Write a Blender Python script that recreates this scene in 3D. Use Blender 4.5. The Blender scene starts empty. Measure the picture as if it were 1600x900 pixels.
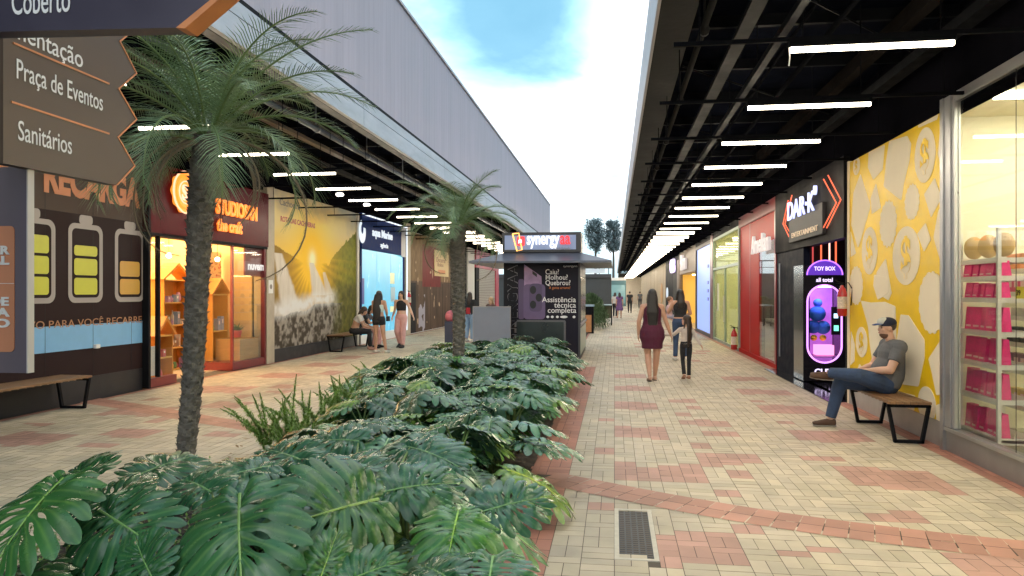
import bpy, bmesh, math, random
import numpy as np
from mathutils import Vector, Matrix
random.seed(7)
D = bpy.data
SC = bpy.context.scene
COL = SC.collection
PI = math.pi

# ------------------------------------------------------------------ camera, world, sun, exposure
F = 1150.0; H = 1.62; HY = 456.0
YAW = math.atan(160.0 / F); SA = math.sin(YAW); CA = math.cos(YAW)
cd = D.cameras.new('camera'); cam = D.objects.new('camera', cd); COL.objects.link(cam)
cam.location = (0, 0, H); cam.rotation_euler = (PI / 2, 0, YAW)
cd.sensor_width = 36; cd.lens = 36 * F / 1600; cd.shift_y = 6 / 1600
cd.clip_start = 0.05; cd.clip_end = 2000
SC.camera = cam
SC.render.engine = 'CYCLES'
SC.cycles.use_denoising = True
SC.cycles.max_bounces = 7
SC.cycles.transparent_max_bounces = 12
SC.cycles.sample_clamp_indirect = 6; SC.cycles.sample_clamp_direct = 10
SC.cycles.caustics_reflective = False; SC.cycles.caustics_refractive = False
vs = SC.view_settings
vs.view_transform = 'Standard'; vs.look = 'None'; vs.gamma = 1; vs.use_curve_mapping = False
vs.exposure = 0.35

W = D.worlds.new('World'); SC.world = W; W.use_nodes = True
nt = W.node_tree; nt.nodes.clear()
N = nt.nodes.new; LK = nt.links.new
out = N('ShaderNodeOutputWorld'); bg = N('ShaderNodeBackground'); mixs = N('ShaderNodeMixShader'); bg2 = N('ShaderNodeBackground')
sky = N('ShaderNodeTexSky'); sky.sky_type = 'NISHITA'; sky.sun_disc = False
sky.sun_elevation = math.radians(28); sky.sun_rotation = math.radians(200)
LK(sky.outputs[0], bg.inputs[0]); bg.inputs[1].default_value = 0.15
tc = N('ShaderNodeTexCoord'); mp = N('ShaderNodeMapping'); LK(tc.outputs['Generated'], mp.inputs[0])
mp.inputs['Scale'].default_value = (1, 1, 2.2); mp.inputs['Location'].default_value = (0.25, 0.1, 0.35)
no = N('ShaderNodeTexNoise'); no.inputs['Scale'].default_value = 2.1; no.inputs['Detail'].default_value = 7; no.inputs['Roughness'].default_value = .52; no.inputs['Distortion'].default_value = .25
LK(mp.outputs[0], no.inputs[0])
rp = N('ShaderNodeValToRGB'); rp.color_ramp.elements[0].position = .36; rp.color_ramp.elements[1].position = .52
LK(no.outputs['Fac'], rp.inputs[0])
# an opening of blue sky up ahead between the roofs
dt = N('ShaderNodeVectorMath'); dt.operation = 'DISTANCE'; LK(tc.outputs['Generated'], dt.inputs[0])
BLUE = Vector((-0.13, .93, .36)).normalized(); dt.inputs[1].default_value = BLUE
wob = N('ShaderNodeMath'); wob.operation = 'MULTIPLY_ADD'; LK(no.outputs['Fac'], wob.inputs[0]); wob.inputs[1].default_value = .55; LK(dt.outputs['Value'], wob.inputs[2])
r2 = N('ShaderNodeMapRange'); LK(wob.outputs[0], r2.inputs[0]); r2.inputs[1].default_value = .33; r2.inputs[2].default_value = .47; r2.inputs[3].default_value = .12; r2.inputs[4].default_value = 1
mx = N('ShaderNodeMath'); mx.operation = 'MULTIPLY'; LK(rp.outputs[0], mx.inputs[0]); LK(r2.outputs[0], mx.inputs[1])
rc = N('ShaderNodeMapRange'); LK(mx.outputs[0], rc.inputs[0]); rc.inputs[1].default_value = 0; rc.inputs[2].default_value = 1; rc.inputs[3].default_value = .0; rc.inputs[4].default_value = 1
cr = N('ShaderNodeValToRGB'); LK(rc.outputs[0], cr.inputs[0])
cr.color_ramp.elements[0].color = (.19, .50, .72, 1); cr.color_ramp.elements[1].color = (.93, .96, 1, 1)
e = cr.color_ramp.elements.new(.35); e.color = (.40, .74, .90, 1)
LK(cr.outputs[0], bg2.inputs[0])
st = N('ShaderNodeMapRange'); LK(rc.outputs[0], st.inputs[0]); st.inputs[3].default_value = .95; st.inputs[4].default_value = 1.75
LK(st.outputs[0], bg2.inputs[1])
mixs.inputs[0].default_value = .86
LK(bg.outputs[0], mixs.inputs[1]); LK(bg2.outputs[0], mixs.inputs[2]); LK(mixs.outputs[0], out.inputs[0])

sd = D.lights.new('sun', 'SUN'); sun = D.objects.new('sun', sd); COL.objects.link(sun)
sd.energy = .5; sd.angle = math.radians(25); sd.color = (1, .97, .93)
sun.rotation_euler = (math.radians(62), 0, math.radians(160 - 180 + 0))
sun.rotation_euler = Vector((-math.sin(math.radians(200)) * math.cos(math.radians(28)), -math.cos(math.radians(200)) * math.cos(math.radians(28)), -math.sin(math.radians(28)))).to_track_quat('-Z', 'Y').to_euler()

# ------------------------------------------------------------------ measuring helpers: where a sight line meets a real plane
def cw(l, d): return (l * CA - d * SA, l * SA + d * CA)
def G(px, py, z=0.0):
    d = F * (H - z) / (py - HY); return cw((px - 800) / F * d, d)
def onX(px, X):
    t = (px - 800) / F; d = X / (t * CA - SA); return cw(t * d, d)[1], d
def WX(X, px, py):
    y, d = onX(px, X); return y, H - (py - HY) * d / F
def KY(Y, px, py):
    t = (px - 800) / F; d = Y / (t * SA + CA); return cw(t * d, d)[0], H - (py - HY) * d / F
XL = -7.75; XR = 3.39
def LW(px, py): return WX(XL, px, py)
def RW(px, py): return WX(XR, px, py)

# ------------------------------------------------------------------ materials
MATS = {}
def mat(name, col=(.5, .5, .5), rough=.5, metal=0, var=0, vscale=6, bump=0, bscale=40, emit=None, estr=0, spec=.5, coat=0, attr=False, stretch=None, detail=3, trans=0, sss=0):
    if name in MATS: return MATS[name]
    m = D.materials.new(name); m.use_nodes = True
    t = m.node_tree; b = t.nodes['Principled BSDF']; n = t.nodes.new; k = t.links.new
    b.inputs['Base Color'].default_value = (*col, 1); b.inputs['Roughness'].default_value = rough; b.inputs['Metallic'].default_value = metal
    b.inputs['Specular IOR Level'].default_value = spec; b.inputs['Coat Weight'].default_value = coat
    b.inputs['Coat Roughness'].default_value = .08
    if trans: b.inputs['Transmission Weight'].default_value = trans
    if sss: b.inputs['Subsurface Weight'].default_value = sss; b.inputs['Subsurface Scale'].default_value = .02
    src = None
    if attr:
        a = n('ShaderNodeVertexColor'); a.layer_name = 'Col'; src = a.outputs['Color']; k(src, b.inputs['Base Color'])
    c = n('ShaderNodeTexCoord'); mpp = n('ShaderNodeMapping'); k(c.outputs['Object'], mpp.inputs[0])
    if stretch: mpp.inputs['Scale'].default_value = stretch
    if var:
        z = n('ShaderNodeTexNoise'); z.inputs['Scale'].default_value = vscale; z.inputs['Detail'].default_value = detail + 2; z.inputs['Roughness'].default_value = .62; k(mpp.outputs[0], z.inputs[0])
        mr = n('ShaderNodeMapRange'); k(z.outputs['Fac'], mr.inputs[0]); mr.inputs[1].default_value = .25; mr.inputs[2].default_value = .75; mr.inputs[3].default_value = 1 - var; mr.inputs[4].default_value = 1 + var
        mm = n('ShaderNodeVectorMath'); mm.operation = 'SCALE'
        if src is not None: k(src, mm.inputs[0])
        else: mm.inputs[0].default_value = col
        k(mr.outputs[0], mm.inputs['Scale']); k(mm.outputs[0], b.inputs['Base Color']); src = mm.outputs[0]
        rr = n('ShaderNodeMapRange'); k(z.outputs['Fac'], rr.inputs[0]); rr.inputs[1].default_value = .3; rr.inputs[2].default_value = .7
        rr.inputs[3].default_value = max(.02, rough * .85); rr.inputs[4].default_value = min(1, rough * 1.15); k(rr.outputs[0], b.inputs['Roughness'])
    if bump:
        z2 = n('ShaderNodeTexNoise'); z2.inputs['Scale'].default_value = bscale; z2.inputs['Detail'].default_value = 5; k(mpp.outputs[0], z2.inputs[0])
        bu = n('ShaderNodeBump'); bu.inputs['Strength'].default_value = bump; bu.inputs['Distance'].default_value = .01; k(z2.outputs['Fac'], bu.inputs['Height']); k(bu.outputs[0], b.inputs['Normal'])
    if estr:
        if emit is None and src is not None: k(src, b.inputs['Emission Color'])
        else: b.inputs['Emission Color'].default_value = (*(emit or col), 1)
        b.inputs['Emission Strength'].default_value = estr
    MATS[name] = m; return m

def glassmat(name, tint=(1, 1, 1), refl=1.0, body=0.0, bcol=(.8, .9, .9)):
    """thin architectural glass: clear to look through, mirrors by angle"""
    if name in MATS: return MATS[name]
    m = D.materials.new(name); m.use_nodes = True; t = m.node_tree; t.nodes.clear(); n = t.nodes.new; k = t.links.new
    o = n('ShaderNodeOutputMaterial'); tr = n('ShaderNodeBsdfTransparent'); gl = n('ShaderNodeBsdfGlossy'); fr = n('ShaderNodeFresnel'); mx_ = n('ShaderNodeMixShader')
    tr.inputs[0].default_value = (*tint, 1); gl.inputs['Roughness'].default_value = .015
    ge = n('ShaderNodeNewGeometry'); io = n('ShaderNodeMapRange'); k(ge.outputs['Backfacing'], io.inputs[0]); io.inputs[3].default_value = 1.5; io.inputs[4].default_value = 1 / 1.5; k(io.outputs[0], fr.inputs[0])
    mu = n('ShaderNodeMath'); mu.operation = 'MULTIPLY'; mu.inputs[1].default_value = refl; mu.use_clamp = True; k(fr.outputs[0], mu.inputs[0])
    k(mu.outputs[0], mx_.inputs[0]); k(tr.outputs[0], mx_.inputs[1]); k(gl.outputs[0], mx_.inputs[2])
    if body:
        df = n('ShaderNodeBsdfDiffuse'); df.inputs[0].default_value = (*bcol, 1); m2 = n('ShaderNodeMixShader'); m2.inputs[0].default_value = body
        k(mx_.outputs[0], m2.inputs[1]); k(df.outputs[0], m2.inputs[2]); k(m2.outputs[0], o.inputs[0])
    else: k(mx_.outputs[0], o.inputs[0])
    MATS[name] = m; return m

def emis(name, col, s):
    return mat(name, (.02, .02, .02), .5, emit=col, estr=s)

# ------------------------------------------------------------------ mesh building
def basis(O, R, U):
    R = Vector(R).normalized(); U = Vector(U).normalized(); Nn = R.cross(U)
    return Vector(O), R, U, Nn
class MB:
    def __init__(s): s.v = []; s.f = []; s.m = []; s.cols = None
    def add(s, vs_, fs, mi=0):
        b = len(s.v); s.v += [tuple(p) for p in vs_]; s.f += [tuple(b + i for i in f) for f in fs]; s.m += [mi] * len(fs); return s
    def box(s, x0, x1, y0, y1, z0, z1, mi=0):
        return s.add([(x0, y0, z0), (x1, y0, z0), (x1, y1, z0), (x0, y1, z0), (x0, y0, z1), (x1, y0, z1), (x1, y1, z1), (x0, y1, z1)],
              [(0, 3, 2, 1), (4, 5, 6, 7), (0, 1, 5, 4), (1, 2, 6, 5), (2, 3, 7, 6), (3, 0, 4, 7)], mi)
    def obox(s, fr, u0, u1, v0, v1, d0, d1, mi=0):
        O, R, U, Nn = fr
        P = lambda u, v, d: O + R * u + U * v + Nn * d
        return s.add([P(u0, v0, d0), P(u1, v0, d0), P(u1, v1, d0), P(u0, v1, d0), P(u0, v0, d1), P(u1, v0, d1), P(u1, v1, d1), P(u0, v1, d1)],
              [(0, 3, 2, 1), (4, 5, 6, 7), (0, 1, 5, 4), (1, 2, 6, 5), (2, 3, 7, 6), (3, 0, 4, 7)], mi)
    def poly(s, fr, pts, d0, d1, mi=0):
        O, R, U, Nn = fr; n = len(pts)
        a = sum(pts[i][0] * pts[(i + 1) % n][1] - pts[(i + 1) % n][0] * pts[i][1] for i in range(n))
        if a < 0: pts = pts[::-1]
        vv = [O + R * u + U * v + Nn * d0 for u, v in pts] + [O + R * u + U * v + Nn * d1 for u, v in pts]
        fs = [tuple(range(n - 1, -1, -1)), tuple(range(n, 2 * n))] + [(i, (i + 1) % n, n + (i + 1) % n, n + i) for i in range(n)]
        return s.add(vv, fs, mi)
    def tube(s, pts, r, n=8, mi=0, cap=True):
        pts = [Vector(p) for p in pts]; rr = r if isinstance(r, (list, tuple)) else [r] * len(pts)
        vv = []; up = Vector((0, 0, 1)); prev = None
        for i, p in enumerate(pts):
            d = (pts[min(i + 1, len(pts) - 1)] - pts[max(i - 1, 0)]).normalized()
            if prev is None: a = d.cross(up if abs(d.z) < .9 else Vector((1, 0, 0))).normalized()
            else: a = (prev - d * prev.dot(d)).normalized()
            prev = a; b = d.cross(a)
            vv += [p + (a * math.cos(t) + b * math.sin(t)) * rr[i] for t in [2 * PI * j / n for j in range(n)]]
        fs = [(i * n + j, i * n + (j + 1) % n, (i + 1) * n + (j + 1) % n, (i + 1) * n + j) for i in range(len(pts) - 1) for j in range(n)]
        if cap: fs += [tuple(range(n - 1, -1, -1)), tuple(range((len(pts) - 1) * n, len(pts) * n))]
        return s.add(vv, fs, mi)
    def loft(s, rings, side=(1, 0, 0), n=14, mi=0):
        """rings: (center, rx, ry); rx along side"""
        side = Vector(side).normalized(); C_ = [Vector(r[0]) for r in rings]; vv = []
        for i, (c, rx, ry) in enumerate(rings):
            d = (C_[min(i + 1, len(C_) - 1)] - C_[max(i - 1, 0)]).normalized()
            a = (side - d * side.dot(d))
            a = a.normalized() if a.length > 1e-4 else Vector((1, 0, 0)); b = d.cross(a)
            vv += [C_[i] + a * math.cos(t) * rx + b * math.sin(t) * ry for t in [2 * PI * j / n for j in range(n)]]
        fs = [(i * n + j, i * n + (j + 1) % n, (i + 1) * n + (j + 1) % n, (i + 1) * n + j) for i in range(len(C_) - 1) for j in range(n)]
        fs += [tuple(range(n - 1, -1, -1)), tuple(range((len(C_) - 1) * n, len(C_) * n))]
        return s.add(vv, fs, mi)
    def ell(s, c, rx, ry, rz, n=14, m=9, mi=0, rot=None):
        c = Vector(c); vv = []; rot = rot or Matrix.Identity(3)
        vv.append(c + rot @ Vector((0, 0, -rz)))
        for i in range(1, m):
            ph = -PI / 2 + PI * i / m
            vv += [c + rot @ Vector((rx * math.cos(ph) * math.cos(t), ry * math.cos(ph) * math.sin(t), rz * math.sin(ph))) for t in [2 * PI * j / n for j in range(n)]]
        vv.append(c + rot @ Vector((0, 0, rz))); L = len(vv) - 1
        fs = [(0, 1 + (j + 1) % n, 1 + j) for j in range(n)] + [(L, 1 + (m - 2) * n + j, 1 + (m - 2) * n + (j + 1) % n) for j in range(n)]
        fs += [(1 + i * n + j, 1 + i * n + (j + 1) % n, 1 + (i + 1) * n + (j + 1) % n, 1 + (i + 1) * n + j) for i in range(m - 2) for j in range(n)]
        return s.add(vv, fs, mi)
    def mesh(s, name, mats, smooth=False):
        me = D.meshes.new(name); me.from_pydata(s.v, [], s.f)
        for m in (mats if isinstance(mats, (list, tuple)) else [mats]): me.materials.append(m)
        if any(s.m): me.polygons.foreach_set('material_index', s.m)
        if smooth: me.polygons.foreach_set('use_smooth', [True] * len(me.polygons))
        if s.cols is not None:
            at = me.color_attributes.new('Col', 'FLOAT_COLOR', 'POINT'); a = np.ones((len(s.v), 4), 'f'); a[:, :3] = np.array(s.cols); at.data.foreach_set('color', a.ravel())
        me.update(); return me
    def build(s, name, mats, parent=None, smooth=False, bevel=0):
        o = D.objects.new(name, s.mesh(name, mats, smooth)); COL.objects.link(o)
        if parent: o.parent = parent; o.matrix_parent_inverse = Matrix.Translation(-parent.location) if parent.type == 'EMPTY' and parent.rotation_euler.z == 0 else Matrix.Identity(4)
        if bevel:
            b = o.modifiers.new('b', 'BEVEL'); b.width = bevel; b.segments = 2; b.limit_method = 'ANGLE'
        return o

def tag(o, label=None, cat=None, group=None, kind=None):
    if label: o['label'] = label
    if cat: o['category'] = cat
    if group: o['group'] = group
    if kind: o['kind'] = kind
    return o
def thing(name, label, cat, loc=(0, 0, 0), group=None, rz=0):
    o = D.objects.new(name, None); COL.objects.link(o); o.location = loc; o.rotation_euler = (0, 0, rz); o.empty_display_size = .1
    return tag(o, label, cat, group)
def child(o, parent):
    """parent o (built in world coords) to an unrotated empty"""
    o.parent = parent; o.matrix_parent_inverse = Matrix.Translation(-Vector(parent.location)); return o
def copy_thing(src, loc=None, rz=None, label=None, group=None, scale=None):
    r = src.copy(); COL.objects.link(r)
    if loc is not None: r.location = loc
    if rz is not None: r.rotation_euler = (0, 0, rz)
    if scale is not None: r.scale = (scale,) * 3
    if label: r['label'] = label
    if group: r['group'] = group
    for ch in src.children:
        c = ch.copy(); COL.objects.link(c); c.parent = r
        for g_ in ch.children:
            d = g_.copy(); COL.objects.link(d); d.parent = c
    return r

def text(s_, fr, u, v, size, m, name='lettering', parent=None, width=None, depth=.004, bold=0, align='LEFT', off=.003, shear=0):
    """lettering lying on the plane fr with its baseline start at (u, v)"""
    c = D.curves.new('t', 'FONT'); c.body = s_; c.size = size; c.extrude = depth / 2; c.offset = bold; c.align_x = align; c.shear = shear; c.resolution_u = 4
    o = D.objects.new('t', c); COL.objects.link(o); dg = bpy.context.evaluated_depsgraph_get(); dg.update()
    me = D.meshes.new_from_object(o.evaluated_get(dg)); D.objects.remove(o); D.curves.remove(c)
    co = np.empty(len(me.vertices) * 3); me.vertices.foreach_get('co', co); co = co.reshape(-1, 3)
    if width and len(co):
        w0 = co[:, 0].max() - co[:, 0].min()
        if w0 > 0: co[:, 0] *= width / w0
    O, R, U, Nn = fr; R = np.array(R); U = np.array(U); NN = np.array(Nn)
    P = np.array(O)[None] + (co[:, :1] + u) * R + (co[:, 1:2] + v) * U + (co[:, 2:3] + depth / 2 + off) * NN
    me.vertices.foreach_set('co', P.ravel()); me.materials.clear(); me.materials.append(m); me.update(); me.name = name
    o = D.objects.new(name, me); COL.objects.link(o)
    if parent: child(o, parent)
    return o

def paint(name, fr, w, h, nx, ny, func, m, parent=None, off=.002):
    """a flat printed panel: a fine grid whose colours come from func(u, v) in 0..1"""
    O, R, U, Nn = fr
    us, vv = np.meshgrid(np.linspace(0, 1, nx), np.linspace(0, 1, ny))
    P = np.array(O)[None] + us.reshape(-1, 1) * w * np.array(R) + vv.reshape(-1, 1) * h * np.array(U) + off * np.array(Nn)
    idx = np.arange(nx * ny).reshape(ny, nx)
    fs = np.stack([idx[:-1, :-1], idx[:-1, 1:], idx[1:, 1:], idx[1:, :-1]], -1).reshape(-1, 4)
    me = D.meshes.new(name); me.from_pydata(P.tolist(), [], fs.tolist()); me.materials.append(m)
    col = np.ones((nx * ny, 4), 'f'); col[:, :3] = np.clip(func(us, vv), 0, 1).reshape(-1, 3)
    at = me.color_attributes.new('Col', 'FLOAT_COLOR', 'POINT'); at.data.foreach_set('color', col.ravel())
    o = D.objects.new(name, me); COL.objects.link(o)
    if parent: child(o, parent)
    return o

_rs = np.random.RandomState(3); _perm = _rs.rand(256, 256)
def vnoise(x, y, oct_=4):
    r = 0; a = .5
    for i in range(oct_):
        xi = np.floor(x).astype(int); yi = np.floor(y).astype(int); fx = x - xi; fy = y - yi; fx = fx * fx * (3 - 2 * fx); fy = fy * fy * (3 - 2 * fy)
        g_ = lambda i_, j_: _perm[i_ % 256, j_ % 256]
        r = r + a * ((g_(xi, yi) * (1 - fx) + g_(xi + 1, yi) * fx) * (1 - fy) + (g_(xi, yi + 1) * (1 - fx) + g_(xi + 1, yi + 1) * fx) * fy)
        x = x * 2.03 + 17; y = y * 2.03 + 5; a *= .5
    return r
def lerp(a, b, t): return a + (b - a) * t
def sst(a, b, x): t = np.clip((x - a) / (b - a), 0, 1); return t * t * (3 - 2 * t)
def C3(*c): return np.array(c)
FL = basis((XL, 0, 0), (0, 1, 0), (0, 0, 1))       # left shop line: u = y, v = z, facing +x
FR = basis((XR, 0, 0), (0, -1, 0), (0, 0, 1))      # right shop line: u = -y, v = z, facing -x
def ring(cx, cy, rx, ry, n=32, a0=0, a1=2 * PI): return [(cx + rx * math.cos(a0 + (a1 - a0) * i / n), cy + ry * math.sin(a0 + (a1 - a0) * i / n)) for i in range(n)]
def rrect(x0, x1, y0, y1, r, n=5):
    p = []
    for cx, cy, a in ((x1 - r, y1 - r, 0), (x0 + r, y1 - r, PI / 2), (x0 + r, y0 + r, PI), (x1 - r, y0 + r, 1.5 * PI)):
        p += [(cx + r * math.cos(a + PI / 2 * i / n), cy + r * math.sin(a + PI / 2 * i / n)) for i in range(n + 1)]
    return p

# common materials
BLK = mat('black_metal', (.008, .008, .010), .7, spec=.1, var=.2)
ALU = mat('aluminium', (.42, .42, .43), .32, .8, var=.08, vscale=3)
WHITE = mat('white_paint', (.78, .77, .74), .5, var=.04)
GLASS = glassmat('clear_glass', (.96, .98, .97))
SMOKE = glassmat('shop_glass', (.93, .95, .93), .8)
LED = emis('led_diffuser', (1, .87, .66), 95)
LED2 = emis('led_diffuser_warm', (1, .84, .62), 3); LED3 = emis('led_diffuser_dim', (1, .80, .55), .75)
# ================================================================== GROUND
def ground():
    g_ = MB().add([(-400, -200, -.03), (400, -200, -.03), (400, 500, -.03), (-400, 500, -.03)], [(0, 1, 2, 3)]).build('ground', mat('ground_earth', (.12, .13, .08), .9, var=.3, vscale=.2)); tag(g_, kind='structure')
    o = MB().add([(-8.6, -6, -.004), (3.9, -6, -.004), (3.9, 101, -.004), (-8.6, 101, -.004)], [(0, 1, 2, 3)]).build('pavement_joints', mat('paver_joint_sand', (.085, .07, .055), .95, var=.3, vscale=3)); tag(o, kind='structure')
    rs = np.random.RandomState(11)
    # coloured rectangles read off the paving, as ground extents
    pr = [((1028, 882), (1136, 831)), ((966, 754), (1084, 727)), ((936, 712), (968, 704)), ((966, 686), (1054, 668)), ((939, 659), (965, 653)), ((965, 642), (1036, 630)),
          ((965, 612), (1026, 604)), ((965, 591), (1012, 585)), ((1102, 726), (1178, 710)), ((1089, 697), (1120, 691)), ((1152, 750), (1192, 741)), ((1132, 777), (1176, 767)), ((1072, 666), (1128, 657)),
          ((1110, 682), (1142, 675)), ((1064, 650), (1090, 645)), ((1082, 639), (1106, 635)), ((1052, 629), (1098, 624)), ((1200, 646), (1282, 635)), ((1204, 665), (1234, 659)), ((1166, 617), (1232, 610)),
          ((1136, 596), (1194, 589)), ((1166, 629), (1186, 625)), ((1252, 691), (1358, 674)), ((1268, 720), (1306, 713)), ((1334, 764), (1470, 736)), ((1376, 818), (1436, 804)), ((1230, 870), (1290, 852)),
          ((928, 799), (970, 788)), ((1156, 824), (1206, 813)), ((1500, 900), (1640, 868)),
          ((162, 683), (246, 670)), ((322, 684), (362, 677)), ((124, 700), (168, 693)), ((36, 667), (76, 661)), ((-30, 700), (96, 677)), ((232, 661), (264, 655)), ((320, 638), (378, 629)), ((302, 614), (386, 604)),
          ((364, 623), (390, 618)), ((400, 591), (466, 583)), ((428, 607), (470, 601)), ((414, 615), (444, 611)), ((472, 573), (530, 567)), ((500, 586), (540, 580)), ((524, 561), (564, 556)), ((524, 624), (568, 613)), ((216, 627), (244, 622)), ((164, 650), (264, 636))]
    rects = []
    for (x0, y0), (x1, y1) in pr:
        a = G(x0, y0); b = G(x1, y0); c = G(x0, y1); d = G(x1, y1)
        X0 = (a[0] + c[0]) / 2; X1 = (b[0] + d[0]) / 2; Y0 = (a[1] + b[1]) / 2; Y1 = (c[1] + d[1]) / 2
        X0 = round(X0 / .2) * .2; X1 = max(X0 + .2, round(X1 / .2) * .2); Y0 = round(Y0 / .1) * .1; Y1 = max(Y0 + .1, round(Y1 / .1) * .1)
        rects.append((X0, X1, Y0, Y1))
    for i in range(330):
        y = rs.uniform(17, 100); x = rs.uniform(-.4, 3.1) if rs.rand() < .45 else rs.uniform(-7.5, -3.8)
        w = rs.choice([.2, .4, .6, .8], p=[.35, .3, .2, .15]); h = rs.choice([.1, .2, .4, .6])
        rects.append((round(x / .2) * .2, round(x / .2) * .2 + w, round(y / .1) * .1, round(y / .1) * .1 + h))
    for i in range(60):
        y = rs.uniform(-5, 3.4); x = rs.uniform(-.4, 3.1) if rs.rand() < .5 else rs.uniform(-7.5, -3.8)
        rects.append((round(x / .2) * .2, round(x / .2) * .2 + .4, round(y / .1) * .1, round(y / .1) * .1 + .2))
    band = np.array([(-8.5, 10.3), (-7.7, 9.99), (-6.52, 9.43), (-5.13, 8.69), (-4.24, 8.28), (-3.2, 7.75), (-2.2, 7.22), (-1.2, 6.72), (-.41, 6.3), (0.0, 6.04), (0.39, 5.81), (0.75, 5.62), (1.08, 5.46), (1.41, 5.33), (1.71, 5.23), (2.1, 5.11), (2.54, 5.01), (3.4, 4.88)])
    bx = np.linspace(-8.5, 3.4, 400); by = np.interp(bx, band[:, 0], band[:, 1])
    for _ in range(30): by[1:-1] = (by[:-2] + by[1:-1] * 2 + by[2:]) / 4
    bs = np.gradient(by, bx); HW = .2
    def inband(x, y):
        yc = np.interp(x, bx, by); sl = np.interp(x, bx, bs); return abs(y - yc) / math.sqrt(1 + sl * sl) < HW - .13
    V = []; Fc = []; Cc = []
    # the bed and the kiosk stand where there are no pavers
    def skip(x, y):
        if -3.45 < x < -.72 and 1.2 < y < 15.6: return True
        if -3.0 < x < -1.0 and 24 < y < 44: return True
        return inband(x, y)
    def brick(x0, x1, y0, y1, red, z=0):
        gp = .0022
        n_ = rs.rand(); p = rs.normal(0, .0006, 4)
        V.extend([(x0 + gp, y0 + gp, z + p[0]), (x1 - gp, y0 + gp, z + p[1]), (x1 - gp, y1 - gp, z + p[2]), (x0 + gp, y1 - gp, z + p[3])]); b = len(V) - 4; Fc.append((b, b + 1, b + 2, b + 3))
        if red == 1: c = np.array((.43, .25, .20)) * (.86 + .24 * n_)
        elif red == 2: c = np.array((.40, .18, .13)) * (.85 + .3 * n_)
        else:
            c = np.array((.51, .44, .325)) * (.84 + .24 * n_); c = c + np.array((0, .0, .02)) * (rs.rand() - .5)
            d = math.exp(-((x0 + .2) / .7) ** 2) * .22 if x0 > -.5 else 0   # greyer strip by the bed
            c = lerp(c, np.array((.30, .28, .25)), d * (.4 + rs.rand()))
        Cc.extend([c] * 4)
    for ci in range(int((3.2 + 7.6) / .2) + 2):
        x0 = -7.6 + ci * .2
        if x0 > 3.19: break
        y = -6 + rs.choice([0, .1])
        my = 101
        while y < my:
            xc = x0 + .1
            k = rs.rand()
            if k < .52 or y > 60:
                cells = [(x0, x0 + .2, y, y + .1)]; dy = .1
            else:
                cells = [(x0, x0 + .1, y, y + .2), (x0 + .1, x0 + .2, y, y + .2)]; dy = .2
            for (a, b, c, d) in cells:
                mx_, my_ = (a + b) / 2, (c + d) / 2
                if skip(mx_, my_): continue
                red = 0
                for r in rects:
                    if r[0] - .01 < mx_ < r[1] + .01 and r[2] < my_ < r[3]: red = 1; break
                if -.72 < mx_ < -.4 and 1.2 < my_ < 16: red = 2
                if 4.5 < my_ < 5.55 and b > .001 and a < .27:
                    if b < .28: continue
                    a = .27
                brick(a, b, c, d, red)
            y += dy
    y = -6
    while y < 100:       # red border courses along both shop lines
        for X0 in (3.2, 3.3, -7.7):
            if X0 > 3 or True: brick(X0, X0 + .1 if X0 > 3 else X0 + .1, y, y + .2, 2)
        y += .2
    # curved double row
    pts = [(bx[0], by[0])]; acc = 0
    for i in range(1, 400):
        acc += math.hypot(bx[i] - bx[i - 1], by[i] - by[i - 1])
        if acc >= .14: pts.append((bx[i], by[i])); acc = 0
    for i in range(len(pts) - 1):
        (ax, ay), (b_, c_) = pts[i], pts[i + 1]
        if -3.45 < ax < -.72: continue
        dx, dy = b_ - ax, c_ - ay; L = math.hypot(dx, dy); nx, ny = -dy / L, dx / L; g2 = .0035
        for s0, s1 in ((-HW, 0), (0, HW)):
            q = [(ax + dx / L * g2 + nx * (s0 + g2), ay + dy / L * g2 + ny * (s0 + g2)), (b_ - dx / L * g2 + nx * (s0 + g2), c_ - dy / L * g2 + ny * (s0 + g2)),
                 (b_ - dx / L * g2 + nx * (s1 - g2), c_ - dy / L * g2 + ny * (s1 - g2)), (ax + dx / L * g2 + nx * (s1 - g2), ay + dy / L * g2 + ny * (s1 - g2))]
            V.extend([(p[0], p[1], .003) for p in q]); b = len(V) - 4; Fc.append((b, b + 1, b + 2, b + 3))
            c = np.array((.42, .215, .16)) * (.84 + .3 * rs.rand()); Cc.extend([c] * 4)
    Ca = np.array(Cc); Va = np.array(V); d1 = vnoise(Va[:, 0] * .9 + 50, Va[:, 1] * .5 + 50, 4); d2 = vnoise(Va[:, 0] * 6 + 90, Va[:, 1] * 3 + 90, 3)
    dirt = sst(.48, .72, d1) * .26 + sst(.55, .75, d2) * .16; Ca = Ca * (1 - dirt)[:, None] + np.array((.20, .18, .15)) * (dirt * .35)[:, None]
    mb = MB(); mb.v = V; mb.f = Fc; mb.m = [0] * len(Fc); mb.cols = Ca
    o = mb.build('pavement', mat('concrete_paver', rough=.62, attr=True, var=.24, vscale=1.7, bump=.25, bscale=160, spec=.35, detail=6)); tag(o, kind='structure')
ground()

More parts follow.
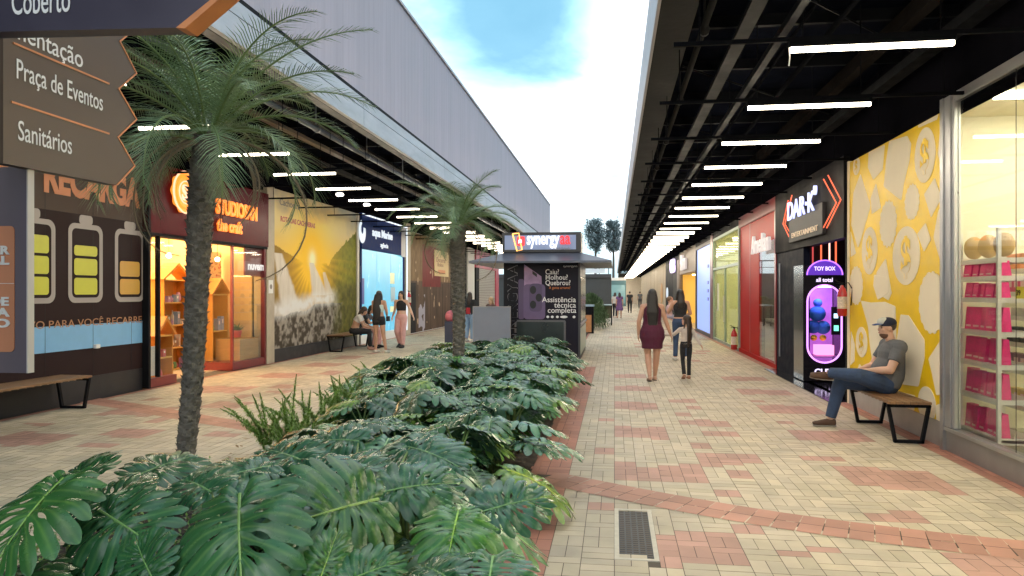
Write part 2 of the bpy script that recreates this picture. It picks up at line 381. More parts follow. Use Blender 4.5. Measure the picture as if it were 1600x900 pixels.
# planting bed soil
def beds():
    rs = np.random.RandomState(5)
    for k, (x0, x1, y0, y1) in enumerate(((-3.42, -.74, 1.2, 15.6), (-3.0, -1.0, 24, 44))):
        nx, ny = 30, 140; mb = MB()
        for j in range(ny):
            for i in range(nx):
                u = i / (nx - 1); v = j / (ny - 1); mb.v.append((lerp(x0, x1, u), lerp(y0, y1, v), .02 + .10 * math.sin(PI * u) + rs.rand() * .03))
        for j in range(ny - 1):
            for i in range(nx - 1): a = j * nx + i; mb.f.append((a, a + 1, a + nx + 1, a + nx)); mb.m.append(0)
        tag(mb.build('planting_soil', mat('dark_soil', (.035, .025, .018), .95, var=.5, vscale=14, bump=.6, bscale=60)), kind='structure')
        kb = MB()
        for a, b, c, d in ((x0 - .06, x0, y0 - .06, y1 + .06), (x1, x1 + .06, y0 - .06, y1 + .06), (x0, x1, y0 - .06, y0), (x0, x1, y1, y1 + .06)): kb.box(a, b, c, d, -.02, .006)
        tag(kb.build('bed_kerb', mat('kerb_brick', (.32, .15, .11), .8, var=.2)), kind='structure')
beds()

# drain grate
def grate():
    t = thing('drain_grate', 'black slotted drain grate in a pale concrete frame set in the paving', 'drain grate', (.14, 5.0, 0))
    x0, x1, y0, y1 = .0, .27, 4.5, 5.55
    fr = MB(); w = .03
    for a, b, c, d in ((x0, x0 + w, y0, y1), (x1 - w, x1, y0, y1), (x0 + w, x1 - w, y0, y0 + w), (x0 + w, x1 - w, y1 - w, y1)): fr.box(a, b, c, d, -.01, .003)
    fr.build('frame', mat('pale_concrete', (.5, .47, .4), .8, var=.15, vscale=20), t)
    gm = MB(); n = 24
    for i in range(n + 1):
        y = y0 + w + (y1 - y0 - 2 * w) * i / n; gm.box(x0 + w, x1 - w, y - .008, y + .008, -.02, -.002)
    for i in range(6):
        x = x0 + w + (x1 - x0 - 2 * w) * i / 5; gm.box(x - .005, x + .005, y0 + w, y1 - w, -.0202, -.0015)
    gm.build('grating', mat('cast_iron', (.035, .037, .045), .5, .5, var=.2), t)
    MB().box(x0 + w, x1 - w, y0 + w, y1 - w, -.03, -.025).build('pit', mat('pit_dark', (.01, .01, .01), .9), t)
grate()

# ================================================================== ARCADE BUILDINGS
DECK = mat('dark_roof_deck', (.004, .005, .009), .8, var=.3, vscale=2, spec=.0)
STEEL = mat('dark_steel', (.004, .0045, .006), .7, var=.25, vscale=5, spec=.02)
GREYST = mat('grey_galvanised', (.012, .012, .013), .8, spec=.1, var=.2, vscale=3)
BEIGEST = mat('beige_primer_steel', (.05, .034, .02), .6, var=.2, vscale=3)
def right_building():
    t = thing('arcade_building', 'long low shop row on the right with dark canopy roof over the walkway', 'building', (XR, 40, 0))
    y0, y1 = -6, 100
    MB().box(.40, 9.6, y0, y1, 4.52, 4.66).build('canopy_deck', DECK, t)
    MB().box(.38, .72, y0, y1, 4.10, 4.52).build('edge_beam', mat('dark_concrete_beam', (.014, .014, .015), .8, var=.45, vscale=1.6, bump=.3, bscale=9, detail=6, spec=.1), t)
    MB().box(.365, .395, y0, y1, 4.09, 4.72).build('edge_flashing', mat('dull_metal', (.3, .3, .32), .4, .6, var=.1), t)
    pm = MB(); pm.tube([(.86, y0, 4.18), (.86, y1, 4.18)], .035, 10)
    for i in range(40):
        y = y0 + 2.65 * i; pm.tube([(.86, y, 4.14), (.86, y + .07, 4.14)], .05, 10); pm.box(.85, .87, y, y + .02, 4.2, 4.52)
    pm.build('drain_pipe', GREYST, t, smooth=True)
    MB().box(1.30, 1.36, y0, y1, 3.66, 3.72).build('lamp_rail', STEEL, t)
    sp = MB(); MB().box(1.22, 1.36, y0, y1, 4.22, 4.27).build('cable_tray', GREYST, t)
    MB().box(2.75, 2.87, y0, y1, 4.18, 4.34).build('roof_beam', mat('grey_beam', (.009, .008, .008), .8, var=.2, spec=.0), t)
    MB().box(3.05, 3.2, y0, y1, 4.0, 4.1).build('service_duct', STEEL, t)
    jm = MB()
    for i in range(71):
        y = y0 + .4 + 1.5 * i; jm.box(.72, 9.4, y, y + .06, 4.38, 4.5)
    jm.build('roof_joist', STEEL, t)
    dm = MB(); rs = random.Random(4)
    for i in range(34):
        y = y0 + 3 * i; dm.tube([(.8, y, 4.32), (3.3, y + 2.8, 4.32)], .012, 5)
    dm.build('wind_brace', STEEL, t)
    pp = MB(); pp.tube([(2.2, y0, 4.3), (2.2, y1, 4.3)], .03, 8); pp.tube([(1.9, y0, 4.36), (1.9, y1, 4.36)], .018, 6); pp.build('conduit', STEEL, t, smooth=True)
    MB().box(9.4, 9.6, y0, y1, 0, 4.52).build('rear_wall', mat('grey_render', (.3, .29, .28), .8, var=.1), t)
    MB().box(XR + .03, XR + .2, y0, y1, 3.475, 4.5).build('bulkhead', mat('black_bulkhead', (.004, .004, .006), .9, var=.2, spec=.0), t)
right_building()
def left_building():
    t = thing('arcade_building', 'tall shop building on the left clad in pale lilac corrugated sheet above a white fascia', 'building', (XL, 20, 0))
    y0, y1 = -6, 49; X = -4.25
    # corrugated cladding
    cm = MB(); ys = []; y = y0; prof = []
    while y < y1:
        for dy, dx in ((0, 0), (.13, 0), (.16, .002), (.22, .002)): prof.append((y + dy, dx))
        y += .25
    for (yy, dx) in prof: cm.v += [(X + dx, yy, 4.98), (X + dx, yy, 7.38)]
    for i in range(len(prof) - 1): cm.f.append((2 * i, 2 * i + 2, 2 * i + 3, 2 * i + 1)); cm.m.append(0)
    m = mat('lilac_cladding', (.38, .33, .375), .6, .0, var=.18, vscale=1.0, stretch=(1, 1.6, .22), detail=5)
    cm.build('cladding', m, t)
    MB().box(X - .25, X + .04, y0, y1, 7.38, 7.44).build('parapet_cap', mat('pale_cap', (.45, .42, .45), .5), t)
    MB().box(X - 5, X - .02, y0, y1, 4.95, 7.38).build('upper_wall', mat('upper_wall_dark', (.2, .18, .19), .8, var=.1), t)
    MB().box(X - .02, X + .01, y0, y1, 4.9, 4.98).build('black_strip', BLK, t)  # solid black line between cladding and fascia
    fa = MB(); gl = []
    y = y0
    fm = mat('white_fascia_panel', (.40, .41, .44), .5, .1, var=.28, vscale=1.3, stretch=(1, .6, 2.5), detail=6)
    while y < y1:
        fa.box(X - .02, X + .05, y + .006, min(y + 5.99, y1), 4.42, 4.715); fa.box(X - .02, X + .04, y + .006, min(y + 5.99, y1), 4.735, 4.9); y += 6
    fa.build('fascia', fm, t)
    MB().box(X - .04, X - .02, y0, y1, 4.42, 4.9).build('fascia_backing', BLK, t)
    MB().box(X - .22, X - .04, y0, y1, 4.44, 4.95).build('edge_beam', mat('steel_edge_beam', (.012, .012, .014), .6, var=.3), t)
    MB().box(XL - 4.5, X - .1, y0, y1, 4.86, 4.95).build('canopy_deck', DECK, t)
    pm = MB(); pm.tube([(-4.85, y0, 4.3), (-4.85, y1, 4.3)], .045, 10)
    for i in range(22): pm.tube([(-4.85, y0 + 2.5 * i, 4.3), (-4.85, y0 + 2.5 * i + .1, 4.3)], .06, 10); pm.box(-4.86, -4.84, y0 + 2.5 * i, y0 + 2.5 * i + .02, 4.3, 4.86)
    pm.build('drain_pipe', mat('blue_grey_pipe', (.10, .115, .14), .4, .4, var=.15), t, smooth=True)
    MB().box(-5.9, -5.76, y0, y1, 4.5, 4.56).build('roof_beam', BEIGEST, t)
    MB().box(-6.7, -6.58, y0, y1, 4.5, 4.6).build('roof_beam', GREYST, t)
    MB().box(-5.3, -5.2, y0, y1, 4.6, 4.66).build('cable_tray', GREYST, t)
    jm = MB()
    for i in range(30): jm.box(XL - 1, X - .22, y0 + 1.9 * i, y0 + 1.9 * i + .08, 4.68, 4.84)
    jm.build('roof_joist', STEEL, t)
    dm = MB()
    for i in range(12): dm.tube([(-4.6, y0 + 4.5 * i, 4.62), (XL, y0 + 4.5 * i + 4, 4.62)], .016, 5)
    dm.build('wind_brace', STEEL, t)
    MB().box(XL - .2, XL - .03, y0, y1, 3.9, 4.86).build('bulkhead', mat('black_bulkhead', (.006, .006, .008), .8, var=.2), t)
    MB().box(XL - 4.6, XL - 4.4, y0, y1, 0, 4.86).build('rear_wall', mat('grey_render', (.3, .29, .28), .8, var=.1), t)
left_building()

# ceiling lamps: every strip a lamp with its own rod
def lamps():
    def proto(xa, xb, z, rx0, rx1, lab, grp):
        t = thing('ceiling_lamp', lab, 'ceiling lamp', (0, 0, 0), grp)
        hm = MB(); hm.box(xa, xb, -.028, .028, z + .006, z + .05); hm.build('housing', STEEL, t)
        MB().box(xa + .01, xb - .01, -.02, .02, z - .028, z + .005).build('diffuser', LED, t)
        r = MB().box(rx0, rx1, -.015, .015, z + .052, z + .085)
        for x in (rx0 + .2, xa + .1, xb - .1, rx1 - .2): r.tube([(x, 0, z + .08), (x, 0, z + .98)], .006, 5)
        r.build('support_rod', STEEL, t)
        return t
    Z = H + 1.87
    p = proto(1.33, 2.52, Z, .46, XR, 'bright white strip lamp nearest the camera under the right canopy', 'strip lamps under the right canopy')
    y = 5.9; i = 0; dimmed = {}
    places = ['second', 'third', 'fourth', 'fifth', 'sixth', 'seventh', 'eighth', 'ninth', 'tenth']
    while y < 99:
        if i == 0: p.location = (0, y, 0)
        else:
            lab = ('white strip lamp, %s from the camera under the right canopy' % places[i - 1]) if i <= 9 else 'small distant white strip lamp far down the right canopy past the tenth'
            q = copy_thing(p, (0, y, 0), 0, lab)
            if i > 9:
                q['group'] = 'far strip lamps under the right canopy'; k_ = 3 if i > 13 else 2
                if k_ not in dimmed: dimmed[k_] = p.children[1].data.copy(); dimmed[k_].materials[0] = LED2 if k_ == 2 else LED3
                q.children[1].data = dimmed[k_]
        y += 1.806; i += 1
    q = copy_thing(p, (0, 5.9 - 1.806, 0), 0, 'strip lamp above the frame over the shop window'); q2 = copy_thing(p, (0, 5.9 - 3.612, 0), 0, 'strip lamp above the frame over the shop window')
    for o in (q, q2): o['group'] = 'strip lamps overhead out of view'
    cb = MB().tube([(1.33, 5.9, 3.5), (1.335, 5.9, 3.42), (1.33, 5.905, 3.36)], .005, 5).build('loose_cable', WHITE); tag(cb, 'short loose cable end hanging from the nearest strip lamp', 'cable')
    Z = H + 2.02
    p = proto(-5.80, -4.68, Z, XL, -4.35, 'white strip lamp seen through the near palm fronds, left canopy', 'strip lamps under the left canopy')
    ys = []
    y = 1150 * 2.02 / (456 - 195) * .99 + 0; base = 1150 * 2.02 / 185 * CA + (-.53) * SA
    # lamp seen at (476,271) fixes the spacing
    y = 11.95 - 3 * 1.806; i = 0
    while y < 48:
        if i == 0: p.location = (0, y, 0)
        else:
            nm = {1: 'white strip lamp hidden partly behind the crown of the near palm, left canopy', 2: 'white strip lamp just right of the near palm trunk under the left canopy', 3: 'white strip lamp above the red shop sign edge, left canopy', 4: 'white strip lamp above the waterfall poster, left canopy', 5: 'white strip lamp above the far edge of the waterfall poster', 6: 'white strip lamp just before the second palm, left canopy'}
            q = copy_thing(p, (0, y, 0), 0, nm.get(i, 'small white strip lamp behind the second palm under the left canopy'))
            if i > 6: q['group'] = 'far strip lamps under the left canopy'
            if i > 8:
                if 9 not in dimmed: dimmed[9] = p.children[1].data.copy(); dimmed[9].materials[0] = LED2
                q.children[1].data = dimmed[9]
        y += 1.806; i += 1
    for k, (px, py, lab) in enumerate(((531, 304, 'round white spotlight above the waterfall poster, nearer one'), (573, 320, 'round white spotlight above the waterfall poster, farther one'))):
        z = 3.9; d = F * (z - H) / (HY - py); x, y = cw((px - 800) / F * d, d)
        t = thing('spotlight', lab, 'spotlight', (x, y, z), 'round spotlights')
        MB().tube([(x, y, z + .02), (x, y, z + .2)], .07, 12).build('housing', BLK, t, smooth=True)
        MB().ell((x, y, z), .09, .09, .05).build('bulb', emis('spot_bulb', (1, .95, .85), 30), t, smooth=True)
lamps()
# ================================================================== SHOPS
def room(t, side, y0, y1, dep, z1, wallm, floorm, ceilm, lamp=None, lamp_n=2, lcol=(1, .85, .6), x_in=.06):
    """open-fronted box behind the shop line; side -1 = left, +1 = right"""
    xf = (XL if side < 0 else XR) + side * x_in; xb = xf + side * dep; a, b = min(xf, xb), max(xf, xb)
    w = MB(); w.box(xb - .03, xb + .03, y0, y1, 0, z1); w.box(a, b, y0 - .05, y0, 0, z1); w.box(a, b, y1, y1 + .05, 0, z1); w.build('interior_wall', wallm, t)
    MB().box(a, b, y0, y1, -.02, .012).build('shop_floor', floorm, t)
    MB().box(a, b, y0, y1, z1, z1 + .05).build('shop_ceiling', ceilm, t)
    if lamp:
        for i in range(lamp_n):
            y = lerp(y0, y1, (i + .5) / lamp_n); xc = (xf + xb) / 2
            MB().box(min(xf + side * .35, xb - side * .3), max(xf + side * .35, xb - side * .3), y - .04, y + .04, z1 - .06, z1 - .02).build('ceiling_light', emis('shop_light_%d' % round(lamp * 10 + lcol[2] * 100 + lcol[0] * 1000), lcol, lamp), t)

def frame_rect(fr, u0, u1, v0, v1, w, d0, d1):
    mb = MB()
    for a, b, c, d in ((u0, u0 + w, v0, v1), (u1 - w, u1, v0, v1), (u0 + w, u1 - w, v0, v0 + w), (u0 + w, u1 - w, v1 - w, v1)): mb.obox(fr, a, b, c, d, d0, d1)
    return mb

# ---------- left 1: brown hoarding with batteries
def hoarding():
    y1 = LW(222, 450)[0]; y0 = 2.0
    t = thing('hoarding', 'dark brown hoarding wall printed with battery symbols and a light blue stripe', 'hoarding', (XL, (y0 + y1) / 2, 0))
    dark = mat('hoarding_dark_brown', (.026, .014, .014), .6, spec=.1, var=.12, vscale=1.5); mid = mat('hoarding_mid_brown', (.06, .038, .028), .6, spec=.2, var=.1)
    MB().obox(FL, y0, y1, .02, 4.0, -.05, 0).build('panel', dark, t)
    yb, zt = LW(0, 330); _, z2 = LW(222, 345); zs = LW(120, 334)[1]
    MB().obox(FL, y0, y1, zs, 4.0, 0, .004).build('upper_band', mid, t)
    z0 = LW(100, 569)[1]; z1 = LW(100, 529)[1]
    MB().obox(FL, y0, y1, .93 - .15, .78 + .36, 0, .004).build('blue_stripe', mat('light_blue_print', (.20, .43, .68), .45, var=.06), t)
    MB().obox(FL, y0, y1, .0, .36, 0, .004).build('skirting', mat('skirting_black', (.013, .013, .016), .5, var=.2), t)
    org = mat('orange_lettering', (.52, .17, .05), .5)
    ya = LW(56, 290)[0]
    text('RECARGA', FL, ya + .12, 3.02, .62, org, 'lettering', t, width=y1 - ya - .2, depth=.004, bold=.03, off=.006)
    text('ÁREA', FL, ya - 1.75, 3.02, .62, org, 'lettering', t, width=1.6, depth=.004, bold=.03, off=.006)
    ys = LW(43, 500)[0]; zz = LW(130, 503)[1]
    text('VO PARA VOCÊ RECARRE', FL, ys, zz - .06, .15, mat('bronze_lettering', (.40, .20, .10), .5), 'lettering', t, width=y1 - ys - .02, depth=.003, off=.006)
    grey = mat('battery_grey', (.34, .30, .28), .5)
    def batt(px0, px1, n, cols, short=False):
        u0 = LW(px0, 450)[0]; u1 = LW(px1, 450)[0]; v0 = 1.46; v1 = 2.62; w = (u1 - u0)
        bm_ = MB()
        outer = rrect(u0, u1, v0, v1, .13); inner = rrect(u0 + .075, u1 - .075, v0 + .075, v1 - .075, .08)
        O, R, U, Nn = FL; n_ = len(outer); vv = [O + R * a + U * b + Nn * .006 for a, b in outer] + [O + R * a + U * b + Nn * .006 for a, b in inner]
        bm_.add(vv, [(i, (i + 1) % n_, n_ + (i + 1) % n_, n_ + i) for i in range(n_)])
        bm_.poly(FL, rrect((u0 + u1) / 2 - .14, (u0 + u1) / 2 + .14, v1 - .005, v1 + .13, .05), .003, .0065)
        bm_.build('battery_outline', grey, t)
        hc = .245
        for i in range(n):
            h_ = hc if not (short and i == n - 1) else .15
            MB().poly(FL, rrect(u0 + .12, u1 - .12, v0 + .12 + i * (hc + .04), v0 + .12 + i * (hc + .04) + h_, .045), .003, .0062).build('battery_cell', cols, t)
    yel = mat('battery_yellow_green', (.56, .55, .05), .45, var=.05); orc = mat('battery_orange', (.60, .34, .06), .45, var=.05)
    batt(10, 86, 3, yel); batt(106, 160, 3, yel, True); batt(179, 225, 2, orc)
    u, v = LW(149, 541); MB().obox(FL, u - .05, u + .05, v - .03, v + .03, .0, .05).build('socket_box', WHITE, t, bevel=.01)
    um = MB()
    for px in (70, 145, 205): u = LW(px, 400)[0]; um.obox(FL, u - .003, u + .003, .36, 4, .0045, .0055)
    um.build('panel_joint', mat('joint_dark', (.01, .01, .01), .8), t)
hoarding()

# ---------- left 2: red gift shop
def red_shop():
    ya = LW(222, 450)[0] + .01; yb = LW(413, 450)[0]; t = thing('gift_shop', 'dark red gift shop with orange neon sign and warm yellow lit window', 'shop front', (XL, (ya + yb) / 2, 0))
    wine = mat('wine_gloss_panel', (.095, .002, .006), .3, spec=.03, var=.1, vscale=2, bump=.12, bscale=3)
    base = mat('wine_base', (.16, .02, .025), .35, var=.15)
    room(t, -1, ya, yb, 3.6, 2.95, mat('warm_cream_wall', (.72, .50, .26), .6), mat('pale_tile_floor', (.55, .45, .32), .35), mat('cream_ceiling', (.7, .6, .45), .7), 80, 5, (1, .68, .33), x_in=.3)
    zb = LW(300, 372)[1]; zt = 4.0
    MB().obox(FL, ya, yb, 2.62, 3.80, -.2, .10).build('sign_fascia', wine, t)
    MB().obox(FL, ya, yb, 2.57, 2.62, -.2, .08).build('lintel', BLK, t)
    MB().obox(FL, ya - .0, ya + .06, .02, 3.85, -.15, .11).build('edge_post', BLK, t)
    neon = emis('orange_neon', (1, .22, .015), 1.6); pink = emis('pale_neon_rim', (1, .55, .35), 1.3)
    fr = basis((XL + .10, 0, 0), (0, 1, 0), (0, 0, 1))
    uc, vc = WX(XL + .1, 285, 301)
    MB().poly(fr, [(uc + (.36 + .02 * math.cos(10 * a)) * math.cos(a), vc + (.36 + .02 * math.cos(10 * a)) * math.sin(a)) for a in [2 * PI * i / 80 for i in range(80)]], .01, .05).build('round_logo', mat('logo_amber', (.75, .28, .03), .4, emit=(1, .35, .03), estr=.7), t)
    for r, m_ in ((.37, pink), (.29, neon), (.20, pink)):
        MB().tube([fr[0] + fr[1] * (uc + r * math.cos(a)) + fr[2] * (vc + r * math.sin(a)) + fr[3] * .07 for a in [2 * PI * i / 40 for i in range(41)]], .012 if r < .35 else .017, 6).build('neon_ring', m_, t, smooth=True)
    text('S', fr, uc - .11, vc - .13, .38, pink, 'lettering', t, depth=.02, bold=.01, off=.05)
    u0 = WX(XL + .1, 335, 301)[0]; u1 = WX(XL + .1, 399, 301)[0]
    text('STUDIOSAN', fr, u0, 3.15, .40, neon, 'lettering', t, width=u1 - u0, depth=.03, bold=.012, off=.02)
    u0 = WX(XL + .1, 337, 330)[0]; u1 = WX(XL + .1, 376, 330)[0]
    text('the craft', fr, u0, 2.82, .32, neon, 'lettering', t, width=u1 - u0, depth=.03, bold=.012, off=.02)
    # window 1 (left) on base, entrance, corner display window on the right
    yw1 = LW(272, 450)[0]; yc = LW(363, 450)[0]
    MB().obox(FL, ya + .06, yw1, .012, .16, -.08, .05).build('window_base', base, t)
    g_ = MB().obox(FL, ya + .06, yw1, .16, 2.57, -.03, -.018); g_.build('window_pane', GLASS, t)
    MB().obox(FL, LW(248, 450)[0] - .03, LW(248, 450)[0] + .02, .16, 2.57, -.05, .02).build('mullion', BLK, t)
    # corner display box
    xk, yk = XL - .85, yc - .0
    bm_ = MB(); bm_.box(xk, XL + .03, yc - .04, yb - .02, .012, .17); bm_.build('display_base', base, t)
    MB().box(xk, XL, yc - .012, yc, .17, 2.57).build('window_pane', GLASS, t)
    MB().obox(FL, yc + .02, yb - .06, .17, 2.57, -.012, 0).build('window_pane', GLASS, t)
    MB().box(XL - .03, XL + .02, yc - .03, yc + .02, .17, 2.57).build('window_post', base, t); MB().box(xk - .05, xk, yc - .05, yc + .0, .012, 2.57).build('window_post', base, t); MB().obox(FL, yb - .07, yb, .012, 2.57, -.05, .04).build('window_post', base, t)
    MB().box(xk - .1, xk - .051, yc - .09, yc - .03, .012, 2.57).build('door_jamb', WHITE, t)
    text('nuvem', basis((XL + .012, 0, 0), (0, 1, 0), (0, 0, 1)), LW(386, 400)[0], 2.1, .24, emis('white_window_letters', (1, .95, .9), .7), 'lettering', t, width=LW(411, 400)[0] - LW(386, 400)[0], depth=.004, bold=.008)
    MB().obox(FL, LW(384, 400)[0], yb - .07, 1.95, 2.57, -.05, -.014).build('window_film', mat('wine_film', (.2, .02, .02), .3), t)
    # contents, each one a thing
    ow = mat('orange_ply', (.62, .26, .04), .5, var=.15, vscale=5, stretch=(1, 1, .3))
    yp = mat('yellow_ply', (.72, .42, .10), .5, var=.1)
    rs = random.Random(5)
    goods_cols = [(.75, .65, .5), (.6, .12, .12), (.25, .35, .5), (.8, .78, .7), (.35, .2, .1), (.15, .3, .12), (.75, .5, .1), (.5, .3, .5)]
    gm = [mat('goods_%d' % i, c, .5) for i, c in enumerate(goods_cols)]
    def house_shelf(x, y, w, h, lab, n, peak=.35, dep=.35, items=True, ry=0):
        s = thing('house_shelf', lab, 'display shelf', (x, y, .02))
        fr = basis((x, y - w / 2, .02), (0, 1, 0), (0, 0, 1)); b = MB()
        b.obox(fr, 0, .03, 0, h, -dep, 0); b.obox(fr, w - .03, w, 0, h, -dep, 0); b.obox(fr, .03, w - .03, 0, h, -dep, -dep + .02); b.build('frame', ow, s)
        sh = MB()
        for i in range(n + 1): z = i * h / n; sh.obox(fr, .03, w - .03, max(0, z - .025), z + .0 if z else .025, -dep + .02, -.002)
        sh.build('shelf_board', yp, s)
        r = MB(); r.poly(fr, [(-.08, h), (w / 2, h + peak), (w + .08, h), (w + .02, h), (w / 2, h + peak - .07), (-.02, h)], -dep, .04); r.build('roof', ow, s)
        if items:
            for i in range(n):
                z = .02 + i * h / n + (.025 if i == 0 else 0)
                u = .08
                k = 0
                while u < w - .14:
                    ww = rs.uniform(.07, .13); hh = rs.uniform(.10, min(.3, h / n - .06)); kind = rs.randrange(3)
                    p = Vector((x - rs.uniform(.08, .16), y - w / 2 + u + ww / 2, z)); m_ = rs.choice(gm)
                    mb = MB()
                    if kind == 0: mb.loft([(p, ww * .3, ww * .3), (p + Vector((0, 0, hh * .3)), ww * .5, ww * .5), (p + Vector((0, 0, hh * .7)), ww * .42, ww * .42), (p + Vector((0, 0, hh)), ww * .25, ww * .25)], n=12); nm, ct = 'ornament', 'ornament'
                    elif kind == 1: mb.box(p.x - .05, p.x + .05, p.y - ww * .45, p.y + ww * .45, z, z + hh); mb.box(p.x - .052, p.x + .052, p.y - ww * .2, p.y + ww * .2, z + hh * .5, z + hh * .8, 1); nm, ct = 'gift_box', 'box'
                    else: mb.loft([(p, ww * .35, ww * .35), (p + Vector((0, 0, hh * .6)), ww * .4, ww * .4), (p + Vector((0, 0, hh * .75)), ww * .15, ww * .15), (p + Vector((0, 0, hh)), ww * .15, ww * .15)], n=12); nm, ct = 'bottle', 'bottle'
                    o = mb.build(nm, [m_, WHITE], None, smooth=kind != 1)
                    tag(o, 'small %s on the %s' % (nm.replace('_', ' '), lab.split(' with')[0]), ct, 'goods on the ' + lab.split(' with')[0]); u += ww + rs.uniform(.015, .06)
    y = LW(246, 500)[0]
    house_shelf(XL - .45, WX(XL - .45, 258, 500)[0], .5, .80, 'low orange house shelf behind the left shop window', 2)
    house_shelf(XL - 1.15, WX(XL - 1.15, 277, 500)[0], .9, 1.85, 'tall orange house shelf beside the shop entrance', 4, dep=.3)
    house_shelf(XL - .6, (yc + yb) / 2 - .1, .62, 1.55, 'yellow house shelf inside the corner display window', 2)
    MB().box(XL - .7, XL - .1, yc + .1, yb - .1, .17, .52)
    o = MB().box(XL - .62, XL - .08, yc + .45, yb - .12, .172, .62).build('wooden_crate', mat('pale_crate_wood', (.42, .24, .1), .6, var=.2, stretch=(1, 1, 6), vscale=3)); tag(o, 'wooden crate on the floor of the corner display window', 'crate')
    pl = MB(); rs2 = random.Random(9); c = Vector((XL - .3, yc + .75, .64))
    for i in range(60):
        a = rs2.uniform(0, 6.28); e_ = rs2.uniform(.3, 1.3); L = rs2.uniform(.12, .22); d = Vector((math.cos(a) * math.cos(e_), math.sin(a) * math.cos(e_), math.sin(e_))); s_ = d.cross(Vector((0, 0, 1))).normalized() * .018; m_ = c + Vector((0, 0, .14)) + d * L * .6; e2 = c + Vector((0, 0, .14)) + d * L + Vector((0, 0, -.02))
        pl.add([c + Vector((0, 0, .14)), m_ + s_, e2, m_ - s_], [(0, 1, 2, 3)])
    pt = thing('potted_plant', 'small green potted plant on the wooden crate in the shop window', 'plant', tuple(c))
    pl.build('foliage', mat('small_leaf', (.07, .14, .04), .5), pt); MB().loft([(c, .07, .07), (c + Vector((0, 0, .15)), .1, .1)]).build('pot', gm[1], pt)
    # patterned paper back wall + poster, hanging lamps
    def flor(u, v):
        n_ = vnoise(u * 13, v * 34, 2); b = np.array((.85, .70, .42)) + np.zeros(u.shape + (3,)); k = (n_ > .52)[..., None]; k2 = (n_ < .22)[..., None]
        return np.where(k, np.array((.55, .42, .25)), np.where(k2, np.array((.55, .08, .1)), b))
    paint('patterned_panel', basis((XL - .9, ya + .05, .3), (0, 1, 0), (0, 0, 1)), .55, 2.2, 60, 120, flor, mat('printed_paper', rough=.6, attr=True), t)
    paint('patterned_panel', basis((XL - 1.0, yc + .15, .3), (0, 1, 0), (0, 0, 1)), yb - yc - .2, 2.2, 60, 120, flor, mat('printed_paper'), t)
    o = MB().obox(FL, ya + .12, ya + .62, .17, .68, -.16, -.14).build('framed_print', WHITE); tag(o, 'white framed print leaning inside the left shop window', 'picture')
    for i, (dy, nm) in enumerate(((.35, 'left'), (1.5, 'middle'), (3.2, 'right'))):
        p = Vector((XL - .5, ya + dy, 2.3)); s = thing('pendant_lamp', 'small glowing pendant lamp at the %s of the gift shop window' % nm, 'lamp', tuple(p)); MB().tube([p, p + Vector((0, 0, .5))], .006, 5).build('cord', BLK, s); MB().ell(p, .05, .05, .05).build('bulb', emis('warm_bulb', (1, .75, .4), 25), s, smooth=True)
    dk = MB(); dk.box(XL - 3.2, XL - 2.4, ya + 1.4, yb - .3, .012, 1.0); dk.box(XL - 3.2, XL - 2.3, ya + 1.3, yb - .2, 1.0, 1.05); tag(dk.build('shop_counter', ow), 'orange shop counter deep inside the gift shop', 'counter')
red_shop()

def column(X, y0, y1, z, lab, m=None, side=-1):
    a, b = (X - .25, X + .06) if side < 0 else (X - .06, X + .25)
    o = MB().box(a, b, y0, y1, 0, z).build('column', m or mat('cream_column', (.45, .38, .28), .6, var=.2, vscale=3)); return tag(o, lab, 'column')
c_a = LW(413, 450)[0]; c_b = LW(425, 450)[0]
column(XL, c_a + .01, c_b, 4.0, 'cream column between the red gift shop and waterfall poster')
def plate(X, y, z, w, h, lab, side=-1):
    fr = basis((X, y, z), (0, -side, 0), (0, 0, 1)); t = thing('notice_plate', lab, 'notice', (X, y, z)); MB().obox(fr, 0, w, 0, h, 0, .01).build('panel', WHITE, t)
    d = MB(); d.poly(fr, ring(w / 2, h * .5, w * .28, w * .28, 16), .01, .013); d.build('symbol', mat('grey_print', (.25, .22, .2), .6), t)
u, v = LW(416, 450); plate(XL + .06, c_a + .08, v - .12, .2, .3, 'small white notice plate on the cream column')

